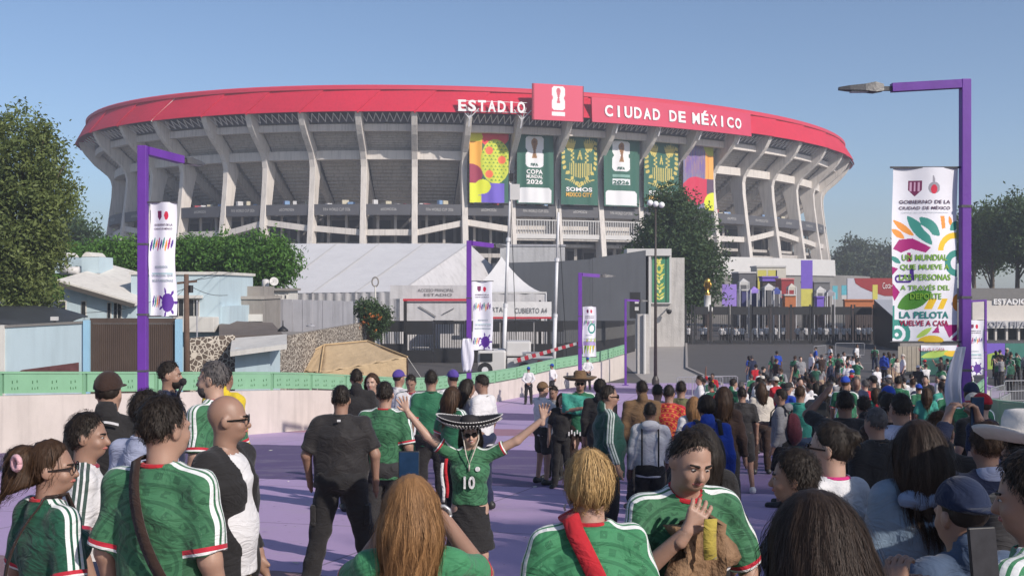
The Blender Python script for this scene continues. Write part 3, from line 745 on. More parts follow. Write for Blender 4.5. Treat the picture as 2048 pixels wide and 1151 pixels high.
tree('tall spreading olive-green tree at the left edge above the houses', at(52, 575, 54) * Vector((1, 1, 0)) if False else (wx(34, 54), 54, 0),
     [(0.3, 0, 11.6, 2.0, 2.2, 2.6), (-1.5, 0, 9.6, 1.7, 2, 2.4), (1.2, -.2, 9.3, 1.7, 1.8, 2.2), (-.2, 0, 7.3, 2.3, 2.2, 2.0), (0.7, 0, 5.8, 1.5, 1.6, 1.7), (-2.4, .4, 12.4, 1.0, 1.2, 1.5), (-1.6, -.3, 6.0, 1.5, 1.5, 1.5), (1.9, .1, 7.3, .8, .9, 1.0), (.2, 0, 4.5, 1.2, 1.2, 1.2)], 560, 80, 0.115, LG, .28, 11, .30, branches=16)
ROW = [(150, 80, 8.0, 2.2, 'short round green tree between the left tree and the rooftop tanks'), (232, 84, 9.0, 2.6, 'round green tree behind the blue house, with a bare stem showing'), (352, 84, 9.0, 2.7, 'round green tree just right of the left purple pole'), (440, 82, 9.2, 2.8, 'round green tree in the middle of the row behind the house'), (522, 80, 9.1, 2.9, 'large rounded green tree at the right end of the row, beside the white tent')]
for i, (px, d, zt, r, lab) in enumerate(ROW):
    zt += .35; zc = zt - 2.1
    tree(lab, (wx(px, d), d, 0), [(0, 0, zc, r, r, 1.9), (-.8, -.4, zc + .5, r * .6, r * .6, 1.3), (1.0, -.5, zc - .2, r * .7, r * .7, 1.7), (.1, -.9, zc - 1.2, r * .75, r * .6, 1.3)], 330, 44, .15, LF, .2, 30 + i, .33, group='row of round green trees behind the blue house')
for i, (px, d, zt, r) in enumerate(((135, 140, 15.6, 3.6), (170, 150, 13.6, 3.5), (205, 145, 11.5, 3.5))):
    tree(['tallest far tree peeping out right of the big left tree', 'middle far tree left of the stadium columns', 'low far tree in front of the leftmost stadium columns'][i], (wx(px, d), d, 0), [(0, 0, zt - 3, r, r, 3), (1, 0, zt - 4.5, r, r, 3), (-1, 0, zt - 5, r, r, 3)], 150, 40, .26, LD, .3, 50 + i, .6, group='far trees left of the stadium')
tree('dark dense conifer-like tree in front of the stadium banners', (wx(1352, 118), 118, 0),
     [(-.3, 0, 14.0, 2.6, 2.6, 2.6), (.2, 0, 11.0, 4.6, 4.4, 3.6), (-.8, 0, 8.6, 4.6, 4.4, 3.0), (2.0, 0, 8.3, 3.2, 3.4, 3.0), (2.8, 0, 5.3, 2.6, 2.6, 2.6), (1.5, 0, 4.0, 2.6, 2.4, 2.2)], 620, 48, .2, LD, .45, 61, .5, branches=12)
for i, (px, d, zt, r) in enumerate(((1948, 150, 16.0, 3.4), (1985, 140, 16.4, 4.2), (2035, 132, 16.8, 4.4), (2080, 128, 15.5, 4.4))):
    tree(['bare-stemmed tree just right of the big banner pole', 'dark tree above the right pavilion, second from the pole', 'tallest dark tree at the right edge above the pavilion', 'dark tree leaning in from beyond the right edge'][i], (wx(px, d), d, 0), [(0, 0, zt - 3, r, r, 2.8), (-1, 0, zt - 5, r * .9, r, 2.6), (1.2, 0, zt - 6.5, r * .8, r, 2.4)], 230, 42, .24, LD, .3, 70 + i, .5, group='trees right of the banner pole', branches=12)
for i, (px, d, zt, r) in enumerate(((1700, 330, 21, 4), (1722, 340, 19.5, 5), (1748, 350, 18, 5), (1775, 330, 20, 5), (1800, 340, 18.5, 5), (1690, 300, 14, 4), (1735, 300, 13, 5))):
    tree(['leftmost skyline tree close to the stadium', 'second skyline tree from the stadium', 'third skyline tree from the stadium', 'fourth skyline tree, left of the big banner', 'skyline tree half behind the big banner', 'low far tree touching the stadium foot', 'low far tree below the skyline trees'][i], (wx(px, d), d, 0), [(0, 0, zt - 4, r, r, 4), (2, 0, zt - 7, r, r, 4), (-2, 0, zt - 8, r, r, 4)], 70, 36, .6, LX, .3, 90 + i, 1.0, group='skyline trees right of the stadium', branches=3)
# unseen trees added right of the ramp to shade the near right-hand crowd
for i, (x, y, h_) in enumerate(((21.2, -8.6, 17.0), (24.6, -5.0, 17.0))):
    tree(['leafy tree beside the ramp, nearer the camera on the right', 'leafy tree beside the ramp, farther along on the right'][i], (x, y, 0), [(0, 0, h_ + 1.0, 3.0, 3.0, 2.4), (-1.8, 0.8, h_ - .6, 2.6, 2.6, 2.0), (1.8, -.8, h_ - .4, 2.6, 2.6, 2.0)], 560, 40, .24, LG, .35, 140 + i, .5, group='trees beside the right of the ramp')

# ================================================================== LEFT NEIGHBOURHOOD
BLUE = M('pale_blue_render', (0.46, 0.57, 0.62), 0.85, 0.05, 0.8, 0.25, 15, streak=0.15, coords='W')
BLUE2 = M('sky_blue_trim', (0.30, 0.52, 0.68), 0.8, 0.06, 1.0, 0.2, coords='W')
OFFW = M('off_white_render', (0.62, 0.60, 0.56), 0.85, 0.06, 0.8, 0.25, 15, streak=0.2, coords='W')
BROWN = M('brown_gate_paint', (0.085, 0.058, 0.045), 0.55, 0.15, 1.5, 0.1, 20, streak=.2, coords='W')
GLASS = M('dark_window_glass', (0.025, 0.028, 0.032), 0.15, 0.2, 1, 0, coords='W')
GREYW = M('grey_block_wall', (0.27, 0.25, 0.23), 0.9, 0.14, 1.2, 0.5, 10, streak=.35, coords='W')
TIN = M('grey_sheet_metal', (0.36, 0.36, 0.39), 0.5, 0.1, 0.8, 0.1, 5, streak=.3, coords='W')
BLACK = M('black_steel', (0.018, 0.018, 0.02), 0.5, 0.2, 2, 0.05, 10, coords='W')
WOOD = M('weathered_pole_wood', (0.12, 0.075, 0.055), 0.9, 0.2, 4, 0.5, 20)
STONE_RED = M('dark_red_stone', (0.12, 0.045, 0.045), 0.9, 0.35, 4, 0.5, 10, coords='W')
def wbox(root, name, px0, px1, py0, py1, d, dep, mat, bev=0.0):
    """box whose front face covers those pixels at depth d; child of root"""
    x0, x1 = wx(px0, d), wx(px1, d); z1, z0 = wz(py0, d), wz(py1, d); o = Vector(root.location)
    ob = MB().box(Vector(((x0 + x1) / 2, d + dep / 2, (z0 + z1) / 2)) - o, (x1 - x0, dep, z1 - z0)).build(name, mat, root)
    if bev: bevel(ob, bev)
    return ob
def wboxz(root, name, px0, px1, py0, z0, d, dep, mat):
    x0, x1 = wx(px0, d), wx(px1, d); z1 = wz(py0, d); o = Vector(root.location)
    return MB().box(Vector(((x0 + x1) / 2, d + dep / 2, (z0 + z1) / 2)) - o, (x1 - x0, dep, z1 - z0)).build(name, mat, root)
def window(root, px0, px1, py0, py1, d, bars=0, frame=None):
    f = wbox(root, 'window', px0, px1, py0, py1, d - .03, .06, frame or OFFW); o = Vector(root.location)
    x0, x1, z1, z0 = wx(px0, d), wx(px1, d), wz(py0, d), wz(py1, d); e = .05
    MB().box(Vector(((x0 + x1) / 2, d - .045, (z0 + z1) / 2)) - o, (x1 - x0 - 2 * e, .02, z1 - z0 - 2 * e)).build('pane', GLASS, f)
    for k in range(bars):
        x = x0 + (x1 - x0) * (k + 1) / (bars + 1); MB().box(Vector((x, d - .07, (z0 + z1) / 2)) - o, (.03, .02, z1 - z0)).build('bar', OFFW, f)
    return f
# blue house
d = 60.0
hs = empty('blue_house', (wx(290, d), d, 0), 0, 'pale blue two-storey house with sloping white roof behind the brown gate', 'house'); ho = Vector(hs.location)
wboxz(hs, 'wall', 262, 438, 548, 0, 61.0, 8, BLUE)
wbox(hs, 'roof_edge', 258, 441, 543, 549, 60.9, 8.3, OFFW)
x0, x1 = wx(128, d), wx(272, d); zt0, zt1 = wz(566, d), wz(607, d)
MB().prism([Vector((x0, d, 0)) - ho, Vector((x1, d, 0)) - ho, Vector((x1, d, zt1)) - ho, Vector((x0, d, zt0)) - ho], (0, 6, 0)).build('wing_wall', BLUE, hs)
rf = MB(); A = [(wx(122, d) , d - .5, wz(559, d)), (wx(278, d), d - .5, wz(604, d)), (wx(296, d), d + 6, wz(588, d) + .6), (wx(140, d), d + 6, wz(551, d) + .75)]
rf.hexa([Vector(p) - ho + Vector((0, 0, -.22)) for p in A] + [Vector(p) - ho for p in A]); rf.build('sloping_roof', OFFW, hs)
MB().beam(Vector((wx(124, d), d - .62, wz(567, d))) - ho, Vector((wx(276, d), d - .62, wz(611, d))) - ho, .1, .22).build('eave_board', M('dark_eave', (.07, .065, .06), .8), hs)
for (a, b, c, e, k) in ((117, 133, 600, 628, 0), (162, 173, 601, 632, 0), (214, 223, 604, 637, 0), (227, 244, 604, 637, 1)): window(hs, a, b, c, e, d, k)
window(hs, 337, 399, 597, 633, 61, 5)
wbox(hs, 'window_hood', 333, 402, 590, 596, 60.6, .5, OFFW)
wbox(hs, 'balcony', 345, 428, 634, 664, 60.0, 1.1, OFFW, .03)
wboxz(hs, 'annex', 425, 459, 612, 0, 61.4, 5, BLUE)
for a, b in ((108, 141), (163, 198)):
    wbox(hs, 'roof_tower', a, b, 513, 546, 63, 2.2, BLUE)
    cx = (a + b) / 2; xa, xb = wx(a, 63), wx(b, 63); zt = wz(513, 63)
    MB().prism([Vector((xa + (xb - xa) * k / 8, 63.0, zt + .28 * math.sin(math.pi * min(1, k / 5)))) - ho for k in range(9)] + [Vector((xb, 63, zt - .02)) - ho, Vector((xa, 63, zt - .02)) - ho], (0, 2.2, 0)).build('tower_cap', OFFW, hs)
window(hs, 128, 137, 528, 538, 63, 0)
MB().tube([Vector((wx(122, 62), 62, wz(541, 62))) - ho, Vector((wx(158, 62), 62, wz(541, 62))) - ho], .24, 12).build('water_tank', WHT, hs, True)
# perimeter wall and gate
d = 46.0
pw = empty('perimeter_wall', (wx(90, d), d, 0), 0, 'light blue rendered wall left of the brown gate', 'wall'); po = Vector(pw.location)
m_ = MB(); xa, xb = wx(-60, d), wx(166, d)
m_.prism([Vector((xa, d, 0)) - po, Vector((xb, d, 0)) - po, Vector((xb, d, wz(645, d))) - po, Vector((xa, d, wz(657, d))) - po], (0, .25, 0)).build('wall', BLUE, pw)
m_ = MB(); m_.beam(Vector((xa, d + .12, wz(656, d))) - po, Vector((xb, d + .12, wz(644, d))) - po, .36, .1); m_.build('coping', M('grey_coping', (.2, .19, .18), .9), pw)
MB().prism([Vector((wx(40, d), d - .06, wz(742, d))) - po, Vector((wx(158, d), d - .06, wz(760, d))) - po, Vector((wx(158, d), d - .06, wz(724, d))) - po, Vector((wx(45, d), d - .06, wz(739, d))) - po], (0, .05, 0)).build('stone_base', STONE_RED, pw)
wboxz(pw, 'post', -4, 8, 650, 0, d - .1, .4, OFFW); wboxz(pw, 'post', 166, 178, 640, 0, d - .1, .45, BLUE2)
bg_ = empty('sliding_gate', (wx(264, d), d, 0), 0, 'wide dark brown corrugated metal gate between blue posts', 'gate'); go = Vector(bg_.location)
nb = 44; xa, xb = wx(178.5, d), wx(350, d); zt = wz(647, d)
bme = MB().prism([(-.5 * (xb - xa) / nb * .96, 0, 0.05), (-.25 * (xb - xa) / nb, -.035, 0.05), (.25 * (xb - xa) / nb, -.035, 0.05), (.5 * (xb - xa) / nb * .96, 0, 0.05)], (0, 0, zt - .05)).mesh('board')
bme.materials.append(BROWN)
for k in range(nb):
    o = link('board', bme, None, bg_); o.location = Vector((xa + (xb - xa) * (k + .5) / nb, d + .1, 0)) - go
MB().box(Vector(((xa + xb) / 2, d + .12, zt + .12)) - go, (xb - xa, .12, .22)).build('top_rail', BROWN, bg_)
MB().box(Vector(((xa + xb) / 2, d + .17, zt / 2)) - go, (xb - xa - .02, .04, zt)).build('backing_sheet', BROWN, bg_)
wboxz(bg_, 'post', 350, 359, 638, 0, d - .08, .45, BLUE2)
# dark awning by the left tree
aw = empty('dark_awning', (wx(40, 50), 50, 0), 0, 'dark grey curved awning roof under the left tree', 'awning'); ao = Vector(aw.location)
rows = []
for j in range(7):
    f = j / 6; rows.append([Vector((wx(-60 + 175 * k / 8, 50) , 49.6 + f * 4, wz(612, 50) - .75 * (1 - f) ** 2 - .9 * (max(0, k - 3) / 5) ** 1.6 * .6)) - ao for k in range(9)])
solidify(MB().grid(rows).build('canopy', M('dark_tarp', (.035, .04, .045), .6, .2, 1, .3, 4), aw, True), .05)
for px in (-40, 96): MB().tube([Vector((wx(px, 50), 49.8, 0)) - ao, Vector((wx(px, 50), 49.8, 3.3)) - ao], .05, 8).build('post', BLACK, aw)
fl = empty('floodlight', at(109, 640, 46.2), 0, 'small white floodlight on top of the blue wall', 'light'); MB().box((0, 0, .07), (.28, .16, .16)).build('housing', WHT, fl); MB().box((0, .02, -.06), (.08, .06, .12)).build('bracket', BLACK, fl)
# utility pole and wires
d = 50.0
up = empty('utility_pole', (wx(374, d), d, 0), 0, 'brown wooden utility pole with wires beside the blue house', 'utility pole'); uo = Vector(up.location)
MB().tube([(0, 0, 0), (-.03, 0, wz(548, d))], [.16, .11], 10).build('mast', WOOD, up, True)
MB().beam((-.45, 0, wz(566, d)), (.45, 0, wz(562, d)), .09, .1).build('cross_arm', WOOD, up)
MB().tube([(.2, -.05, wz(585, d)), (.2, -.05, wz(570, d))], .1, 8).build('cable_bundle', BLACK, up)
for (pa, pb, e) in (((374, 566, 50), (440, 542, 62), 0), ((374, 562, 50), (480, 538, 66), .1), ((374, 570, 50), (320, 600, 60), .3), ((374, 575, 50), (170, 625, 60), .3), ((374, 568, 50), (455, 590, 61), .2)):
    a, b = at(*pa), at(*pb); MB().tube([a.lerp(b, k / 6) - Vector((0, 0, e * math.sin(math.pi * k / 6))) - uo for k in range(7)], .014, 4).build('wire', BLACK, up)
p2 = empty('service_pole', (wx(394, 55), 55, 0), 0, 'thin grey service pole right of the utility pole', 'pole'); MB().tube([(0, 0, 0), (0, 0, wz(600, 55))], .035, 6).build('mast', TIN, p2)
# mosaic stone wall
def stonewall_mat():
    m, n, b = newmat('mosaic_stone'); p = n.nodes.new('ShaderNodeNewGeometry').outputs['Position']
    v = n.nodes.new('ShaderNodeTexVoronoi'); v.feature = 'DISTANCE_TO_EDGE'; v.inputs['Scale'].default_value = 4.6; v.inputs['Randomness'].default_value = 1.0
    n.links.new(p, v.inputs['Vector'])
    f = mth(n, 'LESS_THAN', v.outputs['Distance'], 0.085)
    c = mixc(n, f, mixc(n, noise(n, p, 4, 4), (0.05, 0.038, 0.03), (0.15, 0.115, 0.09)), (0.52, 0.47, 0.40))
    n.links.new(c, b.inputs['Base Color']); b.inputs['Roughness'].default_value = .9
    bumpit(n, b, mth(n, 'SUBTRACT', 1.0, mth(n, 'MINIMUM', mth(n, 'MULTIPLY', v.outputs['Distance'], 6), 1.0)), .5, .05); MATS['mosaic'] = m; return m
MOS = stonewall_mat()
sw = empty('mosaic_stone_wall', (wx(640, 60), 60, 0), 0, 'long patchwork stone wall behind the tan tent', 'wall'); so = Vector(sw.location)
for nm, (a, da, b, db, h) in (('wall', (540, 53, 738, 76, 2.85)), ('wall', (380, 51.5, 470, 52.6, 2.95))):
    A, B = Vector((wx(a, da), da, 0)), Vector((wx(b, db), db, 0)); dr = (B - A).normalized(); nn = Vector((-dr.y, dr.x, 0)) * .35
    m_ = MB(); 
    m_.hexa([A - so, B - so, B + nn - so, A + nn - so] + [q - so + Vector((0, 0, h + (0.0 if i in (0, 3) else .12))) for i, q in enumerate((A, B, B + nn, A + nn))]); m_.build(nm, MOS, sw)
gh = empty('gatehouse', (wx(505, 50), 50, 0), 0, 'small pale blue gatehouse with an overhanging white slab roof', 'hut')
wboxz(gh, 'wall', 470, 540, 695, 0, 50, 2.2, BLUE)
g0 = Vector(gh.location); A = [(wx(458, 49), 49.2, wz(703, 49)), (wx(572, 49), 49.2, wz(688, 49)), (wx(572, 53), 53.2, wz(668, 53)), (wx(462, 53), 53.2, wz(676, 53))]
MB().hexa([Vector(p) - g0 - Vector((0, 0, .22)) for p in A] + [Vector(p) - g0 for p in A]).build('slab_roof', OFFW, gh)
rb = empty('brown_roofed_house', (wx(500, 58), 58, 0), 0, 'low house with flat brown-grey roof behind the gatehouse', 'house'); r0 = Vector(rb.location)
A = [(wx(438, 56), 56, wz(672, 56)), (wx(566, 56), 56, wz(668, 56)), (wx(545, 63), 63, wz(645, 63)), (wx(438, 63), 63, wz(640, 63))]
MB().hexa([Vector(p) - r0 - Vector((0, 0, .2)) for p in A] + [Vector(p) - r0 for p in A]).build('roof', M('brown_roof', (.14, .115, .10), .9, .2, 1.5, .4, 10, coords='W'), rb)
wboxz(rb, 'wall', 440, 560, 672, 0, 56.6, 6, GREYW)
lt = empty('roof_lantern', at(566, 660, 54.5), 0, 'small black pointed roof ornament above the stone wall', 'ornament'); MB().lathe([(.28, -.05), (.24, .05), (.08, .18), (.03, .22), (.015, .5)], (0, 0, 0), 12).build('cap', BLACK, lt, True)
gb = empty('grey_block_house', (wx(480, 66), 66, 0), 0, 'bare grey concrete block building right of the blue house', 'building')
wboxz(gb, 'wall', 455, 526, 597, 0, 66, 5, GREYW); wbox(gb, 'upper_wall', 437, 520, 572, 597, 67.5, 4, GREYW); wbox(gb, 'cornice', 452, 528, 592, 598, 65.9, 5.2, M('block_cornice', (.33, .3, .27), .9))
wbox(gb, 'plinth', 457, 524, 628, 642, 65.8, .3, OFFW)
ws = empty('white_roof_shed', (wx(555, 73), 73, 0), 0, 'small white rooftop shed below the satellite dish', 'shed')
wbox(ws, 'wall', 527, 578, 580, 604, 73, 3, OFFW); wbox(ws, 'roof_slab', 525, 582, 576, 581, 72.7, 3.4, GREYW); wboxz(ws, 'plinth', 528, 577, 604.2, 0, 73.1, 2.6, GREYW)
for a in (547, 553, 569): window(ws, a, a + 5, 588, 598, 73, 0)
wt = empty('water_tank', at(531, 576, 74), 0, 'white upright water tank on the shed roof', 'tank'); MB().lathe([(.22, 0), (.25, .05), (.25, .5), (.2, .58), (.09, .62)], (0, 0, 0), 14).build('tank', WHT, wt, True); MB().lathe([(.09, .62), (.09, .66)], (0, 0, 0), 10).build('lid', BLACK, wt)
sd_ = empty('satellite_dish', at(548, 576, 73.6), 0, 'round white satellite dish on the shed roof', 'satellite dish')
MB().tube([(0, 0, 0), (0, 0, .3)], .025, 6).build('stand', TIN, sd_); dm = MB().lathe([(.0, .0), (.14, .02), (.24, .07), (.3, .13), (.285, .14), (.14, .045), (0.0, .02)], (0, 0, 0), 18).build('dish', WHT, sd_, True); dm.location = (0, -.1, .42); dm.rotation_euler = (R(75), 0, R(20)); MB().beam((0, -.1, .42), (0.05, -.5, .5), .02).build('feed_arm', BLACK, sd_)
ft = empty('sheet_fence', (wx(615, 72), 72, 0), 0, 'tall grey sheet metal fence above the stone wall', 'fence'); f0 = Vector(ft.location)
for k in range(9):
    a = 524 + k * 20.3; x0, x1 = wx(a, 72), wx(a + 19.8, 72)
    MB().box(Vector(((x0 + x1) / 2, 72 + .03 * (k % 2), (wz(597 + .6 * k, 72)) / 2)) - f0, (x1 - x0, .05, wz(597 + .6 * k, 72))).build('panel', TIN, ft)
cd = empty('ceiling_lamp_dome', at(622, 652, 71), 0, 'pale round dish lamp in front of the grey sheet fence', 'lamp'); MB().lathe([(0, .12), (.2, .1), (.33, 0), (.3, -.02), (0, .05)], (0, 0, 0), 14).build('shade', TIN, cd, True); MB().tube([(0, .3, .1), (0, 0, .12)], .03, 6).build('arm', BLACK, cd)
# flowering bush, arch post
tree('bush with orange blossoms beside the black gate', (wx(748, 74), 74, 0), [(0, 0, 3.6, 1.0, .8, .75), (.5, 0, 3.2, .7, .6, .7), (-.6, 0, 3.9, .8, .7, .5), (.2, -.2, 2.5, .5, .4, .7)], 160, 40, .1, LD, .09, 120, .2, 'flowering_bush', 'bush')
fb = RNG.normal(size=(26, 3)) * np.array([.5, .4, .35]) + np.array([.15, -.5, 3.4]); V, Fq, c_ = leaves(fb, .06, 5, .1, 77)
bl = link('flowers', npmesh('flowers', V, Fq, False), M('orange_petals', (.42, .12, .02), .7, .25), bpy.data.objects['flowering_bush']); tag(bl, kind='stuff')
wp = empty('weathered_gatepost', (wx(733, 75.5), 75.5, 0), 0, 'brown weathered gatepost at the end of the stone wall', 'gatepost'); MB().box((0, 0, 1.9), (.9, .6, 3.8)).build('pier', M('red_brown_render', (.2, .12, .085), .9, .2), wp); MB().lathe([(.05, 3.8), (.06, 4.6), (.05, 5.4)], (.6, 0, 0), 10).build('finial_stem', OFFW, wp)
ap = MB(); ap.tube([(.6 + .22 * math.sin(a * math.pi / 8) * 1.0, 0, 5.4 + .32 - .32 * math.cos(a * math.pi / 8)) for a in range(9)] + [(.6 - .22 * math.sin(a * math.pi / 8), 0, 5.4 + .32 + .32 * math.cos(a * math.pi / 8)) for a in range(9)], .05, 6); ap.build('finial_loop', GREYW, wp)

# ================================================================== TENTS, GATES, WALLS in the middle
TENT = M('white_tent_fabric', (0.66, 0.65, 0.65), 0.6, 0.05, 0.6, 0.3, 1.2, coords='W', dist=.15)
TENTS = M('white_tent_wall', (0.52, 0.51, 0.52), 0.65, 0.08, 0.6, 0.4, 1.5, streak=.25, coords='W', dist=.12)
tn = empty('marquee_tent', (wx(720, 96), 96, 0), 0, 'very long white marquee tent with a ridged roof below the stadium', 'tent'); to = Vector(tn.location)
RL, RR = at(430, 487, 110), at(938, 487, 102); EL, ER = at(300, 590, 94), at(800, 583, 87)
nbay = 6
for k in range(nbay):
    a0, a1 = k / nbay, (k + 1) / nbay - .0004; rows = []
    for j in range(6):
        f = j / 5; sag = -.05 * math.sin(math.pi * f)
        rows.append([RL.lerp(RR, a0 + (a1 - a0) * i / 4).lerp(EL.lerp(ER, a0 + (a1 - a0) * i / 4), f) + Vector((0, 0, sag)) - to for i in range(5)])
    MB().grid(rows).build('roof_panel', TENT, tn, True)
    MB().beam(RL.lerp(RR, a1) + Vector((0, 0, .022)) - to, EL.lerp(ER, a1) + Vector((0, 0, .022)) - to, .16, .012).build('roof_seam', WHT, tn)
    rows = []
    for i in range(17):
        p = EL.lerp(ER, a0 + (a1 - a0) * i / 16); w = .09 * math.sin(i * 1.9); rows.append([p + Vector((0, w, -.02)) - to, p + Vector((w * .5, w * 1.5, 0)) * 1 - Vector((0, 0, p.z * .5)) - to, Vector((p.x, p.y + w, 0)) - to])
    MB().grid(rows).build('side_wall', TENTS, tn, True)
BR = at(1040, 583, 104)
MB().add([RR - to, ER - to, BR - to, Vector((BR.x, BR.y, 0)) - to, Vector((ER.x, ER.y, 0)) - to], [(0, 1, 2), (1, 4, 3, 2)]).build('gable_end', TENTS, tn)
BL = EL + (BR - ER); MB().add([RL - to, RR - to, BR - to, BL - to], [(0, 1, 2, 3)]).build('rear_roof', TENT, tn)
t2 = empty('peaked_tent', (wx(1008, 86), 86, 0), 0, 'white peaked canopy tent right of the long marquee', 'tent'); to = Vector(t2.location)
pk = at(1003, 513, 87); cor = [at(925, 585, 83.5), at(1092, 581, 83.5), at(1085, 583, 91.5), at(930, 583, 91.5)]; zE = cor[0].z
for k in range(4):
    a, b = cor[k].copy(), cor[(k + 1) % 4].copy(); a.z = b.z = zE; rows = []
    for j in range(9):
        f = j / 8; rows.append([Vector(((pk.x + (a.lerp(b, i / 4).x - pk.x) * f), (pk.y + (a.lerp(b, i / 4).y - pk.y) * f), zE + (pk.z - zE) * (1 - f) ** 1.7)) - to for i in range(5)])
    MB().grid(rows).build('canopy_panel', TENT, t2, True)
    rows = []
    for i in range(13):
        p = a.lerp(b, i / 12); w = .06 * math.sin(i * 2.3); rows.append([p + Vector((0, w, 0)) - to, Vector((p.x, p.y + w * 2, 0)) - to])
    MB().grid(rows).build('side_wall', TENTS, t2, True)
    MB().beam(a - to, b - to, .09, .12).build('valance', WHT, t2)
    MB().tube([a - to, Vector((a.x, a.y, 0)) - to], .05, 6).build('leg', STEEL, t2)
# entrance portal with red and white fascia
en = empty('entrance_portal', (wx(950, 79), 79, 0), 0, 'entrance frame with white fascia and thin red stripe, lettered PUERTA CUBIERTO', 'portal'); eo = Vector(en.location)
RED = M('red_paint', (.5, .03, .05), .5, .08, coords='W')
wbox(en, 'front_sheet', 812, 936, 602, 640, 79.2, .05, TENTS); wbox(en, 'red_beam', 806, 938, 597, 601.5, 79, .2, RED); wbox(en, 'fascia', 965, 1103, 603, 633, 78.6, .15, TENT); wbox(en, 'red_stripe', 965, 1103, 633.2, 637, 78.55, .2, RED); wbox(en, 'upper_fascia', 780, 960, 570, 597, 79.5, .1, TENTS)
wbox(en, 'lower_sheet', 940, 1080, 637.5, 645, 78.9, .05, TENT)
DK = M('dark_print', (.1, .1, .11), .7)
fp = lambda cx, cy, dd: (lambda u, v, w: Vector((wx(cx, dd) + u, dd, wz(cy, dd) + v)) - eo)
lettering('PUERTA', fp(985, 624, 78.55), 1.5, .36, DK, en); lettering('CUBIERTO A4', fp(1062, 626, 78.55), 2.3, .38, DK, en); lettering('ACCESO PRINCIPAL', fp(872, 583, 79.45), 2.6, .22, DK, en); lettering('ESTADIO', fp(876, 592, 79.45), 2.0, .2, DK, en)
for px in (809, 812, 1080, 1098): MB().tube([Vector((wx(px, 79.1), 79.1, 0)) - eo, Vector((wx(px, 79.1), 79.1, wz(600, 79.1))) - eo], .07, 8).build('post', BLACK, en)
for a, b in (((838, 612), (855, 622)), ((855, 622), (872, 633)), ((908, 616), (885, 628))): MB().beam(at(*a, 79.1) - eo, at(*b, 79.1) - eo, .05).build('printed_stroke', DK, en)
# black gates
def bars_run(root, A, B, z0, z1, n, mat, w=.05, name='bars'):
    m_ = MB(); o = Vector(root.location)
    for k in range(n):
        p = A.lerp(B, (k + .5) / n); m_.box(Vector((p.x, p.y, (z0 + z1) / 2)) - o, (w, w, z1 - z0))
    return tag(m_.build(name, mat, root), kind='stuff')
bgate = empty('black_gate', (wx(945, 78), 78, 0), 0, 'long black steel gate below the white tents', 'gate'); o = Vector(bgate.location)
leafs = [(762, 810, 0), (812, 866, 1), (868, 930, 2), (932, 1000, 0), (1002, 1068, 0), (1070, 1128, 0)]
for k, (a, b, ty) in enumerate(leafs):
    dd = 78.0; x0, x1 = wx(a, dd), wx(b, dd); zt = wz(641, dd)
    if ty == 2: sp = [(0, 1.0), (2.75, zt)]
    elif ty == 1: sp = [(0, .9), (2.0, zt)]
    else: sp = [(0, 1.35), (2.2, zt)]
    for (z0, z1) in sp: MB().box(Vector(((x0 + x1) / 2, dd, (z0 + z1) / 2)) - o, (x1 - x0 - .04, .06, z1 - z0)).build('sheet', BLACK, bgate)
    z0, z1 = sp[0][1], sp[1][0]
    bars_run(bgate, Vector((x0, dd, 0)), Vector((x1, dd, 0)), z0, z1, int((x1 - x0) / .16), BLACK)
    MB().box(Vector((x0, dd, zt / 2)) - o, (.1, .12, zt + .1)).build('post', BLACK, bgate)
bk = empty('backing_screen', (wx(905, 79), 80.4, 0), 0, 'white screen showing through the bars of the black gate', 'screen'); o = Vector(bk.location)
MB().box((0, 0, 1.55), (2.0, .05, 3.1)).build('sheet', TENTS, bk); MB().box((-2.4, 0, .5), (1.2, .05, 1.0)).build('lower_sheet', TENTS, bk)
cw = empty('curved_black_wall', (wx(1200, 85), 85, 0), 0, 'curved black wall with barred top running to the white portal', 'wall'); o = Vector(cw.location)
cpts = [at(1128, 640, 78.3), at(1165, 640, 79.5), at(1205, 640, 82), at(1240, 640, 86), at(1270, 640, 92)]
for a, b in zip(cpts, cpts[1:]):
    m_ = MB(); za, zb = wz(641, a.y), wz(641, b.y)
    MB().hexa([Vector((a.x, a.y, 0)) - o, Vector((b.x, b.y, 0)) - o, Vector((b.x, b.y + .15, 0)) - o, Vector((a.x, a.y + .15, 0)) - o, Vector((a.x, a.y, 1.4)) - o, Vector((b.x, b.y, 1.4)) - o, Vector((b.x, b.y + .15, 1.4)) - o, Vector((a.x, a.y + .15, 1.4)) - o]).build('lower_sheet', BLACK, cw)
    MB().hexa([Vector((a.x, a.y, 2.3)) - o, Vector((b.x, b.y, 2.3)) - o, Vector((b.x, b.y + .15, 2.3)) - o, Vector((a.x, a.y + .15, 2.3)) - o, Vector((a.x, a.y, za)) - o, Vector((b.x, b.y, zb)) - o, Vector((b.x, b.y + .15, zb)) - o, Vector((a.x, a.y + .15, za)) - o]).build('upper_sheet', BLACK, cw)
    bars_run(cw, a, b, 1.4, 2.3, int((b - a).length / .17), M('grey_bars', (.1, .1, .1), .6), .06)
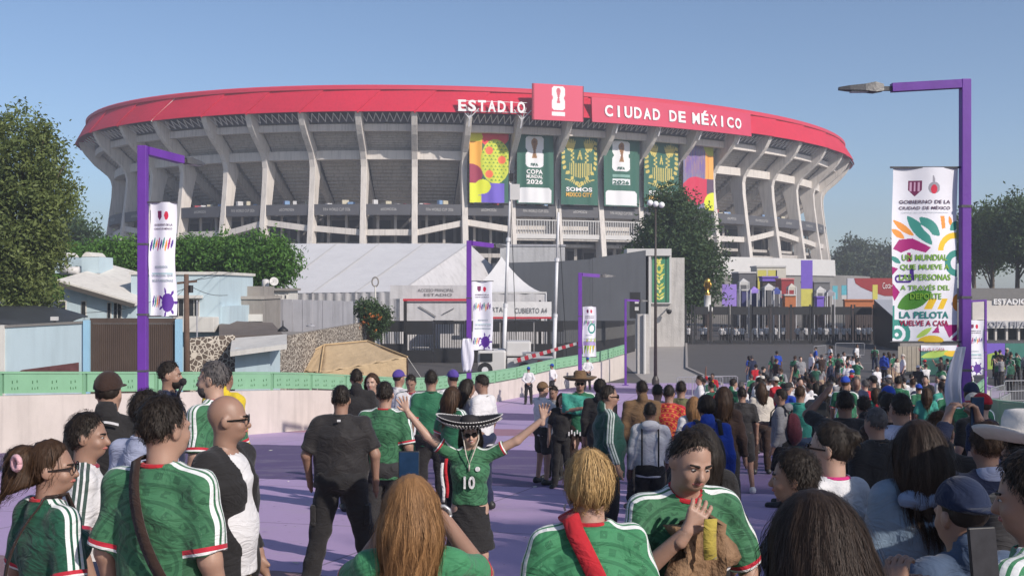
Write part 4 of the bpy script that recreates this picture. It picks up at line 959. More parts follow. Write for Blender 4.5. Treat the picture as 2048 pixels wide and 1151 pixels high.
# slate-grey concrete wall
SLATE = M('slate_painted_wall', (0.065, 0.072, 0.086), 0.8, 0.08, 0.5, 0.15, 8, streak=.2, coords='W')
gw = empty('grey_wall', (wx(1140, 95), 95, 0), 0, 'big plain slate-grey wall behind the curved black wall', 'wall'); o = Vector(gw.location)
tops = [(985, 526, 92.5), (1120, 522, 93.5), (1180, 518, 94.2), (1185, 516, 94.25), (1292, 500, 96)]
for (a, b) in zip(tops, tops[1:]):
    A, B = at(*a), at(*b); m_ = MB()
    m_.hexa([Vector((A.x, A.y, 0)) - o, Vector((B.x - .015, B.y, 0)) - o, Vector((B.x - .015, B.y + .3, 0)) - o, Vector((A.x, A.y + .3, 0)) - o, A - o, B - Vector((.015, 0, 0)) - o, B + Vector((-.015, .3, 0)) - o, A + Vector((0, .3, 0)) - o]); m_.build('panel', SLATE, gw)
wb = empty('sheet_cabin', (wx(1065, 100), 100, 0), 0, 'pale corrugated sheet cabin rising above the grey wall', 'cabin'); wbox(wb, 'wall', 1000, 1130, 491, 560, 100, 4, M('galvanised', (.42, .42, .43), .45, .12, .5, .5, 3, streak=.3, coords='W', dist=.06)); wbox(wb, 'roof_edge', 998, 1132, 488.5, 492, 99.9, 4.2, TIN)
# white portal with the green poster
pt = empty('poster_portal', (wx(1312, 99), 99, 0), 0, 'white concrete portal with a tall green and yellow poster', 'portal')
RIB = M('board_marked_concrete', (.47, .45, .43), .9, .12, 1.5, .6, 9, streak=.3, coords='W', dist=.05)
wboxz(pt, 'pier', 1302, 1369, 515, 0, 99.5, 2, RIB); wbox(pt, 'top_slab', 1254, 1343, 497, 511, 98.8, 2.8, WHT); wboxz(pt, 'fin', 1282, 1291, 511, 0, 99, 2.2, WHT); wboxz(pt, 'dark_slot', 1291.5, 1297, 512, 0, 100, 1, DARK); wboxz(pt, 'fin', 1297.5, 1302, 511, 0, 98.9, 2.2, WHT); wbox(pt, 'poster_frame', 1302.5, 1343, 511.5, 607, 99.2, .28, WHT)
o0 = Vector(pt.location); p = Paint(30, 80, 2.7, lin(60, 130, 95))
YL = lin(205, 200, 90)
for k in range(26):
    y = .15 + (k % 13) * .19; s = 1 if k < 13 else -1; p.leaf(.42, y, .42 + s * .32 * math.sin(1 + k), y + .22, .06, YL if k % 3 else lin(225, 215, 130))
p.ell(.4, 2.0, .22, .3, YL); p.ell(.4, 2.0, .1, .16, lin(60, 130, 95)); p.rect(.78, 0, .85, 2.7, lin(20, 50, 45)); p.rect(.85, 0, 1, 2.7, lin(50, 110, 85))
p.build('poster', lambda u, v: (wx(1304.5, 99.1) + u * (wx(1339, 99.1) - wx(1304.5, 99.1)) - o0.x, 99.15 + 0 * u - o0.y, wz(604, 99.1) + v * (wz(513, 99.1) - wz(604, 99.1)) - o0.z), pt)
sc_ = empty('security_camera', at(1338, 622, 98.6), 0, 'dark security camera dome on the white portal', 'camera'); MB().lathe([(.0, -.28), (.18, -.2), (.25, 0), (.25, .1), (.1, .16), (0, .17)], (0, 0, 0), 14).build('dome', BLACK, sc_, True); MB().beam((0, 0, .15), (0, .9, .25), .08).build('bracket', WHT, sc_)
cp = empty('concrete_pillar', (wx(1286, 70), 70, 0), 0, 'pale concrete pillar with a white drainpipe at the end of the parapet', 'pillar'); wboxz(cp, 'shaft', 1275, 1299, 628, 0, 68, .8, RIB); c0 = Vector(cp.location); MB().tube([Vector((wx(1289, 67.8), 67.85, 0)) - c0, Vector((wx(1289, 67.8), 67.85, wz(628, 67.8))) - c0], .09, 8).build('drainpipe', WHT, cp)
tlight = empty('signal_box', at(1270, 632, 80), 0, 'black signal box with two white lights beside the portal', 'signal'); MB().box((0, 0, .8), (.75, .35, 1.9)).build('housing', BLACK, tlight)
for z in (.55, 1.05): MB().box((0.1, -.2, z), (.28, .06, .26)).build('light', WHT, tlight)

# ================================================================== tan tent, masts, crane truck
CANV = M('tan_canvas', (0.50, 0.37, 0.22), 0.85, 0.1, 0.9, 0.6, 2.5, coords='W', dist=.12)
mt = empty('canvas_tent', (wx(690, 62), 62, 0), 0, 'tan canvas army tent pitched beyond the parapet', 'tent'); o = Vector(mt.location)
r0, r1 = at(648, 690, 62), at(735, 682, 63); e = [at(565, 735, 60), at(640, 745, 58.6), at(815, 714, 59.6), at(800, 712, 66), at(600, 725, 66)]
def panel(name, pts, mat, n=14):
    a, b, c, d_ = pts; rows = []
    for j in range(n + 1):
        f = j / n; rows.append([a.lerp(b, i / n).lerp(d_.lerp(c, i / n), f) + Vector((0, 0, -.05 * math.sin(math.pi * f) + .05 * math.sin(i * 2.1 + f * 1.5) * f)) - o for i in range(n + 1)])
    return solidify(MB().grid(rows).build(name, mat, mt, True), .02)
panel('roof_panel', [r0, r1, e[2], e[1]], CANV); panel('roof_panel', [r0, r0.lerp(r1, .02), e[1], e[0]], CANV); panel('roof_panel', [r1, r0, e[4], e[3]], CANV); panel('roof_panel', [r1.lerp(r0, .02), r1, e[3], e[2]], CANV); panel('roof_panel', [r0, r0.lerp(r1, .02), e[0], e[4]], CANV)
for a, b in ((0, 1), (1, 2), (2, 3), (3, 4), (4, 0)):
    A, B = e[a] - Vector((0, 0, .02)), e[b] - Vector((0, 0, .02)); rows = [[A.lerp(B, i / 10) + Vector((0, .05 * math.sin(i * 2), 0)) - o, Vector((A.lerp(B, i / 10).x, A.lerp(B, i / 10).y, 0)) - o] for i in range(11)]
    MB().grid(rows).build('wall_panel', CANV, mt, True)
for q in e: MB().tube([q - o, Vector((q.x, q.y, 0)) - o], .04, 6).build('pole', WOOD, mt)
for q in e[:3]: MB().tube([q - o, Vector((q.x + (q.x - r0.x) * .25, q.y - 1.4, 0)) - o], .015, 4).build('guy_rope', OFFW, mt)
for a, b in ((r0, r1), (r0, e[1]), (r0, e[0]), (r1, e[2])): MB().tube([a - o + Vector((0, 0, .03)), b - o + Vector((0, 0, .03))], .045, 6).build('seam', M('tan_seam', (.5, .36, .2), .85), mt)
for nm, base, top, lab in (('radio_mast', (1006, 748), (1021, 366), 'tall white lattice-free mast carrying a square panel in front of the stadium'), ('radio_mast', (1107, 742), (1117, 424), 'second white mast right of the one with the panel')):
    a, b = at(*base, 70), at(*top, 70); a.z = 0; ms = empty(nm, a, 0, lab, 'mast', 'two white masts on the truck lot')
    for k, (f0, f1, rr) in enumerate(((0, .35, .13), (.35, .7, .1), (.7, 1, .07))): MB().tube([(b - a) * f0, (b - a) * f1], rr, 10).build('section', STEEL, ms, True)
    for f in (.35, .7): MB().tube([(b - a) * (f - .01), (b - a) * (f + .01)], .15, 10).build('collar', STEEL, ms)
    MB().tube([(b - a), (b - a) + Vector((.0, 0, .8))], .02, 5).build('antenna', BLACK, ms)
    if base[0] == 1006: MB().box((b - a) * .96 + Vector((.3, -.1, -.1)), (.62, .12, 1.0)).build('square_panel', WHT, ms); MB().box((b - a) + Vector((.05, -.05, .35)), (.28, .2, .5)).build('antenna_box', BLACK, ms)
    MB().tube([(b - a) * .98, Vector((.9, .1, 0))], .025, 5).build('cable', BLACK, ms)
tk = empty('crane_truck', (wx(1020, 66), 66, 0), 0, 'white crane truck with red and white striped boom by the black gate', 'truck'); o = Vector(tk.location)
wbox(tk, 'cab', 955, 1012, 700, 745, 65.2, 2.2, WHT, .12); window(tk, 960, 985, 706, 722, 65.15, 0, BLACK); wbox(tk, 'body', 1014, 1108, 716, 752, 65.2, 2.2, WHT, .05); wbox(tk, 'machine_housing', 1012, 1062, 682, 712, 65.6, 1.6, WHT, .1); wbox(tk, 'chassis', 950, 1108, 750, 762, 65.3, 2, BLACK); wbox(tk, 'warning_sign', 1075, 1086, 720, 745, 65.1, .05, RED)
for px in (970, 1050, 1090):
    w_ = MB().tube([Vector((wx(px, 65), 65.0, .45)) - o, Vector((wx(px, 65), 65.35, .45)) - o], .45, 16).build('wheel', BLACK, tk); MB().tube([Vector((wx(px, 65), 64.96, .45)) - o, Vector((wx(px, 65), 65.0, .45)) - o], .2, 12).build('rim', STEEL, w_)
A, B = at(1028, 722, 64.9), at(1162, 684, 64.2); nseg = 18
for k in range(nseg):
    MB().beam(A.lerp(B, k / nseg) - o, A.lerp(B, (k + 1) / nseg - .002) - o, .22, .26 - .006 * k).build('boom_segment', RED if k % 2 else WHT, tk)
MB().beam(at(1040, 705, 65.8) - o, A.lerp(B, .45) - o, .12).build('boom_ram', STEEL, tk)

# ================================================================== POLES with printed banners
PURP = M('purple_pole_paint', (0.135, 0.035, 0.31), 0.45, 0.1, 2.5, 0.1, 20, streak=.25)
LAMPM = M('lamp_grey', (.075, .075, .08), .45, .1)
BWHITE = lin(222, 222, 230)
MAG = lin(160, 20, 110); TEAL = lin(50, 135, 125); ORG = lin(225, 145, 60); YEL = lin(225, 185, 40); GRN = lin(70, 130, 45); LIME = lin(170, 200, 90); VIO = lin(70, 40, 130)
def paint_big(p, text=True):
    p.C[:] = BWHITE      # asp 2.66
    # crest and heart emblem
    p.poly([(.24, 2.46), (.44, 2.46), (.44, 2.32), (.34, 2.22), (.24, 2.32)], lin(110, 35, 80)); 
    for k in range(3): p.rect(.26 + .06 * k, 2.30, .29 + .06 * k, 2.44, lin(200, 160, 185))
    p.ell(.62, 2.35, .09, .09, lin(150, 150, 160)); p.ell(.62, 2.33, .05, .07, lin(200, 40, 70)); p.leaf(.62, 2.40, .60, 2.54, .02, lin(150, 150, 160))
    # swirling leaves
    p.leaf(.02, 1.86, .34, 1.62, .05, ORG); p.leaf(.0, 1.72, .2, 1.58, .05, ORG)
    p.leaf(.24, 1.92, .60, 1.48, .085, TEAL); p.leaf(.42, 1.9, .72, 1.62, .09, TEAL); p.leaf(.44, 1.78, .62, 1.60, .025, BWHITE)
    p.poly([(.02, 1.42), (.12, 1.56), (.32, 1.58), (.58, 1.44), (.5, 1.36), (.3, 1.42), (.15, 1.36)], MAG)
    p.poly([(.73, 1.92), (.8, 1.92), (.82, 1.74), (.76, 1.72)], ORG); p.leaf(.88, 1.92, .92, 1.76, .03, ORG)
    p.ring(.98, 1.38, .2, .29, YEL, 1.2, 3.1); p.leaf(.9, 1.7, 1.05, 1.85, .06, TEAL)
    p.ring(1.0, 1.2, .1, .2, TEAL); p.leaf(-.02, 1.3, .14, 1.2, .04, TEAL); p.poly([(-.01, 1.15), (.1, 1.12), (0, 1.02)], MAG)
    p.rrect(.04, .9, .3, 1.02, .05, VIO); p.rrect(.07, .93, .27, .99, .03, BWHITE); p.rect(.27, .94, .33, 1.18, VIO); p.rect(.24, 1.22, .29, 1.36, MAG)
    p.poly([(0, .9), (.12, .76), (.03, .62), (0, .7)], MAG)
    p.leaf(.08, .52, .58, .76, .13, GRN); p.poly([(.46, .5), (.54, .66), (.66, .66), (.58, .5)], YEL); p.poly([(.66, .5), (.74, .66), (.84, .66), (.76, .5)], YEL); p.ell(1.0, .6, .08, .13, ORG)
    p.ell(.06, .12, .22, .22, TEAL); p.ring(.08, .12, .08, .13, BWHITE, -2.4, 2.6); p.ell(.07, .11, .03, .03, BWHITE)
    p.leaf(.36, .06, .58, .22, .04, LIME); p.poly([(.58, .14), (.7, .14), (.68, .26)], MAG); p.poly([(.76, .26), (1, .26), (1, .0), (.88, .04)], MAG); p.ell(.58, .0, .2, .1, YEL); p.poly([(.86, .0), (1, .12), (1, .17), (.83, .03)], BWHITE)
    p.rect(0, .1, .03, .55, TEAL)
def paint_small(p):
    p.C[:] = BWHITE
    p.poly([(.26, 2.46), (.44, 2.46), (.44, 2.32), (.35, 2.24), (.26, 2.32)], lin(110, 35, 80)); p.ell(.62, 2.35, .08, .1, lin(200, 40, 70))
    for k in range(9): p.leaf(.05 + .1 * k, 1.5 + .04 * (k % 3), .1 + .1 * k, 1.8 + .05 * (k % 2), .035, (VIO, TEAL, ORG, MAG)[k % 4])
    p.ell(.66, .32, .22, .22, lin(85, 40, 140))
    for k in range(7): p.leaf(.66 + .2 * math.cos(k * .9), .32 + .2 * math.sin(k * .9), .66 + .36 * math.cos(k * .9), .32 + .36 * math.sin(k * .9), .035, lin(85, 40, 140))
    for k in range(4): p.leaf(.05 + .08 * k, .2, .12 + .08 * k, .5, .03, (VIO, TEAL, ORG, MAG)[k % 4])
    p.rect(.1, .98, .9, 1.02, lin(160, 190, 195))
def paint_third(p):
    p.C[:] = BWHITE; p.ell(.35, 2.4, .08, .1, lin(110, 35, 80)); p.ell(.62, 2.4, .07, .1, lin(200, 40, 70))
    for k in range(10): p.leaf(.05 + .09 * k, 1.6 + .06 * (k % 3), .12 + .09 * k, 1.95, .03, (VIO, TEAL, GRN, MAG)[k % 4])
    p.ring(.68, 1.5, .18, .28, TEAL); 
    for k in range(12): p.leaf(.1 + .07 * k, .15 + .2 * (k % 3), .2 + .07 * k, .75 + .1 * (k % 4), .05, (LIME, GRN, YEL, LIME)[k % 4])
    p.rect(.05, .6, .95, .8, lin(170, 150, 200))
def purple_pole(label, px, d, h, arm_dir, arm=1.05, banner=None, side=1, bz=(2.0, 4.1), bw=.78, w=.125, group='purple lamp posts along the ramp', textbig=False, zbase=None):
    z = ground(d) if zbase is None else zbase
    pl = empty('purple_lamp_post', (wx(px, d), d, z), 0, label, 'lamp post', group)
    bevel(MB().box((0, 0, h / 2), (w, w, h)).build('post', PURP, pl), .008); MB().box((0, 0, .02), (.32, .32, .04)).build('base_plate', PURP, pl); MB().box((0, -w / 2 - .003, .75), (w * .6, .008, .26)).build('hatch_door', PURP, pl)
    for zz in (h * .36, h * .52, h * .72): MB().box((0, 0, zz), (w + .012, w + .012, .03)).build('clamp_band', LAMPM, pl)
    a = Vector((math.cos(arm_dir), math.sin(arm_dir), 0)); top = Vector((0, 0, h - w / 2))
    if arm:
        MB().beam(top + a * w / 2, top + a * arm + Vector((0, 0, -.04)), w, w * .9).build('arm', PURP, pl)
        e = top + a * arm + Vector((0, 0, -.05)); L = MB().beam(e, e + a * .12, .05, .05).build('lamp_neck', LAMPM, pl)
        nrm = Vector((-a.y, a.x, 0)); m_ = MB(); pts = [(0.1, .055, .05), (.2, .08, .075), (.32, .09, .05), (.5, .07, .035), (.62, .03, .02)]
        rings = []
        for (s, hw, hh) in pts: c = e + a * s; rings.append([c + nrm * hw - Vector((0, 0, hh * .6)), c - nrm * hw - Vector((0, 0, hh * .6)), c - nrm * hw * .8 + Vector((0, 0, hh)), c + nrm * hw * .8 + Vector((0, 0, hh))])
        for r_ in rings: m_.v += [tuple(q) for q in r_]
        for k in range(len(rings) - 1):
            for j in range(4): A = k * 4 + j; B = k * 4 + (j + 1) % 4; m_.f.append((A, B, B + 4, A + 4))
        m_.f += [(0, 1, 2, 3), tuple(len(m_.v) - 4 + j for j in (3, 2, 1, 0))]
        lh = m_.build('lamp_head', LAMPM, pl); MB().box(e + a * .38 - Vector((0, 0, .035)), (.2, .1, .012), arm_dir).build('lamp_lens', WHT, lh)
    if banner:
        fnp, (nu, nv) = banner; p = Paint(nu, nv, 2.66, BWHITE); fnp(p); sd = random.random() * 6
        def fn(u, v):
            wv = .035 * np.sin(u * 7 + sd) * (1 - v * .3) + .02 * np.sin(v * 9 + sd)
            return side * (w / 2 + .03 + (u if side > 0 else 1 - u) * bw) + .012 * np.sin(v * 8 + sd), wv - .0, bz[0] + (bz[1] - bz[0]) * v
        bn = p.build('banner', fn, pl)
        for zz in bz: MB().tube([(side * w / 2, 0, zz), (side * (w / 2 + bw + .06), 0, zz)], .012, 6).build('banner_rod', LAMPM, pl)
        def tx(s, cu, v0, wd, ht, mat, bold=.02):
            def g(u, v, q):
                x, y, zz = fn(np.array(cu + u), np.array((v0 + v) / 2.66)); return Vector((float(x), float(y) - .008, float(zz)))
            lettering(s, g, wd, ht, mat, bn, 'printed_text', bold)
        TD = M('print_dark', lin(90, 70, 90), .7, .03); TL = M('print_lime', lin(120, 165, 55), .7, .03); TT = M('print_teal', lin(40, 125, 120), .7, .03); TM = M('print_magenta', lin(150, 20, 70), .7, .03); TGY = M('print_grey', lin(150, 165, 172), .7, .03)
        if textbig:
            tx('GOBIERNO DE LA', .5, 2.11, .78, .055, TD); tx('CIUDAD DE MÉXICO', .5, 2.02, .78, .06, TD); tx('CAPITAL DE LA TRANSFORMACIÓN', .5, 1.965, .7, .022, TGY, 0)
            for s, y, wd in (('UN MUNDIAL', 1.24, .68), ('QUE MUEVE A', 1.09, .74), ('LAS PERSONAS', .94, .78), ('A TRAVÉS DEL', .79, .74), ('DEPORTE', .65, .46)): tx(s, .5, y, wd, .095, TL, .025)
            tx('LA PELOTA', .48, .36, .74, .105, TT, .03); tx('VUELVE A CASA', .48, .245, .74, .085, TM, .03)
        else:
            tx('GOBIERNO DE LA', .5, 2.11, .7, .05, TD); tx('CIUDAD DE MÉXICO', .5, 2.02, .7, .055, TD)
            tx('BIENVENIDOS', .5, 1.12, .5, .06, TGY); tx('UN MUNDIAL QUE', .5, .92, .8, .06, TGY); tx('MUEVE PERSONAS', .5, .8, .8, .06, TGY)
    return pl
purple_pole('big purple lamp post on the right with the large colourful banner', 1930, 13.0, 5.36, R(178), .86, (paint_big, (130, 346)), -1, (2.26, 4.32), .77, .11, textbig=True)
purple_pole('purple lamp post on the left in front of the brown gate, white banner', 286, 16.8, 5.36, R(71), .95, (paint_small, (60, 160)), 1, (2.76, 4.5), .40, .135)
purple_pole('purple lamp post in the middle before the white tents, narrow banner', 938, 28.8, 5.36, R(52), .95, (paint_small, (44, 110)), 1, (2.5, 4.3), .52, .13)
purple_pole('purple lamp post before the black wall with a green banner', 1160, 38.0, 5.36, R(20), .72, (paint_third, (40, 100)), 1, (2.45, 4.2), .46, .13)
purple_pole('short thin purple lamp post at the end of the left parapet', 1251, 59.8, 4.7, R(20), .8, None, w=.12)
purple_pole('thin purple post with a pale banner behind the big banner pole', 1971, 48.0, 4.8, R(180), 0.7, (paint_small, (36, 90)), -1, (1.5, 3.9), .82, .09)
# loose cloths wrapped low on two poles
CLOTHW = M('white_cloth', (.62, .62, .7), .8, .06, 3, .3, 6)
def cloth(label, px, d, py0, py1, wd, side, curve):
    z0, z1 = wz(py1, d), wz(py0, d); c = empty('loose_cloth', (wx(px, d), d, z0), 0, label, 'cloth'); rows = []
    for j in range(15):
        f = j / 14; rows.append([(side * wd * (k / 6 - .5) * (.35 + .75 * math.sin(math.pi * (.12 + .75 * f))) + curve * math.sin(math.pi * f), -.1 + .03 * math.sin(k * 1.9 + f * 5), (z1 - z0) * f) for k in range(7)])
    solidify(MB().grid(rows).build('sheet', CLOTHW, c, True), .004); MB().tube([(-side * curve * 0, -.06, z1 - z0), (side * .02, .0, z1 - z0 + .03)], .012, 5).build('tie', BLACK, c)
cloth('white cloth sagging from the big purple banner pole', 1914, 12.7, 692, 858, .17, 1, -.08)
cloth('white cloth wrapped round the middle purple post', 934, 28.6, 676, 742, .3, 1, .02)
# tall dark street lamp with three globes
tl = empty('street_lamp', (wx(1311, 60), 60, 0), 0, 'tall thin dark street lamp with white globe lights before the dark tree', 'street lamp'); ht = wz(410, 60)
MB().tube([(0, 0, 0), (0, 0, ht)], [.1, .05], 10).build('mast', M('dark_bronze', (.05, .04, .035), .5), tl, True); MB().lathe([(.2, 0), (.2, .3), (.11, .5)], (0, 0, 0), 12).build('base', MATS['dark_bronze'], tl)
GLOBE = M('globe_glass', (.8, .8, .8), .25, .02, 1, 0)
for k, (dx, dz) in enumerate(((-.3, .12), (.0, .05), (.32, -.0))):
    MB().tube([(0, 0, ht - .25), (dx * .9, -.05 * k, ht - .2 + dz)], .025, 6).build('arm', MATS['dark_bronze'], tl); g = MB().lathe([(.001, -.17), (.1, -.14), (.16, -.06), (.17, 0), (.16, .06), (.1, .14), (.001, .17)], (0, 0, 0), 14).build('globe', GLOBE, tl, True); g.location = (dx, -.05 * k, ht + dz)

# ================================================================== MAIN GATE FENCE and what stands behind it
mg = empty('main_gate', (wx(1565, 104), 104, 0), 0, 'long black security fence with gates across the stadium forecourt', 'fence'); o = Vector(mg.location)
pp_ = [1371, 1386, 1421, 1460, 1501, 1542, 1582, 1623, 1666, 1706, 1748]
zt = wz(613, 104)
for k, px in enumerate(pp_):
    x = wx(px, 104)
    for dx in ((-.14, .14) if k % 2 else (0,)): MB().box(Vector((x + dx, 104, zt / 2 + .1)) - o, (.12 if k % 2 else .2, .16, zt + .2)).build('post', BLACK, mg)
for a, b in zip(pp_, pp_[1:]):
    x0, x1 = wx(a, 104) + .22, wx(b, 104) - .22
    if x1 - x0 < .4: continue
    MB().box(Vector(((x0 + x1) / 2, 104, zt - .38)) - o, (x1 - x0, .1, .76)).build('header_panel', BLACK, mg); MB().box(Vector(((x0 + x1) / 2, 104, .22)) - o, (x1 - x0, .08, .3)).build('kick_panel', BLACK, mg)
    bars_run(mg, Vector((x0, 104, 0)), Vector((x1, 104, 0)), .3, zt - .76, max(3, int((x1 - x0) / .2)), BLACK, .028)
fs = empty('ticket_booth', (wx(1775, 96), 96, 0), 0, 'booth with slanted corrugated roof at the right end of the gate', 'booth'); o = Vector(fs.location)
CORR = M('corrugated_roof', (.5, .5, .52), .4, .08, .5, .1, coords='W')
A = [at(1748, 599, 103), at(1800, 645, 93), at(1880, 645, 93), at(1840, 599, 103)]
nr = 22
for k in range(nr):
    f0, f1 = k / nr, (k + .82) / nr; q = [A[0].lerp(A[3], f0), A[1].lerp(A[2], f0), A[1].lerp(A[2], f1), A[0].lerp(A[3], f1)]
    MB().hexa([p - o - Vector((0, 0, .05)) for p in q] + [p - o + Vector((0, 0, .03)) for p in q]).build('roof_rib', CORR, fs)
MB().hexa([p - o - Vector((0, 0, .12)) for p in A] + [p - o - Vector((0, 0, .055)) for p in A]).build('roof_sheet', TIN, fs)
MB().add([A[0] - o, A[1] - o, Vector((A[1].x, A[1].y, 0)) - o, Vector((A[0].x, A[0].y, 0)) - o], [(0, 1, 2, 3)]).build('side_wall', BLACK, fs)
wboxz(fs, 'front_wall', 1797, 1880, 648, 0, 93.1, .2, GREYW)
# fan zone beyond the gate
BASEM = M('stall_base_brown', (.06, .045, .042), .85, .25, .6, coords='W')
def simple_stand(name, label, cat, px0, px1, py0, py1, d, mat, roofmat=None, depth=2.0):
    r_ = empty(name, (wx((px0 + px1) / 2, d), d, 0), 0, label, cat); zb_ = wz(py1, d); wbox(r_, 'body', px0, px1, py0 + 3, py1, d, depth, mat); wboxz(r_, 'base', px0 + .5, px1 - .5, py1 + .2, 0, d + .2, depth - .3, BASEM)
    wbox(r_, 'top', px0 - 1, px1 + 1, py0, py0 + 3, d - .15, depth + .3, roofmat or WHT); return r_
PUR = M('purple_print', (.16, .09, .48), .6, .12, .8, coords='W'); LPUR = M('light_purple_print', (.3, .2, .62), .6, .1, .8, coords='W'); ORA = M('orange_print', (.42, .13, .04), .6, .1, coords='W'); TEALM = M('teal_print', (.1, .4, .48), .6, .1, coords='W'); YELM = M('yellow_print', (.55, .5, .1), .6, .1, coords='W'); REDM = M('red_kiosk', (.3, .025, .03), .5, .1, coords='W'); CRM = M('cream_board', (.55, .52, .45), .7, .08, coords='W'); NAV = M('navy_print', (.04, .04, .16), .6, .1, coords='W')
def flagban(label, px0, px1, py0, py1, d, mats):
    z0, z1 = wz(py1, d), wz(py0, d); x0, x1 = wx(px0, d), wx(px1, d); r_ = empty('upright_banner', ((x0 + x1) / 2, d, 0), 0, label, 'banner', 'upright banners in the fan zone'); n = len(mats)
    MB().box((0, .1, z1 / 2), (.12, .12, z1)).build('mast', BLACK, r_)
    zz = z1
    for k, (m_, f) in enumerate(mats):
        h = (z1 - z0) * f; MB().box((0, 0, zz - h / 2), (x1 - x0, .08, h - .01)).build('printed_panel', m_, r_); zz -= h
flagban('light purple upright banner behind the gate near the dark tree', 1444, 1473, 568, 612, 118, [(LPUR, 1)])
flagban('tall blue and yellow upright banner in front of the stadium foot', 1602, 1625, 520, 612, 120, [(PUR, .62), (YELM, .38)])
flagban('narrow navy and red upright banner at the portal edge', 1371, 1386, 585, 612, 122, [(NAV, 1)])
flagban('small turquoise upright banner beside the portal', 1388, 1397, 580, 605, 124, [(TEALM, 1)])
flagban('narrow yellow upright banner before the red sponsor stand', 1745, 1755, 569, 600, 116, [(YELM, 1)])
flagban('small white and teal upright banner before the sponsor stand', 1665, 1675, 571, 598, 126, [(TEALM, 1)])
flagban('second small teal upright banner before the sponsor stand', 1683, 1693, 570, 598, 128, [(TEALM, .7), (WHT, .3)])
simple_stand('white_stand', 'white flat-roofed stall under the stadium columns', 'stall', 1478, 1512, 543, 600, 150, M('shade_interior', (.12, .12, .13), .8), WHT, 5)
simple_stand('printed_stand', 'white stall with yellow and green prints under the columns', 'stall', 1514, 1572, 531, 560, 152, CRM, WHT, 4)
simple_stand('printed_stand', 'purple and navy stall behind the gate', 'stall', 1484, 1524, 578, 612, 132, NAV, WHT, 3)
simple_stand('purple_stall', 'small purple canopy stall between the printed stalls', 'stall', 1525, 1556, 552, 562, 145, PUR, PUR, 2)
simple_stand('red_kiosk', 'red kiosk left of the tall blue banner', 'kiosk', 1563, 1588, 556, 596, 135, REDM, M('salmon', (.6, .2, .2), .5), 3)
simple_stand('dark_stall', 'dark stall behind the gate left of the red kiosk', 'stall', 1534, 1556, 574, 612, 129, M('stall_grey', (.09, .09, .1), .8), M('stall_roof_grey', (.25, .25, .27), .7), 3)
simple_stand('orange_barrier', 'long orange barrier board right of the tall blue banner', 'barrier', 1690, 1748, 598, 616, 112, ORA, ORA, .4)
simple_stand('orange_bin', 'orange box stand behind the gate', 'box', 1570, 1592, 588, 614, 114, ORA, WHT, 1)
simple_stand('purple_bin', 'small purple box left of the orange barrier', 'box', 1634, 1648, 592, 614, 114, PUR, PUR, 1)
simple_stand('grey_marquee', 'grey flat canopy right of the tall blue banner', 'canopy', 1628, 1660, 562, 592, 138, M('canopy_side_grey', (.16, .16, .17), .8), M('canopy_top_grey', (.24, .24, .25), .7), 6)
for i, (px, c) in enumerate(((1524, YELM), (1545, YELM), (1560, CRM))): 
    r_ = empty('printed_board', (wx(px, 151), 151, 0), 0, ['left yellow board on the white stall', 'middle yellow board on the white stall', 'cream board on the white stall'][i], 'board', 'boards on the white stall'); MB().box((0, 0, wz(545, 151) / 2 + .1), (1.2, .1, wz(538, 151))).build('panel', c, r_)
def canopy(label, px, w_, py0, py1, d, mat):
    z1, z0 = wz(py0, d), wz(py1, d); hw = wx(1024 + w_ / 2, d); r_ = empty('small_canopy', (wx(px, d), d, 0), 0, label, 'canopy', 'small canopies in the fan zone'); zm = z0 + (z1 - z0) * .78
    MB().add([(-hw, -hw, zm), (hw, -hw, zm), (hw, hw, zm), (-hw, hw, zm), (0, 0, z1)], [(0, 1, 4), (1, 2, 4), (2, 3, 4), (3, 0, 4)]).build('roof', mat, r_)
    for k, (a, b_, c_, e_) in enumerate(((-hw, -hw, hw, -hw), (hw, -hw, hw, hw), (hw, hw, -hw, hw), (-hw, hw, -hw, -hw))):
        MB().add([(a, b_, zm), (c_, e_, zm), (c_, e_, zm - .35), (a, b_, zm - .35)], [(0, 1, 2, 3)]).build('valance', mat, r_); MB().beam((a, b_, 0), (a, b_, zm), .08).build('leg', STEEL, r_)
for i, (px, w_, y0, y1, d, m_, lb) in enumerate(((1487, 18, 556, 590, 128, WHT, 'white canopy right of the light purple banner'), (1508, 16, 572, 604, 118, LPUR, 'light purple canopy low behind the gate'), (1537, 18, 566, 600, 122, WHT, 'white canopy in the middle of the fan zone'), (1553, 14, 574, 606, 116, M('canopy_blue', (.05, .07, .28), .6), 'dark blue canopy before the red kiosk'), (1583, 15, 566, 600, 124, CRM, 'cream canopy beside the tall blue banner'), (1640, 17, 572, 604, 120, WHT, 'white canopy right of the tall blue banner'), (1660, 15, 578, 607, 116, M('canopy_grey2', (.3, .3, .32), .6), 'grey canopy left of the orange barrier'))): canopy(lb, px, w_, y0, y1, d, m_)
sp = empty('sponsor_stand', (wx(1745, 132), 132, 0), 0, 'white and red sponsor stand roof with script lettering right of the gate', 'stand'); o = Vector(sp.location)
x0, x1 = wx(1694, 132), wx(1830, 132); zt, zb = wz(556, 132), wz(604, 132)
MB().box(Vector(((x0 + x1) / 2, 132, (zt + zb) / 2)) - o, (x1 - x0, .3, zt - zb)).build('board', M('stand_lilac_white', (.5, .5, .56), .6, .05), sp)
cv = [Vector((x0 + (x1 - x0) * .1, 131.82, zt)) - o] + [Vector((x0 + (x1 - x0) * f, 131.82, zt - (zt - zb) * (.12 + .62 * min(1, (f - .1) / .45) ** .6))) - o for f in (.12, .2, .3, .42, .55, .75, 1)] + [Vector((x1, 131.82, zt)) - o]
MB().prism(cv, (0, .02, 0)).build('red_swoosh', REDM, sp); MB().box(Vector(((x0 + x1) / 2, 132, zb / 2)) - o, (x1 - x0 - .6, .2, zb)).build('lower_wall', DARK, sp)
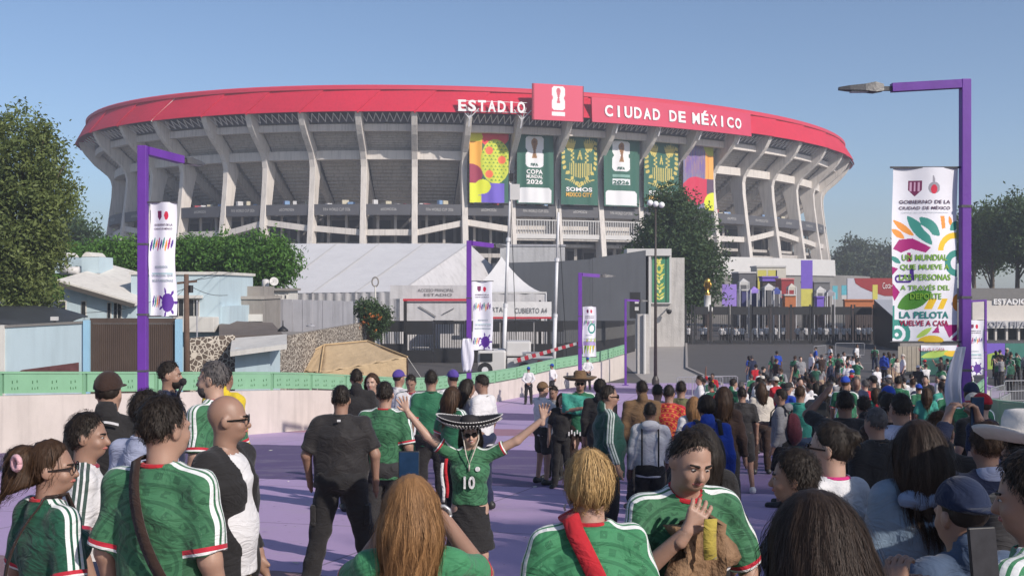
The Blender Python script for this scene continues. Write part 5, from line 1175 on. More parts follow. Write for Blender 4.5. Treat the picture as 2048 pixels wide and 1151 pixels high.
lettering('Coca-Cola', lambda u, v, w: Vector((wx(1782, 131.75) + u, 131.75, wz(576, 131.75) + v + .08 * u)) - o, 2.0, .75, LW, sp)
tp = empty('trophy_statue', (wx(1415, 112), 112, 0), 0, 'golden cup sculpture on a white pedestal behind the gate', 'statue'); zt = wz(590, 112)
MB().lathe([(.75, 2.9), (.7, 3.2), (.36, 3.4), (.36, zt - .05), (.4, zt)], (0, 0, 0), 14).build('pedestal', WHT, tp, True); MB().lathe([(.5, 0), (.5, 2.9)], (0, 0, 0), 14).build('base', BASEM, tp)
GLD = M('gold', (.75, .45, .1), .25, .05, 1, 0, metal=1.0); MB().lathe([(.28, 0), (.26, .25), (.1, .4), (.16, .8), (.3, 1.2), (.34, 1.5), (.2, 1.75), (.01, 1.8)], (0, 0, zt), 16).build('cup', GLD, tp, True)
for s in (-1, 1): MB().tube([(s * .12, 0, zt + .5), (s * .36, 0, zt + 1.0), (s * .22, 0, zt + 1.55)], [.09, .08, .05], 8).build('cup_figure', GLD, tp, True)
# right pavilion
pv = empty('entrance_pavilion', (wx(2020, 112), 112, 0), 0, 'white pavilion at the right edge lettered ESTADIO and LA FIFA 2026', 'building'); o = Vector(pv.location)
PVC = M('pavilion_cream', (.56, .52, .48), .7, .05, coords='W')
wbox(pv, 'roof', 1935, 2300, 576, 600, 114, 9, M('pavilion_roof_grey', (.16, .155, .15), .85, .1, coords='W')); wbox(pv, 'upper_fascia', 1945, 2300, 601, 641, 112.5, 1, PVC); wbox(pv, 'lower_fascia', 1958, 2300, 641.5, 656, 111.6, 1.5, WHT); wboxz(pv, 'interior_wall', 1950, 2300, 656, 0, 116, .3, DARK)
for px in (1972, 1990, 2012, 2036, 2060): wboxz(pv, 'column', px, px + 4, 656, 0, 112, .3, PVC)
lettering('ESTADIO CDMX', lambda u, v, w: Vector((wx(2048, 112.4) + u, 112.42 - w, wz(608, 112.4) + v)) - o, 6.2, .55, LW, pv, 'lettering', .02, .08); lettering('COPA FIFA 2026', lambda u, v, w: Vector((wx(2030, 111.5) + u, 111.52 - w, wz(654, 111.5) + v)) - o, 6.6, .62, M('letters_grey', (.33, .33, .36), .6), pv, 'lettering', .03, .06)
hd = empty('printed_hoarding', (wx(2020, 72), 72, 0), 0, 'purple and green printed hoarding below the right pavilion', 'hoarding'); o = Vector(hd.location)
for k, (a, b, m_) in enumerate(((1955, 2010, PUR), (2010.5, 2090, M('green_print', (.03, .16, .13), .6, .1, coords='W')))): wboxz(hd, 'panel', a, b, 686, 0, 72, .1, m_)
MB().prism([Vector((wx(1975, 71.9), 71.9, 0)) - o, Vector((wx(2012, 71.9), 71.9, 0)) - o, Vector((wx(2012, 71.9), 71.9, wz(712, 71.9))) - o, Vector((wx(1995, 71.9), 71.9, wz(703, 71.9))) - o, Vector((wx(1975, 71.9), 71.9, wz(708, 71.9))) - o], (0, .03, 0)).build('lime_print', M('lime_print_panel', (.3, .42, .06), .6), hd)
pf = empty('printed_fence', (wx(1872, 66), 66, 0), 0, 'low printed fence panel under the big banner', 'fence'); o0 = Vector(pf.location); p = Paint(60, 60, 1, lin(60, 120, 105))
p.rect(0, .82, 1, 1, BWHITE); p.leaf(0, .6, .7, .8, .12, LIME); p.ell(.75, .72, .2, .1, YEL); p.rect(.0, 0, 1, .5, lin(30, 85, 75)); p.rect(.86, 0, .95, 1, MAG)
xa, xb, za, zb = wx(1842, 66), wx(1925, 66), 0.1, wz(690, 66)
p.build('panel', lambda u, v: (xa + (xb - xa) * u - o0.x, 0 * u + .04 * np.sin(u * 9), za + (zb - za) * v), pf); lettering('VUELVE A CASA', lambda u, v, w: Vector((u - .3, -.08, zb - .35 + v)), 1.6, .2, M('print_magenta', lin(150, 20, 70)), pf)
for u in (0, .5, 1): MB().box((xa + (xb - xa) * u - o0.x, .12, zb / 2), (.06, .06, zb)).build('post', LAMPM, pf)
lf_ = empty('board_fence', (wx(1822, 68), 68, 0), 0, 'pale plank fence left of the printed fence panel', 'fence'); o = Vector(lf_.location)
for k in range(10): MB().box((wx(1798 + k * 4.6, 68) - o.x, .02 * (k % 2), wz(692, 68) / 2), (.13, .05, wz(692, 68))).build('plank', M('pale_plank', (.36, .32, .26), .85, .15), lf_)
# crowd barriers
def barrier_mesh():
    f = MB(); f.tube([(-1.1, 0, .2), (-1.1, 0, 1.05), (-1.02, 0, 1.1), (1.02, 0, 1.1), (1.1, 0, 1.05), (1.1, 0, .2), (-1.1, 0, .2)], .022, 6); b = MB()
    for k in range(14): b.tube([(-1.0 + k * 2 / 13, 0, .2), (-1.0 + k * 2 / 13, 0, 1.1)], .009, 4)
    g = MB(); g.box((0, 0, .012), (.06, .6, .024)); g.box((0, 0, .1), (.04, .04, .2)); return f.mesh('frame'), b.mesh('bars'), g.mesh('foot')
GALV = M('galvanised_steel', (.4, .4, .42), .4, .1, 2, 0, metal=.4)
bmf, bmb, bmg = barrier_mesh()
for m_ in (bmf, bmb, bmg): m_.materials.append(GALV)
spots = [(wx(1640, 80), 80, .9), (wx(1700, 84), 84, 0)] + [(wx(1996, 47), 47, .9), (wx(2012, 43), 43, 1.0), (wx(2040, 45), 45, .4), (wx(2040, 40), 40, .9), (wx(2052, 50), 50, .2)] + [(wx(1400, 52), 52, .1), (wx(1430, 52.4), 52.4, .1)]
for i, (x, y, a) in enumerate(spots):
    lab, gr = (('steel crowd barrier on the asphalt before the gate', 'barriers before the gate') if i < 2 else (('steel crowd barrier beyond the right parapet', 'barriers right of the ramp') if i < 7 else ('low steel barrier at the foot of the ramp', 'barriers at the ramp foot')))
    zg = 0.0; b_ = empty('crowd_barrier', (x, y, zg), a, lab, 'barrier', gr)
    link('frame', bmf, None, b_); tag(link('bars', bmb, None, b_), kind='stuff')
    for s in (-.8, .8): q = link('foot', bmg, None, b_); q.location = (s, 0, 0)

# thin morning haze over the whole place
hz_ = tag(MB().box((0, 290, 27), (1300, 1000, 58)).build('haze', None), kind='stuff')
hm = bpy.data.materials.new('haze_air'); hm.use_nodes = True; hn = hm.node_tree; hn.nodes.remove(hn.nodes['Principled BSDF']); pv_ = hn.nodes.new('ShaderNodeVolumePrincipled'); pv_.inputs['Density'].default_value = 0.0009; pv_.inputs['Color'].default_value = (.86, .9, 1, 1); pv_.inputs['Anisotropy'].default_value = 0.2
hn.links.new(pv_.outputs[0], hn.nodes['Material Output'].inputs['Volume']); hz_.data.materials.append(hm)
# ================================================================== PEOPLE: distance fields turned into one continuous body each, clothes as children
class Field:
    def __init__(s, lo, hi, h):
        s.h = h; s.lo = np.array(lo, float); n = np.ceil((np.array(hi) - s.lo) / h).astype(int) + 1; s.n = n
        s.ax = [(s.lo[i] + np.arange(n[i]) * h).astype(np.float32) for i in range(3)]; s.V = np.full(n, 0.5, np.float32)
    def sub(s, lo, hi):
        sl = []; P = []
        for i in range(3):
            a = max(0, int((lo[i] - s.lo[i]) / s.h)); b = min(s.n[i], int((hi[i] - s.lo[i]) / s.h) + 2)
            if b <= a: return None, None
            sl.append(slice(a, b)); sh = [1, 1, 1]; sh[i] = b - a; P.append(s.ax[i][a:b].reshape(sh))
        return tuple(sl), P
    def join(s, sl, d, k):
        a = s.V[sl]; h = np.clip(.5 + .5 * (a - d) / k, 0, 1); s.V[sl] = a * (1 - h) + d * h - k * h * (1 - h)
    def capd(s, P, a, b, ra, rb, flat=0):
        ba = b - a; L2 = float(ba @ ba) + 1e-9; px, py, pz = P[0] - a[0], P[1] - a[1], P[2] - a[2]
        tt = (px * ba[0] + py * ba[1] + pz * ba[2]) / L2; t = np.clip(tt, 0, 1)
        d = np.sqrt((px - t * ba[0]) ** 2 + (py - t * ba[1]) ** 2 + (pz - t * ba[2]) ** 2) - (ra + (rb - ra) * t)
        if flat: d = np.maximum(d, (tt - 1) * math.sqrt(L2))
        return d
    def cap(s, a, b, ra, rb, k=.03, flat=0):
        a = np.array(a, float); b = np.array(b, float); m = max(ra, rb) + k + 2.5 * s.h
        sl, P = s.sub(np.minimum(a, b) - m, np.maximum(a, b) + m)
        if sl: s.join(sl, s.capd(P, a, b, ra, rb, flat), k)
        return s
    def elld(s, P, c, r, Rm):
        x, y, z = P[0] - c[0], P[1] - c[1], P[2] - c[2]
        if Rm is not None: x, y, z = (x * Rm[0, i] + y * Rm[1, i] + z * Rm[2, i] for i in range(3))
        k0 = np.sqrt((x / r[0]) ** 2 + (y / r[1]) ** 2 + (z / r[2]) ** 2); k1 = np.sqrt((x / r[0] ** 2) ** 2 + (y / r[1] ** 2) ** 2 + (z / r[2] ** 2) ** 2) + 1e-6
        return k0 * (k0 - 1) / k1
    def ell(s, c, r, k=.03, Rm=None):
        c = np.array(c, float); m = max(r) + k + 2.5 * s.h
        sl, P = s.sub(c - m, c + m)
        if sl: s.join(sl, s.elld(P, c, r, Rm), k)
        return s
    def econe(s, z0, z1, r0, r1, k=.03, c=(0, 0)):
        m = max(*r0, *r1) + k + 2.5 * s.h; sl, P = s.sub((c[0] - m, c[1] - m, z0 - .02), (c[0] + m, c[1] + m, z1 + .02))
        if not sl: return s
        t = np.clip((P[2] - z0) / (z1 - z0), 0, 1); rx = r0[0] + (r1[0] - r0[0]) * t; ry = r0[1] + (r1[1] - r0[1]) * t
        d = (np.sqrt(((P[0] - c[0]) / rx) ** 2 + ((P[1] - c[1]) / ry) ** 2) - 1) * np.minimum(rx, ry)
        s.join(sl, np.maximum(d, np.maximum(z0 - P[2], P[2] - z1)), k); return s
    def cut(s, p, n):       # keep the side where (q-p).n < 0
        n = np.array(n, float); n /= np.linalg.norm(n); X, Y, Z = (s.ax[i].reshape([-1 if j == i else 1 for j in range(3)]) for i in range(3))
        s.V = np.maximum(s.V, (X - p[0]) * n[0] + (Y - p[1]) * n[1] + (Z - p[2]) * n[2]).astype(np.float32); return s
    def minus_cap(s, a, b, ra, rb):
        a = np.array(a, float); b = np.array(b, float); m = max(ra, rb) + .06; sl, P = s.sub(np.minimum(a, b) - m, np.maximum(a, b) + m)
        if sl: s.V[sl] = np.maximum(s.V[sl], -s.capd(P, a, b, ra, rb))
        return s
    def wrinkle(s, amp, ph=0.0, f=1.0, zc=None):
        X, Y, Z = (s.ax[i].reshape([-1 if j == i else 1 for j in range(3)]) * f for i in range(3))
        w = np.sin(17 * X + 9 * Z + 3 * np.sin(11 * Y + 5 * Z + ph)) + np.sin(26 * Z - 13 * X + 4 * np.sin(9 * X + 7 * Y + ph * 2)) + .6 * np.sin(41 * Z + 19 * Y + 3 * np.sin(15 * X + ph))
        s.V += (amp * .6 * w).astype(np.float32); return s
    def mesh(s):
        V = s.V; I = V < 0; n = s.n - 1
        c = np.zeros(n, np.int8)
        for i in (0, 1):
            for j in (0, 1):
                for k in (0, 1): c += I[i:n[0] + i, j:n[1] + j, k:n[2] + k]
        act = (c > 0) & (c < 8); ci = np.argwhere(act); ids = np.full(n, -1, np.int64); ids[act] = np.arange(len(ci))
        pos = np.zeros((len(ci), 3)); cnt = np.zeros(len(ci)); x, y, z = ci.T
        corners = [(i, j, k) for i in (0, 1) for j in (0, 1) for k in (0, 1)]
        for a in corners:
            for ax in range(3):
                if a[ax]: continue
                b = list(a); b[ax] = 1; va = V[x + a[0], y + a[1], z + a[2]]; vb = V[x + b[0], y + b[1], z + b[2]]
                m = (va < 0) != (vb < 0); t = np.where(m, va / np.where(m, va - vb, 1), 0); p = np.zeros((len(ci), 3)); p[:] = a; p[:, ax] += t
                pos += p * m[:, None]; cnt += m
        pos = (pos / cnt[:, None] + ci) * s.h + s.lo
        Q = []
        for ax in range(3):
            o1, o2 = [(1, 2), (2, 0), (0, 1)][ax]; sa = [slice(None)] * 3; sb = [slice(None)] * 3; sa[ax] = slice(0, -1); sb[ax] = slice(1, None)
            A = I[tuple(sa)]; B = I[tuple(sb)]; e = np.argwhere(A != B); m = (e[:, o1] > 0) & (e[:, o2] > 0) & (e[:, o1] < n[o1]) & (e[:, o2] < n[o2]); e = e[m]
            if not len(e): continue
            ins = A[tuple(e.T)]
            def cell(d1, d2):
                q = e.copy(); q[:, o1] -= d1; q[:, o2] -= d2; return ids[tuple(q.T)]
            f = np.stack([cell(1, 1), cell(0, 1), cell(0, 0), cell(1, 0)], 1); f[~ins] = f[~ins][:, ::-1]; Q.append(f)
        return pos, np.concatenate(Q)
def rotm(yaw=0, pitch=0, roll=0):
    return np.array(Matrix.Rotation(yaw, 3, 'Z') @ Matrix.Rotation(pitch, 3, 'X') @ Matrix.Rotation(roll, 3, 'Y'))

def make_hand(wr, dr, nrm, side=1, curl=.35, spread=.12, h=.0045, k=1.0):
    """fine hand: palm, four unequal fingers with bends, thumb from the side of the palm. dr = direction of fingers, nrm = palm side"""
    dr = np.array(dr, float); dr /= np.linalg.norm(dr); nrm = np.array(nrm, float); nrm -= dr * (nrm @ dr); nrm /= np.linalg.norm(nrm); ac = np.cross(dr, nrm) * side
    wr = np.array(wr, float); f = Field(wr - .22 * k, wr + .22 * k, h)
    f.cap(wr - dr * .04, wr + dr * .01, .027 * k, .026 * k, .01)
    for i in range(4):
        o = (i - 1.5) * .021 * k; f.cap(wr + dr * .012, wr + dr * .088 * k + ac * o, .019 * k, .0125 * k, .012)
        L = (.066, .076, .071, .055)[i] * k; p = wr + dr * .088 * k + ac * o; a = curl * .5 + .06 * i * curl
        d = dr + ac * spread * (i - 1.5); d /= np.linalg.norm(d)
        for j, fr in enumerate((.45, .32, .23)):
            d2 = d * math.cos(a) + nrm * math.sin(a); d2 /= np.linalg.norm(d2); q = p + d2 * L * fr; f.cap(p, q, (.0098 - .0008 * j) * k, (.0092 - .0008 * j) * k, .004); p = q; a += curl * .9
    p = wr + dr * .025 * k - ac * .022 * k; d = dr * .75 - ac * .75 + nrm * .25; d /= np.linalg.norm(d); q = p + d * .045 * k; f.cap(p, q, .014 * k, .0115 * k, .01); d = dr * .9 - ac * .35 + nrm * .35 * (1 + curl); d /= np.linalg.norm(d); f.cap(q, q + d * .034 * k, .0112 * k, .0088 * k, .005)
    return f.mesh()

ARM_DOWN = ((.225, -.035, 1.15), (.24, .05, .90))
def person_parts(sp):
    g = lambda k, d=None: sp.get(k, d)
    h = g('vox', .014); b = g('build', 1.0); bl = g('belly', 1.0); ph = g('seed', 1) * 1.7
    fem = g('fem', False); sw = (.148 if fem else .168) * (.55 + .45 * b); hw = .088 * (.7 + .3 * b)
    arms = {1: g('armR', ARM_DOWN), -1: g('armL', ARM_DOWN)}
    J = {}
    for s in (1, -1):
        e, w = arms[s]; J[s] = dict(S=np.array((s * sw, -.01, 1.412)), E=np.array((s * e[0] * (.75 + .25 * b) if True else 0, e[1], e[2])), W=np.array((s * w[0] * (.75 + .25 * b), w[1], w[2])))
    st_ = g('stance', .1); stp = g('step', 0.0)
    for s in (1, -1):
        J[s]['H'] = np.array((s * hw, 0, .92)); J[s]['K'] = np.array((s * (hw + st_ * .25), .03 + s * stp * .5, .50)); J[s]['A'] = np.array((s * (hw + st_ * .5), -.01 + s * stp, .085)); J[s]['T'] = J[s]['A'] + np.array((s * .03, .14, -.05))
    hy, hp, hr = g('head', (0, 0, 0)); Rh = rotm(hy, hp, hr); Hc = np.array((0, .012, 1.648)) + np.array((0, .05 * -math.sin(hp), 0)); hs = g('headscale', .93); HP = lambda p: Hc + Rh @ (np.array(p, float) * hs); HR = lambda *r: tuple(x * hs for x in r)
    parts = []; lo, hi = np.array((-.75, -.55, -.02)), np.array((.75, .6, 1.8))
    allp = np.array([J[s][k] for s in (1, -1) for k in 'SEWHKAT']); lo = np.minimum(allp.min(0) - .22, (-.32 * b, -.30, -.03)); hi = np.maximum(allp.max(0) + .22, (.32 * b, .3, 1.80))
    def headprims(f, k=.02):
        f.ell(HP((0, -.012, 0)), HR(.077, .098, .098), k, Rh); jw = g('jaw', .95 if fem else 1.08); f.ell(HP((0, .025, -.06)), HR(.061 * jw, .070, .085), .035, Rh); f.ell(HP((0, .043, -.108)), HR(.039 * jw * jw, .044, .034), .03, Rh)
        f.cap(HP((0, .090, -.028)), HP((0, .108, -.066)), .010, .0145, .012)
        for s in (1, -1): f.ell(HP((s * .079, -.006, -.038)), HR(.011, .027, .033), .008, Rh @ rotm(s * .35)); f.ell(HP((s * .03, .082, -.018)), HR(.026, .012, .009), .015, Rh); f.ell(HP((s * .036, .062, -.068)), HR(.024, .026, .022), .02, Rh)
        f.cap((0, -.012, 1.40), HP((0, -.015, -.09)), .060 * (.8 + .2 * b), .054 * (.8 + .2 * b), .03)
    B = Field(lo, hi, h)
    B.ell((0, 0, 1.27), (.148 * b, .104 * b, .20), .05); B.ell((0, .012 * bl, 1.07), (.142 * b * bl, .108 * b * bl, .16), .06); B.ell((0, -.01, .94), (.155 * b, .115 * b, .13), .06)
    if fem:
        for s in (1, -1): B.ell((s * .065, .085, 1.27), (.058, .052, .058), .03)
    for s in (1, -1):
        j = J[s]; B.cap((s * .04, -.012, 1.445), j['S'] - np.array((0, 0, .01)), .036, .044, .04); B.cap(j['S'], j['E'], .053 * (.6 + .4 * b), .042 * (.7 + .3 * b), .03); B.cap(j['E'], j['W'], .042 * (.7 + .3 * b), .028, .02)
        if not g('fine_hands'):
            d = (j['W'] - j['E']); d /= np.linalg.norm(d); B.cap(j['W'], j['W'] + d * .09, .030, .026, .02); B.cap(j['W'] + d * .08, j['W'] + d * .16 + np.array((0, .015, 0)), .024, .014, .02); B.cap(j['W'] + d * .02, j['W'] + d * .07 + np.array((-s * .01, .045, 0)), .016, .011, .012)
        B.cap(j['H'], j['K'], .086 * (.5 + .5 * b), .058, .05); B.cap(j['K'], j['A'], .056, .037, .03); B.cap(j['A'] - np.array((0, .03, .04)), j['T'], .038, .03, .03)
    if not g('fine_head'): headprims(B)
    else: B.cap((0, -.012, 1.40), HP((0, -.015, -.09)), .057 * (.8 + .2 * b), .05 * (.8 + .2 * b), .03)
    V, Q = B.mesh(); VV = [V]; QQ = [Q]; nv = len(V)
    if g('fine_head'):
        Hf = Field(Hc - .22, Hc + .2, .0062); headprims(Hf)
        if g('eyes', True):
            for s in (1, -1): Hf.minus_cap(HP((s * .022, .102, -.032)), HP((s * .042, .095, -.034)), .012, .011)
        v, q = Hf.mesh(); VV.append(v); QQ.append(q + nv); nv += len(v)
    if g('fine_hands'):
        for s, (d, n_, cu, spd) in g('fine_hands').items():
            v, q = make_hand(J[s]['W'], d, n_, s, cu, spd, .0048 if h < .02 else .008); VV.append(v); QQ.append(q + nv); nv += len(v)
    parts.append(('person', np.concatenate(VV), np.concatenate(QQ), 'skin', None))
    # --- top
    top = g('top', 'tee'); long = top in ('jacket', 'hoodie', 'shirt'); loose = {'tee': 1.0, 'jersey': 1.0, 'jacket': 1.07, 'hoodie': 1.07, 'shirt': 1.03}[top]; hem = g('hem', .84 if not fem else .88)
    T = Field(lo - .03, hi + .03, h); bb = b * loose
    T.econe(hem, 1.30, (.170 * bb * (bl * .5 + .5), .126 * bb * (bl * .6 + .4)), (.162 * bb, .118 * bb), .05, (0, .008 * bl)); T.ell((0, 0, 1.30), (.170 * bb, .122 * bb, .165), .06)
    if bl > 1.05: T.ell((0, .03 * bl, 1.06), (.155 * b * bl, .125 * b * bl, .16), .06)
    if fem:
        T.ell((0, .0, 1.10), (.15 * bb, .112 * bb, .1), .04)
        for s in (1, -1): T.ell((s * .065, .09, 1.27), (.068, .06, .066), .04)
    for s in (1, -1):
        j = J[s]; T.cap((s * .03, -.012, 1.462), j['S'] + np.array((0, 0, -.006)), .050, .058 * loose, .045)
        if long: T.cap(j['S'], j['E'], .061 * loose * (.7 + .3 * b), .053 * loose, .04); T.cap(j['E'], j['E'] + (j['W'] - j['E']) * .93, .053 * loose, .040 * loose, .03, 1)
        else: T.cap(j['S'], j['S'] + (j['E'] - j['S']) * g('slv', .92), .061 * (.6 + .4 * b), .069 * (.6 + .4 * b), .04, 1)
    T.wrinkle(.0060 * loose, ph)
    if top in ('tee', 'jersey', 'shirt'): T.cap((0, -.022, 1.42), (0, -.010, 1.482), .086 * (.8 + .2 * b), .072 * (.8 + .2 * b), .03, 1)
    T.cut((0, 0, hem), (0, 0, -1)); T.minus_cap((0, -.012, 1.44), HP((0, -.012, -.05)), .063 * (.8 + .2 * b) if top != 'jacket' else .075, .066)
    if g('neck_v'): T.minus_cap((0, .12, 1.42), (0, .10, 1.53), .03, .05)
    if g('open'):
        X, Y, Z = (T.ax[i].reshape([-1 if j == i else 1 for j in range(3)]) for i in range(3)); T.V = np.maximum(T.V, -np.maximum(np.abs(X) - (.060 * b + .015 * np.sin(Z * 9)), .02 - Y)).astype(np.float32)
    if top == 'hoodie': T.ell((0, -.10, 1.47), (.12, .075, .07), .03); T.minus_cap((0, -.012, 1.42), HP((0, -.012, -.05)), .066, .068)
    if top == 'jacket' and not g('open'): T.cap((0, -.05, 1.485), (0, -.045, 1.525), .075, .07, .015); T.minus_cap((0, -.012, 1.42), (0, .0, 1.62), .064, .064)
    V, Q = T.mesh()
    at_ = dict(su=np.full(len(V), 9.), hem=np.full(len(V), 9.), col=np.full(len(V), 9.), side=np.zeros(len(V)))
    ncap = lambda P: np.linalg.norm(P[:, :2] - np.array((0, -.006)), axis=1) - .066
    at_['col'] = np.where((V[:, 2] > 1.44) & (ncap(V) < .022 * (.5 + .5 * b)), 1.508 - V[:, 2] + .12 * (V[:, 1] > .03) * (V[:, 1] - .03) * 3 - .25 * np.maximum(V[:, 1], 0), 9.)
    for s in (1, -1):
        j = J[s]; path = [np.array((s * .06, -.012, 1.478)), j['S'], j['S'] + (j['E'] - j['S']) * (g('slv', .92) if not long else 1)] + ([j['W']] if long else [])
        best = np.full(len(V), 9.); su = np.full(len(V), 9.); okk = np.zeros(len(V), bool)
        for i, (p, q) in enumerate(zip(path, path[1:])):
            d = (q - p) / np.linalg.norm(q - p); wv = np.array((0, 1., 0)) - d * d[1]; wv /= np.linalg.norm(wv); no = np.cross(d, wv) * s; no = no if (no @ np.array((s * .5, 0, 1.))) > 0 else -no
            off = V - p; t = np.clip(off @ d, 0, np.linalg.norm(q - p)); r = np.linalg.norm(off - t[:, None] * d, axis=1); m = (r < best) & (V[:, 0] * s > .03); best = np.where(m, r, best); su = np.where(m, off @ wv, su); okk = np.where(m, ((off - t[:, None] * d) @ no) > .01, okk)
        ok = okk & (best < .14); at_['su'] = np.where(ok & (V[:, 0] * s > .02), su, at_['su'])
        p, q = path[1], path[2]; d = (q - p) / np.linalg.norm(q - p)
        if not long: hd_ = np.linalg.norm(q - p) - (V - p) @ d; rr = np.linalg.norm((V - p) - ((V - p) @ d)[:, None] * d, axis=1); at_['hem'] = np.where((hd_ < .12) & (rr < .11) & (V[:, 0] * s > sw * .8), hd_, at_['hem'])
    parts.append(({'tee': 'shirt', 'jersey': 'jersey', 'jacket': 'jacket', 'hoodie': 'hoodie', 'shirt': 'shirt'}[top], V, Q, 'top', at_))
    if top in ('tee', 'jersey'):
        cr = .0655 * (.8 + .2 * b); m_ = MB(); vn = .16 if g('neck_v') else .0; nk = 28
        m_.tube([Vector((cr * math.sin(2 * math.pi * k / nk), -.010 + cr * 1.02 * math.cos(2 * math.pi * k / nk), 1.486 - .34 * (cr * math.cos(2 * math.pi * k / nk)) * (1 if math.cos(2 * math.pi * k / nk) > 0 else .1) - vn * max(0, math.cos(2 * math.pi * k / nk)) ** 6 * .3)) for k in range(nk + 1)], .0115, 7, False)
        parts.append(('collar', m_, None, 'collar', None))
    if g('open'):      # an inner shirt shows at the open front
        U = Field(lo, hi + .06, h); U.econe(hem + .05, 1.32, (.172 * b, .132 * b * bl), (.15 * b, .112 * b), .04); U.ell((0, .0, 1.33), (.15 * b, .112 * b, .14), .05); U.ell((0, .02 * bl, 1.07), (.155 * b * bl, .124 * b * bl, .2), .05); U.wrinkle(.003, ph); U.cut((0, 0, hem + .05), (0, 0, -1)); U.minus_cap((0, -.012, 1.44), HP((0, -.0, -.05)), .066, .066); U.cut((0, -.0, 0), (0, -1, 0))
        V, Q = U.mesh(); parts.append(('inner_shirt', V, Q, 'inner', dict(su=np.full(len(V), 9.), hem=np.full(len(V), 9.), col=np.where(V[:, 2] > 1.40, ncap(V), 9.))))
    # --- bottom
    bot = g('bottom', 'trousers'); D = Field(np.minimum(lo, (-.4, -.35, -.03)), (max(hi[0], .4), .4, 1.1), h)
    if bot == 'skirt': D.econe(.56, 1.02, (.235, .20), (.145 * b, .115 * b), .03); D.wrinkle(.006, ph, 1.3)
    else:
        D.ell((0, -.012, .93), (.172 * b, .135 * b, .125), .04)
        for s in (1, -1):
            j = J[s]
            if bot == 'shorts': D.cap(j['H'], j['H'] + (j['K'] - j['H']) * .92, .098 * (.4 + .6 * b), .098, .04, 1)
            else: lw = g('legw', 1.0); D.cap(j['H'], j['K'], .100 * (.4 + .6 * b), .078 * lw, .04); D.cap(j['K'], j['A'] + np.array((0, 0, -.03)), .076 * lw, .066 * lw, .03, 1)
        D.wrinkle(.0075, ph + 1, 1.1); D.cut((0, 0, 1.01), (0, 0, 1))
    V, Q = D.mesh(); parts.append((bot, V, Q, 'bottom', None))
    # --- shoes
    for s in (1, -1):
        j = J[s]; Sf = Field(j['A'] + np.array((-.12, -.16, -.12)), j['A'] + np.array((.14, .3, .12)), max(h * .8, .009)); Sf.cap(j['A'] + np.array((0, -.045, -.035)), j['T'] + np.array((s * .005, .025, .0)), .05, .044, .03); Sf.cap(j['A'] + np.array((0, -.03, -.03)), j['A'] + np.array((0, -.01, .015)), .045, .045, .03, 1); Sf.cut((0, 0, .004), (0, 0, -1)); V, Q = Sf.mesh(); parts.append(('shoe', V, Q, 'shoe', None))
    # --- hair
    hair = g('hair', 'short')
    if g('hat') == 'cap': sp['strands'] = 0
    elif hair != 'bald' and not g('strands'): sp['strands'] = 420 if h < .022 else 240
    if hair == 'short' and h < .012 and g('hairvol', 1) < 1.12 and g('hat') != 'cap': sp['strands'] = max(sp['strands'], 3000)
    hh = min(h, .009) if h < .02 else h * .8
    if hair != 'bald':
        lowz = {'short': -.30, 'long': -.62, 'pony': -.45, 'bun': -.3, 'bob': -.4}[hair]
        Hf = Field(Hc + np.array((-.26, -.36, lowz)), Hc + np.array((.26, .26, .24)), hh); vol = g('hairvol', 1.0)
        vt = vol if hair != 'short' else vol * .985; Hf.ell(HP((0, -.014, .004)), HR((.084 if fem else .0825) * vt, .1055 * vt, .1085 * vt), .02, Rh)
        if hair in ('short', 'bun', 'pony'): Hf.ell(HP((0, -.040, -.03)), HR((.0745 if fem else .069) * vol, (.068 if fem else .062) * vol, .075 if fem else .060), .025, Rh)
        if hair in ('long', 'bob'):
            L = .42 * g('hairlen', 1.0) if hair == 'long' else .17
            Hf.cap(HP((0, -.04, -.02)), HP((0, -.075, -.12)), .095 * vol, .10 * vol, .04); Hf.cap(HP((-.035, -.075, -.1)), HP((-.05, -.10, -.12 - L)), .075 * vol, .04, .05); Hf.cap(HP((.035, -.075, -.1)), HP((.05, -.10, -.12 - L)), .075 * vol, .04, .05); Hf.cap(HP((0, -.08, -.1)), HP((0, -.125, -.14 - L)), .07 * vol, .035, .05)
            for s in (1, -1): Hf.cap(HP((s * .07, .0, .0)), HP((s * .088, -.02, -.16)), .035, .03, .03)
        if hair == 'pony': Hf.cap(HP((0, -.09, .04)), HP((0, -.135, .03)), .03, .05, .02); Hf.cap(HP((0, -.14, .02)), HP((0, -.15, -.14)), .066, .072, .03); Hf.cap(HP((.02, -.145, -.1)), HP((-.01, -.12, -.25)), .065, .035, .03)
        if hair == 'bun': Hf.ell(HP((0, -.11, .03)), HR(.045, .045, .045), .02, Rh)
        Hf.wrinkle(g('messy', .0022 if hair != 'long' else .0012), ph, 5.0 if h < .013 else 3.4)
        Xl = (Hf.ax[0].reshape(-1, 1, 1)); Yl = Hf.ax[1].reshape(1, -1, 1); Zl = Hf.ax[2].reshape(1, 1, -1)
        ang = np.arctan2(Xl - Hc[0], -(Yl - Hc[1]) + .15); Hf.V += (.0016 * np.sin(ang * 38 + 3.0 * np.sin(Zl * 15 + ph)) + .0012 * np.sin(ang * 83 + 4 * np.sin(Zl * 19))).astype(np.float32)
        fp, fn_ = HP((0, g('hairline', .066), .045)), Rh @ np.array((0, .80, -.52)); Hf.cut(fp, fn_)
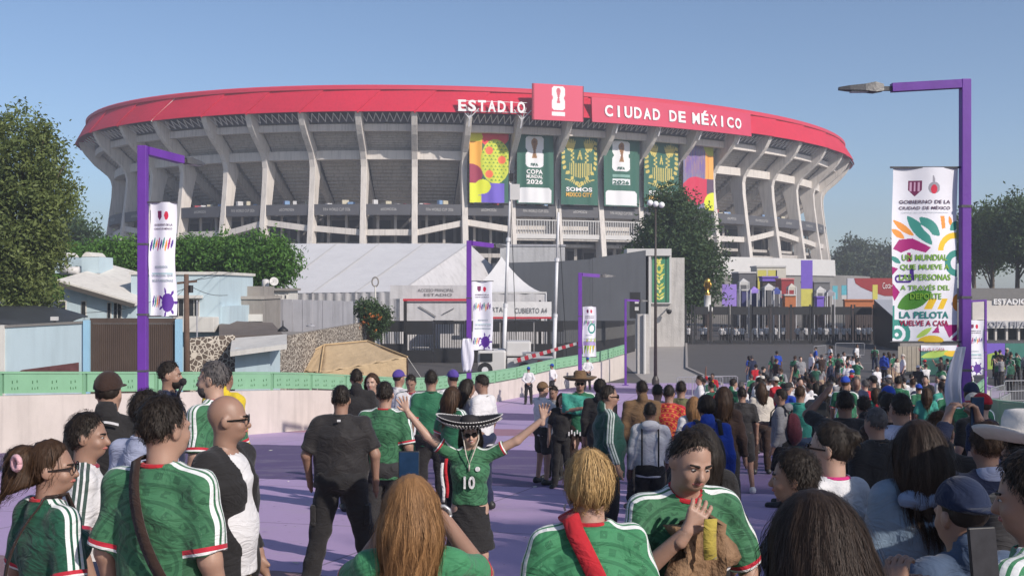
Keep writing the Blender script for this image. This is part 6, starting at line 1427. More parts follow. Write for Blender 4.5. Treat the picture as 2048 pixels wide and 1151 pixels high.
        if hair in ('short', 'bun', 'pony'):
            q_ = [Xl - Hc[0], Yl - Hc[1], Zl - Hc[2]]; zl = (q_[0] * Rh[0, 2] + q_[1] * Rh[1, 2] + q_[2] * Rh[2, 2]) / hs; yl = (q_[0] * Rh[0, 1] + q_[1] * Rh[1, 1] + q_[2] * Rh[2, 1]) / hs
            lowt = np.clip((-.012 - zl) / (.075 if not fem else .11), 0, 1); dfr = .80 * (yl - g('hairline', .066)) - .52 * (zl - .045); frt = np.clip(1 + dfr / .03, 0, 1)
            Hf.V += ((.016 if not fem else .006) * vol * lowt ** 1.3 + .006 * frt ** 2).astype(np.float32) * (yl > -.2)
        if hair in ('short', 'bun', 'pony'):
            Hf.cut(HP((0, -.06, g('nape', -.088 if fem else -.062))), Rh @ np.array((0, .25, -1.)))
            fp2, fn2 = HP((0, -.012, -.02)), Rh @ np.array((0, .62, -.78))
            if hair != 'pony': Hf.cut(HP((0, .012, -.045)), Rh @ np.array((0, .9, -.5)))
        V, Q = Hf.mesh(); parts.append(('hair', V, Q, 'hair', None)); sp['_hf'] = Hf
        if g('strands'):
            v2, q2, tn = strands(Hf, V, Q, g('strands'), Hc + Rh @ np.array((0, -.02, .1)), ph, (.55 if hair in ('short', 'bun') and vol < 1.12 else 0.0), (.5 if hair == 'long' else .85) if h < .013 else (1.7 if h < .022 else 2.6), .5 if hair == 'short' and vol >= 1.12 else 1.0); parts[-1] = ('hair', v2, q2, 'hair', dict(tone=tn))
        else: parts[-1] = ('hair', V, Q, 'hair', dict(tone=np.full(len(V), .3)))
    if g('beard'):
        Bf = Field(Hc + np.array((-.14, -.1, -.25)), Hc + np.array((.14, .2, .06)), .008 if h < .02 else .014); Bf.ell(HP((0, .03, -.085)), HR(.064, .072, .072), .03, Rh); Bf.ell(HP((0, .052, -.115)), HR(.045, .05, .045), .03, Rh); Bf.cut(HP((0, .06, -.062)), Rh @ np.array((0, .2, 1.))); Bf.cut(HP((0, .0, 0)), Rh @ np.array((0, -1., 0))); Bf.wrinkle(.002, ph, 5); V, Q = Bf.mesh(); parts.append(('beard', V, Q, 'hair', None))
    if g('pack'):
        Pf = Field((-.25, -.45, .8), (.25, .0, 1.6), h); Pf.ell((0, -.20 * b, 1.2), (.135, .085, .23), .03); Pf.ell((0, -.26 * b, 1.12), (.1, .05, .11), .03); V, Q = Pf.mesh(); parts.append(('backpack', V, Q, 'pack', None))
    hat = g('hat')
    if hat == 'cap':
        Cf = Field(Hc + np.array((-.2, -.26, -.1)), Hc + np.array((.2, .3, .2)), hh); Cf.ell(HP((0, -.012, .012)), HR(.095, .116, .118), .02, Rh); Cf.cut(HP((0, 0, .012)), Rh @ np.array((0, .12, -1.))); s = g('capdir', 1); Cf.ell(HP((0, s * .115, .018)), HR(.075, .085, .010), .012, Rh); V, Q = Cf.mesh(); parts.append(('cap', V, Q, 'hat', None))
    # --- face details
    if g('face'):
        def small(name, prims, role, hv=.004):
            c = np.mean([p[0] for p in prims], 0); m = .09; Ff = Field(c - m, c + m, hv)
            for p in prims: (Ff.ell(p[0], p[1], .003, Rh) if len(p) == 2 else Ff.cap(p[0], p[1], p[2], p[3], .003))
            V, Q = Ff.mesh(); parts.append((name, V, Q, role, None))
        for s in (1, -1):
            small('eye', [(HP((s * .031, .083, -.033)), (.0125, .010, .0034 if g('grin') else .0046))], 'eyew', .003); small('iris', [(HP((s * .031, .0925, -.033)), (.0058, .0032, .0042))], 'dark', .002)
            small('eyebrow', [(HP((s * .018, .098, -.014)), HP((s * .052, .084, -.011)), .0058, .0045)], 'hair', .003)
        gr = g('grin', 0)
        if gr: small('lips', [(HP((-.027, .084, -.088)), HP((0, .098, -.098)), .007, .008), (HP((.027, .084, -.088)), HP((0, .098, -.098)), .007, .008)], 'lip', .003); small('teeth', [(HP((0, .0955, -.0925)), (.019, .008, .006))], 'eyew', .0028)
        else: small('lips', [(HP((-.022, .088, -.094)), HP((.022, .088, -.094)), .006, .006), (HP((0, .096, -.094)), (.014, .008, .008))], 'lip', .003)
    if g('shades') or g('specs'):
        m_ = MB()
        for s in (1, -1):
            c = HP((s * .034, .108, -.03)); ux = Rh @ np.array((1., 0, 0)); uz = Rh @ np.array((0, 0, 1.)); uy = Rh @ np.array((0, 1., 0)); n = 12
            ring = [c + ux * .027 * math.cos(2 * math.pi * k / n) + uz * .021 * math.sin(2 * math.pi * k / n) for k in range(n)]
            if g('shades'): m_.prism([Vector(p) for p in ring], tuple(-uy * .008))
            else: m_.tube([Vector(p) for p in ring + ring[:1]], .0028, 5, False)
            m_.beam(Vector(HP((s * .06, .104, -.026))), Vector(HP((s * .086, -.0, -.03))), .006, .008)
        m_.beam(Vector(HP((-.01, .11, -.025))), Vector(HP((.01, .11, -.025))), .006, .006)
        parts.append(('sunglasses' if g('shades') else 'glasses', m_, None, 'dark', None))
    if g('lean') or g('twist'):
        ln = g('lean', 0)
        def warp(V):
            V = V.copy(); t = np.clip((V[:, 2] - .9) / .2, 0, 1); ang = ln * t; z = np.maximum(V[:, 2] - .95, 0); y = V[:, 1]
            up = V[:, 2] > .95; c, s = np.cos(ang), np.sin(ang)
            ny = np.where(up, y * c + z * s, y); nz = np.where(up, .95 + z * c - y * s * .9, V[:, 2]); V[:, 1] = ny; V[:, 2] = nz; return V
        sp['_warp'] = warp
    out = []
    for (nm, V, Q, role, at2) in parts:
        if isinstance(V, MB):
            mb = V
            if '_warp' in sp: mb.v = [tuple(p) for p in sp['_warp'](np.array(mb.v))]
            out.append((nm, mb.mesh(nm), role)); continue
        if '_warp' in sp: V = sp['_warp'](V)
        me = npmesh(nm, V, Q, True)
        if at2:
            for k_, a_ in at2.items(): me.attributes.new(k_, 'FLOAT', 'POINT').data.foreach_set('value', np.asarray(a_, np.float32))
        out.append((nm, me, role))
    sp['HP'] = HP; sp['J'] = J
    return out
def strands(Fd, V, Q, n, crown, ph, fz=0.0, wm=1.0, lm=1.0):
    """thin tapered locks laid over the hair volume, flowing down from the crown"""
    rg = np.random.default_rng(int(ph * 10) + 3); G = np.gradient(Fd.V, Fd.h)
    def samp(p):
        i = np.clip(((p - Fd.lo) / Fd.h).round().astype(int), 1, Fd.n - 2); v = Fd.V[tuple(i.T)]; gg = np.stack([q[tuple(i.T)] for q in G], 1); gg /= np.linalg.norm(gg, axis=1)[:, None] + 1e-6; return v, gg
    lift = .0045 * rg.random(n) ** 2; P = V[rg.integers(0, len(V), n)]; steps = 12 if not fz else 5; L = (.014 + .016 * rg.random(n)) * (lm if not fz else .27 * lm); pts = []; nr = []
    loose_ = rg.random(n) < (.08 if not fz else 1.0); fzv = np.where(loose_, fz if fz else .12, 0.0)
    for k in range(steps):
        v, gr = samp(P); pj = np.where(loose_ & (k > 0), 0, np.clip(v, -.02, .02) - .0008 - lift); P = P - gr * pj[:, None]; pts.append(P.copy()); nr.append(gr)
        out = P - crown; dn = np.stack([out[:, 0] * .6, out[:, 1] * .6, np.full(n, -.12)], 1); dn += rg.normal(size=(n, 3)) * (.012 if not fz else .05); t = dn - gr * (dn * gr).sum(1)[:, None]; t /= np.linalg.norm(t, axis=1)[:, None] + 1e-6; P = P + (t + gr * (fzv * (1 - k / steps))[:, None]) * L[:, None]
    pts = np.stack(pts, 1); nr = np.stack(nr, 1); tg = np.gradient(pts, axis=1); wv = np.cross(tg, nr); wv /= np.linalg.norm(wv, axis=2)[:, :, None] + 1e-6
    w = ((.0007 + .0012 * rg.random(n)) * (1.35 if n < 900 else 1) * wm)[:, None, None] * np.sin(np.linspace(.25, math.pi - .05, steps))[None, :, None]
    A = pts - wv * w; Bq = pts + wv * w; base = len(V); VV = np.stack([A, Bq], 2).reshape(-1, 3); i = (np.arange(n)[:, None] * steps * 2 + np.arange(steps - 1)[None] * 2).ravel() + base
    tone = np.concatenate([np.full(len(V), .18), np.repeat(rg.random(n) ** 1.6, steps * 2)]); return np.concatenate([V, VV]), np.concatenate([Q, np.stack([i, i + 1, i + 3, i + 2], 1)]), tone

# --- materials for people
def folds(n, b, tc, fine=240):
    wv = noise(n, mapping(n, tc, (5, 5, 2.6)), 1.0, 2, .5); w2 = n.nodes.new('ShaderNodeTexNoise'); w2.inputs['Scale'].default_value = 5.5; w2.inputs['Detail'].default_value = 3; w2.inputs['Distortion'].default_value = 1.6; n.links.new(mapping(n, tc, (1, 1, 1.9)), w2.inputs['Vector'])
    rid = mth(n, 'ABSOLUTE', mth(n, 'SUBTRACT', w2.outputs['Fac'], .5)); h1 = mth(n, 'ADD', mth(n, 'MULTIPLY', rid, -2.2), mth(n, 'MULTIPLY', noise(n, tc, fine, 2), .035))
    bumpit(n, b, mth(n, 'ADD', h1, wv), .42, .03)
def fabric(name, col, rough=.85, var=.1, bump=.25, sc=9):
    key = 'cloth_' + name
    if key in MATS: return MATS[key]
    m, n, b = newmat(key); tc = n.nodes.new('ShaderNodeTexCoord').outputs['Object']
    c = mixc(n, noise(n, tc, sc, 5, .6), tuple(x * (1 - 1.6 * var) for x in col), tuple(min(1, x * (1 + 1.6 * var)) for x in col)); n.links.new(c, b.inputs['Base Color']); b.inputs['Roughness'].default_value = rough; b.inputs['Specular IOR Level'].default_value = .2; b.inputs['Sheen Weight'].default_value = .12
    folds(n, b, tc); MATS[key] = m; return m
def attr(n, nm):
    a = n.nodes.new('ShaderNodeAttribute'); a.attribute_name = nm; return a.outputs['Fac']
def jersey(name, base, dark, pattern=True, stripes=True, trims=True, trim1=(.45, .02, .04), trim2=(.7, .7, .7), stripe=(.68, .70, .70)):
    key = 'jersey_' + name
    if key in MATS: return MATS[key]
    m, n, b = newmat(key); tc = n.nodes.new('ShaderNodeTexCoord').outputs['Object']; sp = n.nodes.new('ShaderNodeSeparateXYZ'); n.links.new(tc, sp.inputs[0])
    c = mixc(n, noise(n, tc, 7, 4), tuple(x * .85 for x in base), tuple(x * 1.15 for x in base))
    if pattern:
        x, z = sp.outputs['X'], mth(n, 'SUBTRACT', sp.outputs['Z'], 1.13); r = mth(n, 'SQRT', mth(n, 'ADD', mth(n, 'MULTIPLY', x, x), mth(n, 'MULTIPLY', z, z))); a = mth(n, 'ARCTAN2', z, x)
        ring = mth(n, 'FRACT', mth(n, 'MULTIPLY', r, 17.0)); thin = mth(n, 'LESS_THAN', ring, 0.22); band = mth(n, 'FLOOR', mth(n, 'MULTIPLY', r, 17.0))
        seg = mth(n, 'SINE', mth(n, 'ADD', mth(n, 'MULTIPLY', a, mth(n, 'MULTIPLY', mth(n, 'ADD', band, 1.0), 5.0)), mth(n, 'MULTIPLY', band, 1.7))); sg2 = mth(n, 'GREATER_THAN', seg, 0.25)
        mid = mth(n, 'MULTIPLY', mth(n, 'GREATER_THAN', ring, 0.42), mth(n, 'LESS_THAN', ring, 0.86)); glyph = mth(n, 'MULTIPLY', sg2, mid)
        hole = mth(n, 'GREATER_THAN', noise(n, tc, 42, 1), 0.40)
        tot = mth(n, 'MULTIPLY', mth(n, 'MAXIMUM', thin, mth(n, 'MULTIPLY', glyph, hole)), mth(n, 'LESS_THAN', r, 0.36)); c = mixc(n, mth(n, 'MULTIPLY', tot, .6), c, dark)
    if stripes:
        su = mth(n, 'ABSOLUTE', attr(n, 'su')); s1 = mth(n, 'LESS_THAN', su, .0085); s2 = mth(n, 'LESS_THAN', mth(n, 'ABSOLUTE', mth(n, 'SUBTRACT', su, .028)), .0085); c = mixc(n, mth(n, 'MAXIMUM', s1, s2), c, stripe)
    if trims:
        hm = attr(n, 'hem'); c = mixc(n, mth(n, 'LESS_THAN', hm, .030), c, trim1); c = mixc(n, mth(n, 'LESS_THAN', hm, .013), c, trim2); c = mixc(n, mth(n, 'LESS_THAN', hm, .003), c, tuple(x * .6 for x in base))
    n.links.new(c, b.inputs['Base Color']); b.inputs['Roughness'].default_value = .7; b.inputs['Specular IOR Level'].default_value = .25; b.inputs['Sheen Weight'].default_value = .15
    folds(n, b, tc); MATS[key] = m; return m
def skinmat(name, col):
    key = 'skin_' + name
    if key in MATS: return MATS[key]
    m, n, b = newmat(key); tc = n.nodes.new('ShaderNodeTexCoord').outputs['Object']; c = mixc(n, noise(n, tc, 14, 4), tuple(x * .86 for x in col), tuple(min(1, x * 1.12) for x in col)); n.links.new(c, b.inputs['Base Color']); b.inputs['Roughness'].default_value = .5; b.inputs['Subsurface Weight'].default_value = .12; b.inputs['Subsurface Radius'].default_value = (.012, .005, .003); b.inputs['Subsurface Scale'].default_value = 1.0
    bumpit(n, b, noise(n, tc, 120, 3), .12, .003); MATS[key] = m; return m
def hairmat(name, col, col2):
    key = 'hair_' + name
    if key in MATS: return MATS[key]
    m, n, b = newmat(key); tc = n.nodes.new('ShaderNodeTexCoord').outputs['Object']; f = noise(n, mapping(n, tc, (110, 110, 5)), 1.6, 5, .75); tn = attr(n, 'tone'); f = mth(n, 'MULTIPLY', mth(n, 'ADD', mth(n, 'MULTIPLY', f, .55), mth(n, 'MULTIPLY', tn, .85)), .95); c = mixc(n, f, col, col2); n.links.new(c, b.inputs['Base Color']); b.inputs['Roughness'].default_value = .55; b.inputs['Specular IOR Level'].default_value = .25; bumpit(n, b, noise(n, mapping(n, tc, (220, 220, 9)), 1.6, 3), .4, .004); MATS[key] = m; return m
SK = [skinmat('a', (.37, .225, .165)), skinmat('b', (.30, .175, .125)), skinmat('c', (.45, .29, .22)), skinmat('d', (.20, .11, .078))]
HB = hairmat('black', (.008, .006, .005), (.035, .026, .02)); HBR = hairmat('brown', (.018, .010, .006), (.08, .043, .023)); HBL = hairmat('blonde', (.20, .115, .045), (.62, .42, .19)); HLT = hairmat('light_brown', (.10, .048, .02), (.42, .23, .10)); HGR = hairmat('grey_short', (.05, .045, .045), (.13, .12, .12))
JG = jersey('green', (.045, .155, .075), (.016, .066, .034)); JGB = jersey('bright_green', (.05, .22, .10), (.02, .11, .05)); JGP = jersey('plain_green', (.02, .125, .062), (.02, .1, .05), False); JGD = jersey('deep_green', (.014, .085, .05), (.006, .038, .024)); JW = jersey('white', (.62, .61, .62), (.5, .5, .5), False, True, True, (.3, .02, .05), (.05, .05, .06), (.04, .07, .06)); JBK = jersey('black', (.022, .02, .021), (.01, .01, .01), False, False, False); JR = jersey('red', (.42, .015, .03), (.6, .3, .05), True, False, False); JGJ = jersey('green_track', (.012, .062, .045), (.01, .05, .04), False, True, False, stripe=(.45, .5, .48))
FB = fabric('black', (.021, .02, .021)); FC = fabric('charcoal', (.035, .034, .036)); FN = fabric('navy', (.018, .024, .055)); FW = fabric('white', (.62, .61, .62), .85, .05); FG = fabric('grey', (.22, .22, .23)); FBR = fabric('brown', (.14, .085, .045)); FKH = fabric('khaki', (.36, .27, .18)); FBL = fabric('blue', (.02, .06, .36)); FJN = fabric('jeans', (.06, .09, .15), .9, .25); FDN = fabric('denim_jacket', (.16, .22, .29), .9, .3, .5, 5); FLB = fabric('light_blue', (.34, .37, .50)); FR = fabric('red', (.42, .02, .03)); FP = fabric('pink', (.62, .36, .40)); FBG = fabric('beige', (.5, .46, .40)); FLM = fabric('lime', (.16, .45, .07)); FTL = fabric('teal', (.05, .28, .22)); FMG = fabric('magenta', (.55, .03, .18)); FYE = fabric('yellow', (.6, .45, .03)); FCOC = fabric('dark_brown', (.035, .02, .016)); FPU = fabric('purple', (.08, .05, .25))
SHW = M('shoe_white', (.6, .6, .6), .6, .1, 20, .1); SHB = M('shoe_black', (.02, .02, .02), .5, .1, 20, .1)
EXTRA = {'eyew': M('eye_white', (.42, .39, .37), .2, .02, 5, 0), 'dark': M('dark_lens', (.012, .011, .011), .12, .1, 5, 0), 'lip': M('lips', (.36, .12, .10), .45, .08, 20, 0)}
def setmat(o, mat):
    if len(o.data.materials) == 0: o.data.materials.append(None)
    o.material_slots[0].link = 'OBJECT'; o.material_slots[0].material = mat
COLL = {m_.name: FR for m_ in (JG, JGB, JGD)}; COLL[JW.name] = fabric('collar_red', (.28, .02, .05)); COLL['jersey_bright_plain'] = FR; COLL['jersey_white_pink'] = FMG
def place(parts, px, d, yaw, h, mats, label, group=None, z=None, dx=0, x=None):
    X = wx(px, d) if x is None else x; root = None; zg = ground(d) + .018 if z is None else z
    for nm, me, role in parts:
        o = bpy.data.objects.new(nm, me); COL.objects.link(o); setmat(o, mats.get(role) or EXTRA.get(role) or COLL.get(mats['top'].name) or mats['top'])
        if root is None: root = o; o.location = (X, d, zg); o.rotation_euler = (0, 0, R(yaw)); o.scale = (h / 1.75,) * 3; tag(o, label, 'person', group)
        else: o.parent = root
    return root
def person(label, px, d, yaw, h, mats, group=None, z=None, **sp):
    sp.setdefault('vox', .0105 if d < 6.5 else (.014 if d < 12 else .02)); sp.setdefault('seed', int(px) % 17 + 1)
    parts = person_parts(sp); o = place(parts, px, d, yaw, h, mats, label, group, z); o_sp[o.name] = sp; return o
o_sp = {}
def mt_(skin=0, top=JG, bottom=FB, hair=HB, shoe=SHB, hat=FB, inner=FW): return dict(skin=SK[skin], top=top, bottom=bottom, hair=hair, shoe=shoe, hat=hat, inner=inner)
def worn(o, mb, name, mat, smooth=False):
    me = mb.mesh(name, smooth) if isinstance(mb, MB) else mb
    c = bpy.data.objects.new(name, me); COL.objects.link(c); me.materials.append(mat); c.parent = o; return c
def strap(o, side=1, mat=None, w=.035, build=1.0, back=True, front=True):
    """crossbody strap following chest and back"""
    pts = []
    for k in range(25):
        a = k / 24 * 2 * math.pi; u = math.cos(a); z = 1.20 + .29 * math.sin(a * 1) ; 
        pts.append(a)
    m_ = MB(); rows = []
    for k in range(33):
        a = 2 * math.pi * k / 32; s = math.sin(a); t = (1 - math.cos(a)) / 2      # t 0 at shoulder, 1 at hip
        x = side * (.075 - t * .255) * build; z = 1.50 - t * .58; y = s * (.137 + .022 * math.sin(math.pi * t)) * build - .008
        if t < .06: z = 1.50 - .0
        rows.append([(x - w * .6, y, z + .0), (x + w * .4, y, z + w * .55)])
    m_.grid(rows); c = worn(o, m_, 'strap', mat or FCOC, True); solidify(c, .006, 0); return c
# ================================================================== THE PEOPLE, near ones first
V_ = Vector
HNB = hairmat('near_black', (.007, .005, .004), (.06, .04, .03))
# left group
girl = person('person with curly brown ponytail in green jersey at the left edge, seen from behind', 100, 4.5, -38, 1.60, mt_(1, JGD, FB, HBR), fem=True, top='jersey', hair='pony', fine_head=True, strands=1400, messy=.003, head=(-.75, .05, 0), specs=True, face=True, build=.98)
strap(girl, 1, FCOC, .03)
MB_ = MB(); MB_.tube([V_((.03 * math.cos(a * .7), -.155 + .0 * a, 1.665 + .03 * math.sin(a * .7))) for a in range(10)], .012, 6); sc_o = worn(girl, MB_, 'hair_tie', FP, True)
person('person in white jersey with pink jacket over the shoulder beside the ponytail', 172, 5.5, -72, 1.68, mt_(1, JW, FN, HB), fem=True, top='jersey', hair='short', fine_head=True, face=True, head=(-.25, 0, 0), strands=500)
big = person('large person in green patterned jersey with crossbody strap, seen from behind', 326, 4.25, -18, 1.79, mt_(0, JG, FC, HB), top='jersey', hair='short', build=1.06, belly=1.08, fine_head=True, strands=1200, head=(-.30, .04, 0), hairline=.075)
strap(big, -1, FCOC, .04, 1.04)
bald = person('bald person with glasses in open dark jacket over white jersey', 452, 5.6, -104, 1.77, mt_(1, FB, FKH, HB, inner=JW), top='jacket', open=True, hair='bald', fine_head=True, face=True, specs=True, build=1.06, belly=1.02, hem=.80, head=(.42, 0, 0))
capm = person('person in dark maroon cap and black jacket by the left purple post, seen from behind', 217, 7.5, 6, 1.87, mt_(0, FB, FC, HB, hat=FCOC), top='jacket', hair='short', hat='cap', capdir=1, build=1.22, head=(-.15, 0, 0))
MBx = MB(); MBx.grid([[(-.10 + .2 * k / 8, -.155 - .0 * k, 1.435 + .018 * math.sin(math.pi * k / 8) + dz) for k in range(9)] for dz in (0, .014)]); w_ = worn(capm, MBx, 'collar_stripe', FW); solidify(w_, .01, 0)
person('dark-haired person in white and pale blue shirt half hidden behind the large green jersey', 292, 6.2, -30, 1.78, mt_(1, FLB, FC, HB), top='tee', hair='short', fine_head=True, strands=500)
rep = person('person in navy jacket holding a microphone, facing right beyond the left group', 338, 11.2, -86, 2.0, mt_(1, FN, FC, HB), top='shirt', hair='short', fine_head=True, face=True, beard=True, armR=((.24, .12, 1.18), (.18, .38, 1.30)), armL=((.24, .02, 1.16), (.24, .2, .98)))
mc = empty('microphone', (wx(372, 11.2), 11.0, wz(790, 11.2)), 0, 'black microphone with foam head held before the bearded person', 'microphone'); mo = MB().tube([(-.03, 0, 0), (.02, 0, .12)], [.014, .018], 8).build('handle', SHB, mc, True); MB().lathe([(.005, -.04), (.03, -.025), (.038, 0), (.03, .028), (.004, .04)], (.03, 0, .155), 12).build('foam', FB, mc, True)
person('bearded person in green jersey facing left toward the microphone', 428, 8.2, 68, 1.97, mt_(2, JG, FC, HGR), top='jersey', hair='short', fine_head=True, face=True, beard=True, build=1.15, head=(.25, 0, 0), strands=500)
person('person in bright yellow jacket behind the bearded one', 449, 12.5, -20, 1.95, mt_(1, FYE, FB, HB), top='jacket', hair='short')
# middle left
blk = person('heavy person in black shirt and black cargo trousers, seen from behind', 682, 9.75, 2, 1.77, mt_(1, JBK, FB, HB, SHW), top='tee', hair='short', build=1.34, belly=1.08, stance=.34, legw=1.2, hem=.86, armR=((.275, -.02, 1.14), (.275, .05, .90)), armL=((.275, -.02, 1.14), (.265, .08, .93)), fine_head=True, strands=500, slv=.85)
MBx = MB(); MBx.box((0, -.118 * 1.3, 1.455), (.03, .006, .018)); worn(blk, MBx, 'emblem', FW)
for s in (1, -1): MBx = MB(); MBx.box((s * .235, -.01, .62), (.05, .15, .18)); bevel(worn(blk, MBx, 'cargo_pocket', FB), .015)
person('person in green patterned jersey right of the black shirt, seen from behind', 770, 10.6, -10, 1.80, mt_(0, JG, FC, HB), top='jersey', hair='short', build=1.18, fine_head=True, strands=400, head=(.1, .1, 0))
person('person in black suit seen from behind, left of the white caps', 713, 15, 8, 1.94, mt_(1, FB, FB, HB), top='jacket', hair='short')
person('person with shoulder-length hair facing the camera beside the black suit', 744, 16, 172, 1.88, mt_(2, FC, FB, HBR), fem=True, top='jacket', hair='bob', fine_head=True, face=True)
person('person in white shirt and purple cap left of the two caps', 797, 18.5, -40, 1.92, mt_(1, FW, FN, HB, hat=FPU), top='tee', hair='short', hat='cap')
person('person in white jersey looking down beside the purple cap', 822, 17.5, 178, 1.86, mt_(1, JW, JGP, HB), top='jersey', hair='short', face=True, head=(0, -.4, 0))
person('person in white shirt and purple cap behind the green shirt, right of the two caps', 906, 18.0, 30, 1.92, mt_(1, FW, FN, HB, hat=FPU), top='tee', hair='short', hat='cap')
person('person in plain dark green jersey above the raised left hand, seen from behind', 862, 14.5, 4, 1.92, mt_(1, JGP, FB, HB, SHW), top='jersey', hair='short', build=1.1)
person('person with long dark hair in green shirt left of the sombrero', 905, 13.2, -40, 1.72, mt_(1, JGP, FB, HBR), fem=True, top='jersey', hair='long', armR=((.24, .08, 1.17), (.16, .3, 1.15)))
person('person with long black hair in pale top behind the sombrero', 935, 15.5, -60, 1.80, mt_(1, FG, FN, HB), fem=True, top='tee', hair='long')
person('person in white and pale blue shirt facing left behind the sombrero', 965, 15, 60, 1.86, mt_(1, FW, FN, HB), top='tee', hair='short', face=True, head=(.2, -.2, 0), build=1.1)
# phone photographer
ph = person('person with long light-brown hair in green shirt photographing with a phone', 822, 3.62, 2, 1.535, mt_(1, jersey('bright_plain', (.05, .22, .10), (.03, .16, .07), True, False, True), FB, HLT), fem=True, top='jersey', hair='long', hairlen=1.05, hairvol=1.05, fine_head=True, strands=4000, head=(0, .05, 0), build=1.0,
            armR=((.27, .20, 1.33), (.085, .37, 1.55)), armL=((.24, .22, 1.30), (.07, .38, 1.55)), fine_hands={1: ((-.5, .1, .8), (-.8, 0, -.5), .9, .05), -1: ((.5, .1, .8), (.8, 0, -.5), .9, .05)})
strap(ph, 1, FB, .025)
MBx = MB(); MBx.tube([V_((.105 + .036 * math.cos(a * .63), .335, 1.535 + .036 * math.sin(a * .63))) for a in range(11)], .008, 6); worn(ph, MBx, 'bracelet', GALV, True)
def phone(label, loc, rz=0, tilt=0, w=.076, h=.158, screen=(.01, .03, .07)):
    p = empty('smartphone', loc, rz, label, 'phone'); p.rotation_euler = (tilt, 0, rz); bevel(MB().box((0, 0, 0), (w, .009, h)).build('case', SHB, p), .006, 3)
    MB().box((0, -.0055, 0), (w - .006, .002, h - .008)).build('screen', M('phone_screen_%d' % int(screen[2] * 1000), screen, .4, .3, 30, 0, spec=.15), p); MB().box((-w * .28, .006, h * .33), (w * .3, .004, h * .18)).build('camera_lens', EXTRA['dark'], p); return p
phone('blue-screened phone held up by the long-haired photographer', (wx(818, 3.98), 3.98, wz(945, 3.98)), R(2), R(-6))
# sombrero
som = person('smiling person in embroidered black sombrero and green number 10 jersey, both arms raised', 940, 8.8, 180, 1.50, mt_(2, JG, FB, HB, SHW), fem=True, top='jersey', bottom='skirt', hair='long', fine_head=True, face=True, shades=True, grin=1, neck_v=True, hem=.97, slv=.6, build=.98,
             armR=((.40, .02, 1.60), (.58, .06, 1.83)), armL=((.44, .02, 1.56), (.68, .04, 1.76)), fine_hands={1: ((.35, .1, .9), (0, 1, 0), .12, .22), -1: ((-.1, .05, 1), (0, 1, 0), .35, .2)}, head=(.12, 0, .08), vox=.0115)
HPs = o_sp[som.name]['HP']
ht_ = MB(); ct = HPs((0, -.015, .055)); nn = 40; prof = [(.084, .0), (.17, -.008), (.25, .02), (.302, .075), (.307, .092), (.295, .084), (.24, .032), (.17, .006), (.094, .012), (.088, .055), (.072, .085), (.04, .098), (.001, .10)]
for r_, z in prof:
    for k in range(nn): a = 2 * math.pi * k / nn; ht_.v.append(tuple(ct + np.array((r_ * math.cos(a), r_ * .92 * math.sin(a), z + (.05 * (math.cos(a) ** 2) - .035) * min(1, (r_ / .307)) ** 2))))
for i in range(len(prof) - 1):
    for k in range(nn): ht_.f.append((i * nn + k, i * nn + (k + 1) % nn, (i + 1) * nn + (k + 1) % nn, (i + 1) * nn + k))
hb = worn(som, ht_, 'sombrero', M('sombrero_felt', (.014, .012, .014), .8, .2, 10, .2, 80), True)
def emb(rr, zz, n_, ln, wd, mat, nm):
    m_ = MB()
    for k in range(n_):
        a = 2 * math.pi * k / n_; c = ct + np.array((rr * math.cos(a), rr * .92 * math.sin(a), zz + (.05 * (math.cos(a) ** 2) - .035) * (rr / .307) ** 2)); d_ = V_((math.cos(a), math.sin(a), .55)).normalized(); m_.beam(V_(c) - d_ * ln / 2, V_(c) + d_ * ln / 2, wd, .006)
    o = worn(hb, m_, nm, mat); tag(o, kind='stuff')
SIL = M('silver_thread', (.62, .60, .58), .45, .1, 20, .2)
emb(.283, .042, 58, .055, .012, SIL, 'embroidery'); emb(.235, .012, 34, .03, .010, SIL, 'inner_embroidery'); emb(.3055, .088, 80, .018, .016, SIL, 'brim_edge')
# chin cord and number
cd_ = MB(); cd_.tube([V_(HPs((.085, .02, .05))), V_(HPs((.075, .07, -.08))), V_((.03, .135, 1.44)), V_((0, .168, 1.36)), V_((-.03, .135, 1.44)), V_(HPs((-.075, .07, -.08))), V_(HPs((-.085, .02, .05)))], .006, 6); cd_.tube([V_((0, .168, 1.36)), V_((.004, .165, 1.30))], .008, 6); worn(som, cd_, 'chin_cord', FBG, True)
num = lettering('10', lambda u, v, w: V_((-u, .134 + .012 * math.cos(u * 9) - w * 0 + w, 1.135 + v)), .105, .115, FW, som, 'number', .03, .02); lettering('10', lambda u, v, w: V_((-u, .134, 1.135 + v)), .1, .11, FW, None, 'tmp') if False else None
MBx = MB()
for x in (-.05,): MBx.lathe([(.001, 0), (.024, .0), (.022, .012), (.001, .014)], (0, 0, 0), 14)
em = worn(som, MBx, 'crest', FW); em.location = (-.075, .150, 1.315); em.rotation_euler = (R(-78), 0, 0)
MBx = MB()
for k, (x, m_) in enumerate(((.0, FR),)): MBx.grid([[(.20 + .03 * j + .01 * math.sin(i), .06 + .004 * i, 1.40 - i * .06) for j in range(2)] for i in range(7)])
rb_ = worn(som, MBx, 'ribbon', FR, True); solidify(rb_, .004, 0); MBx = MB(); MBx.grid([[(.235 + .03 * j + .012 * math.sin(i), .058 + .004 * i, 1.36 - i * .06) for j in range(2)] for i in range(7)]); rb2 = worn(som, MBx, 'white_ribbon', FW, True); solidify(rb2, .004, 0)
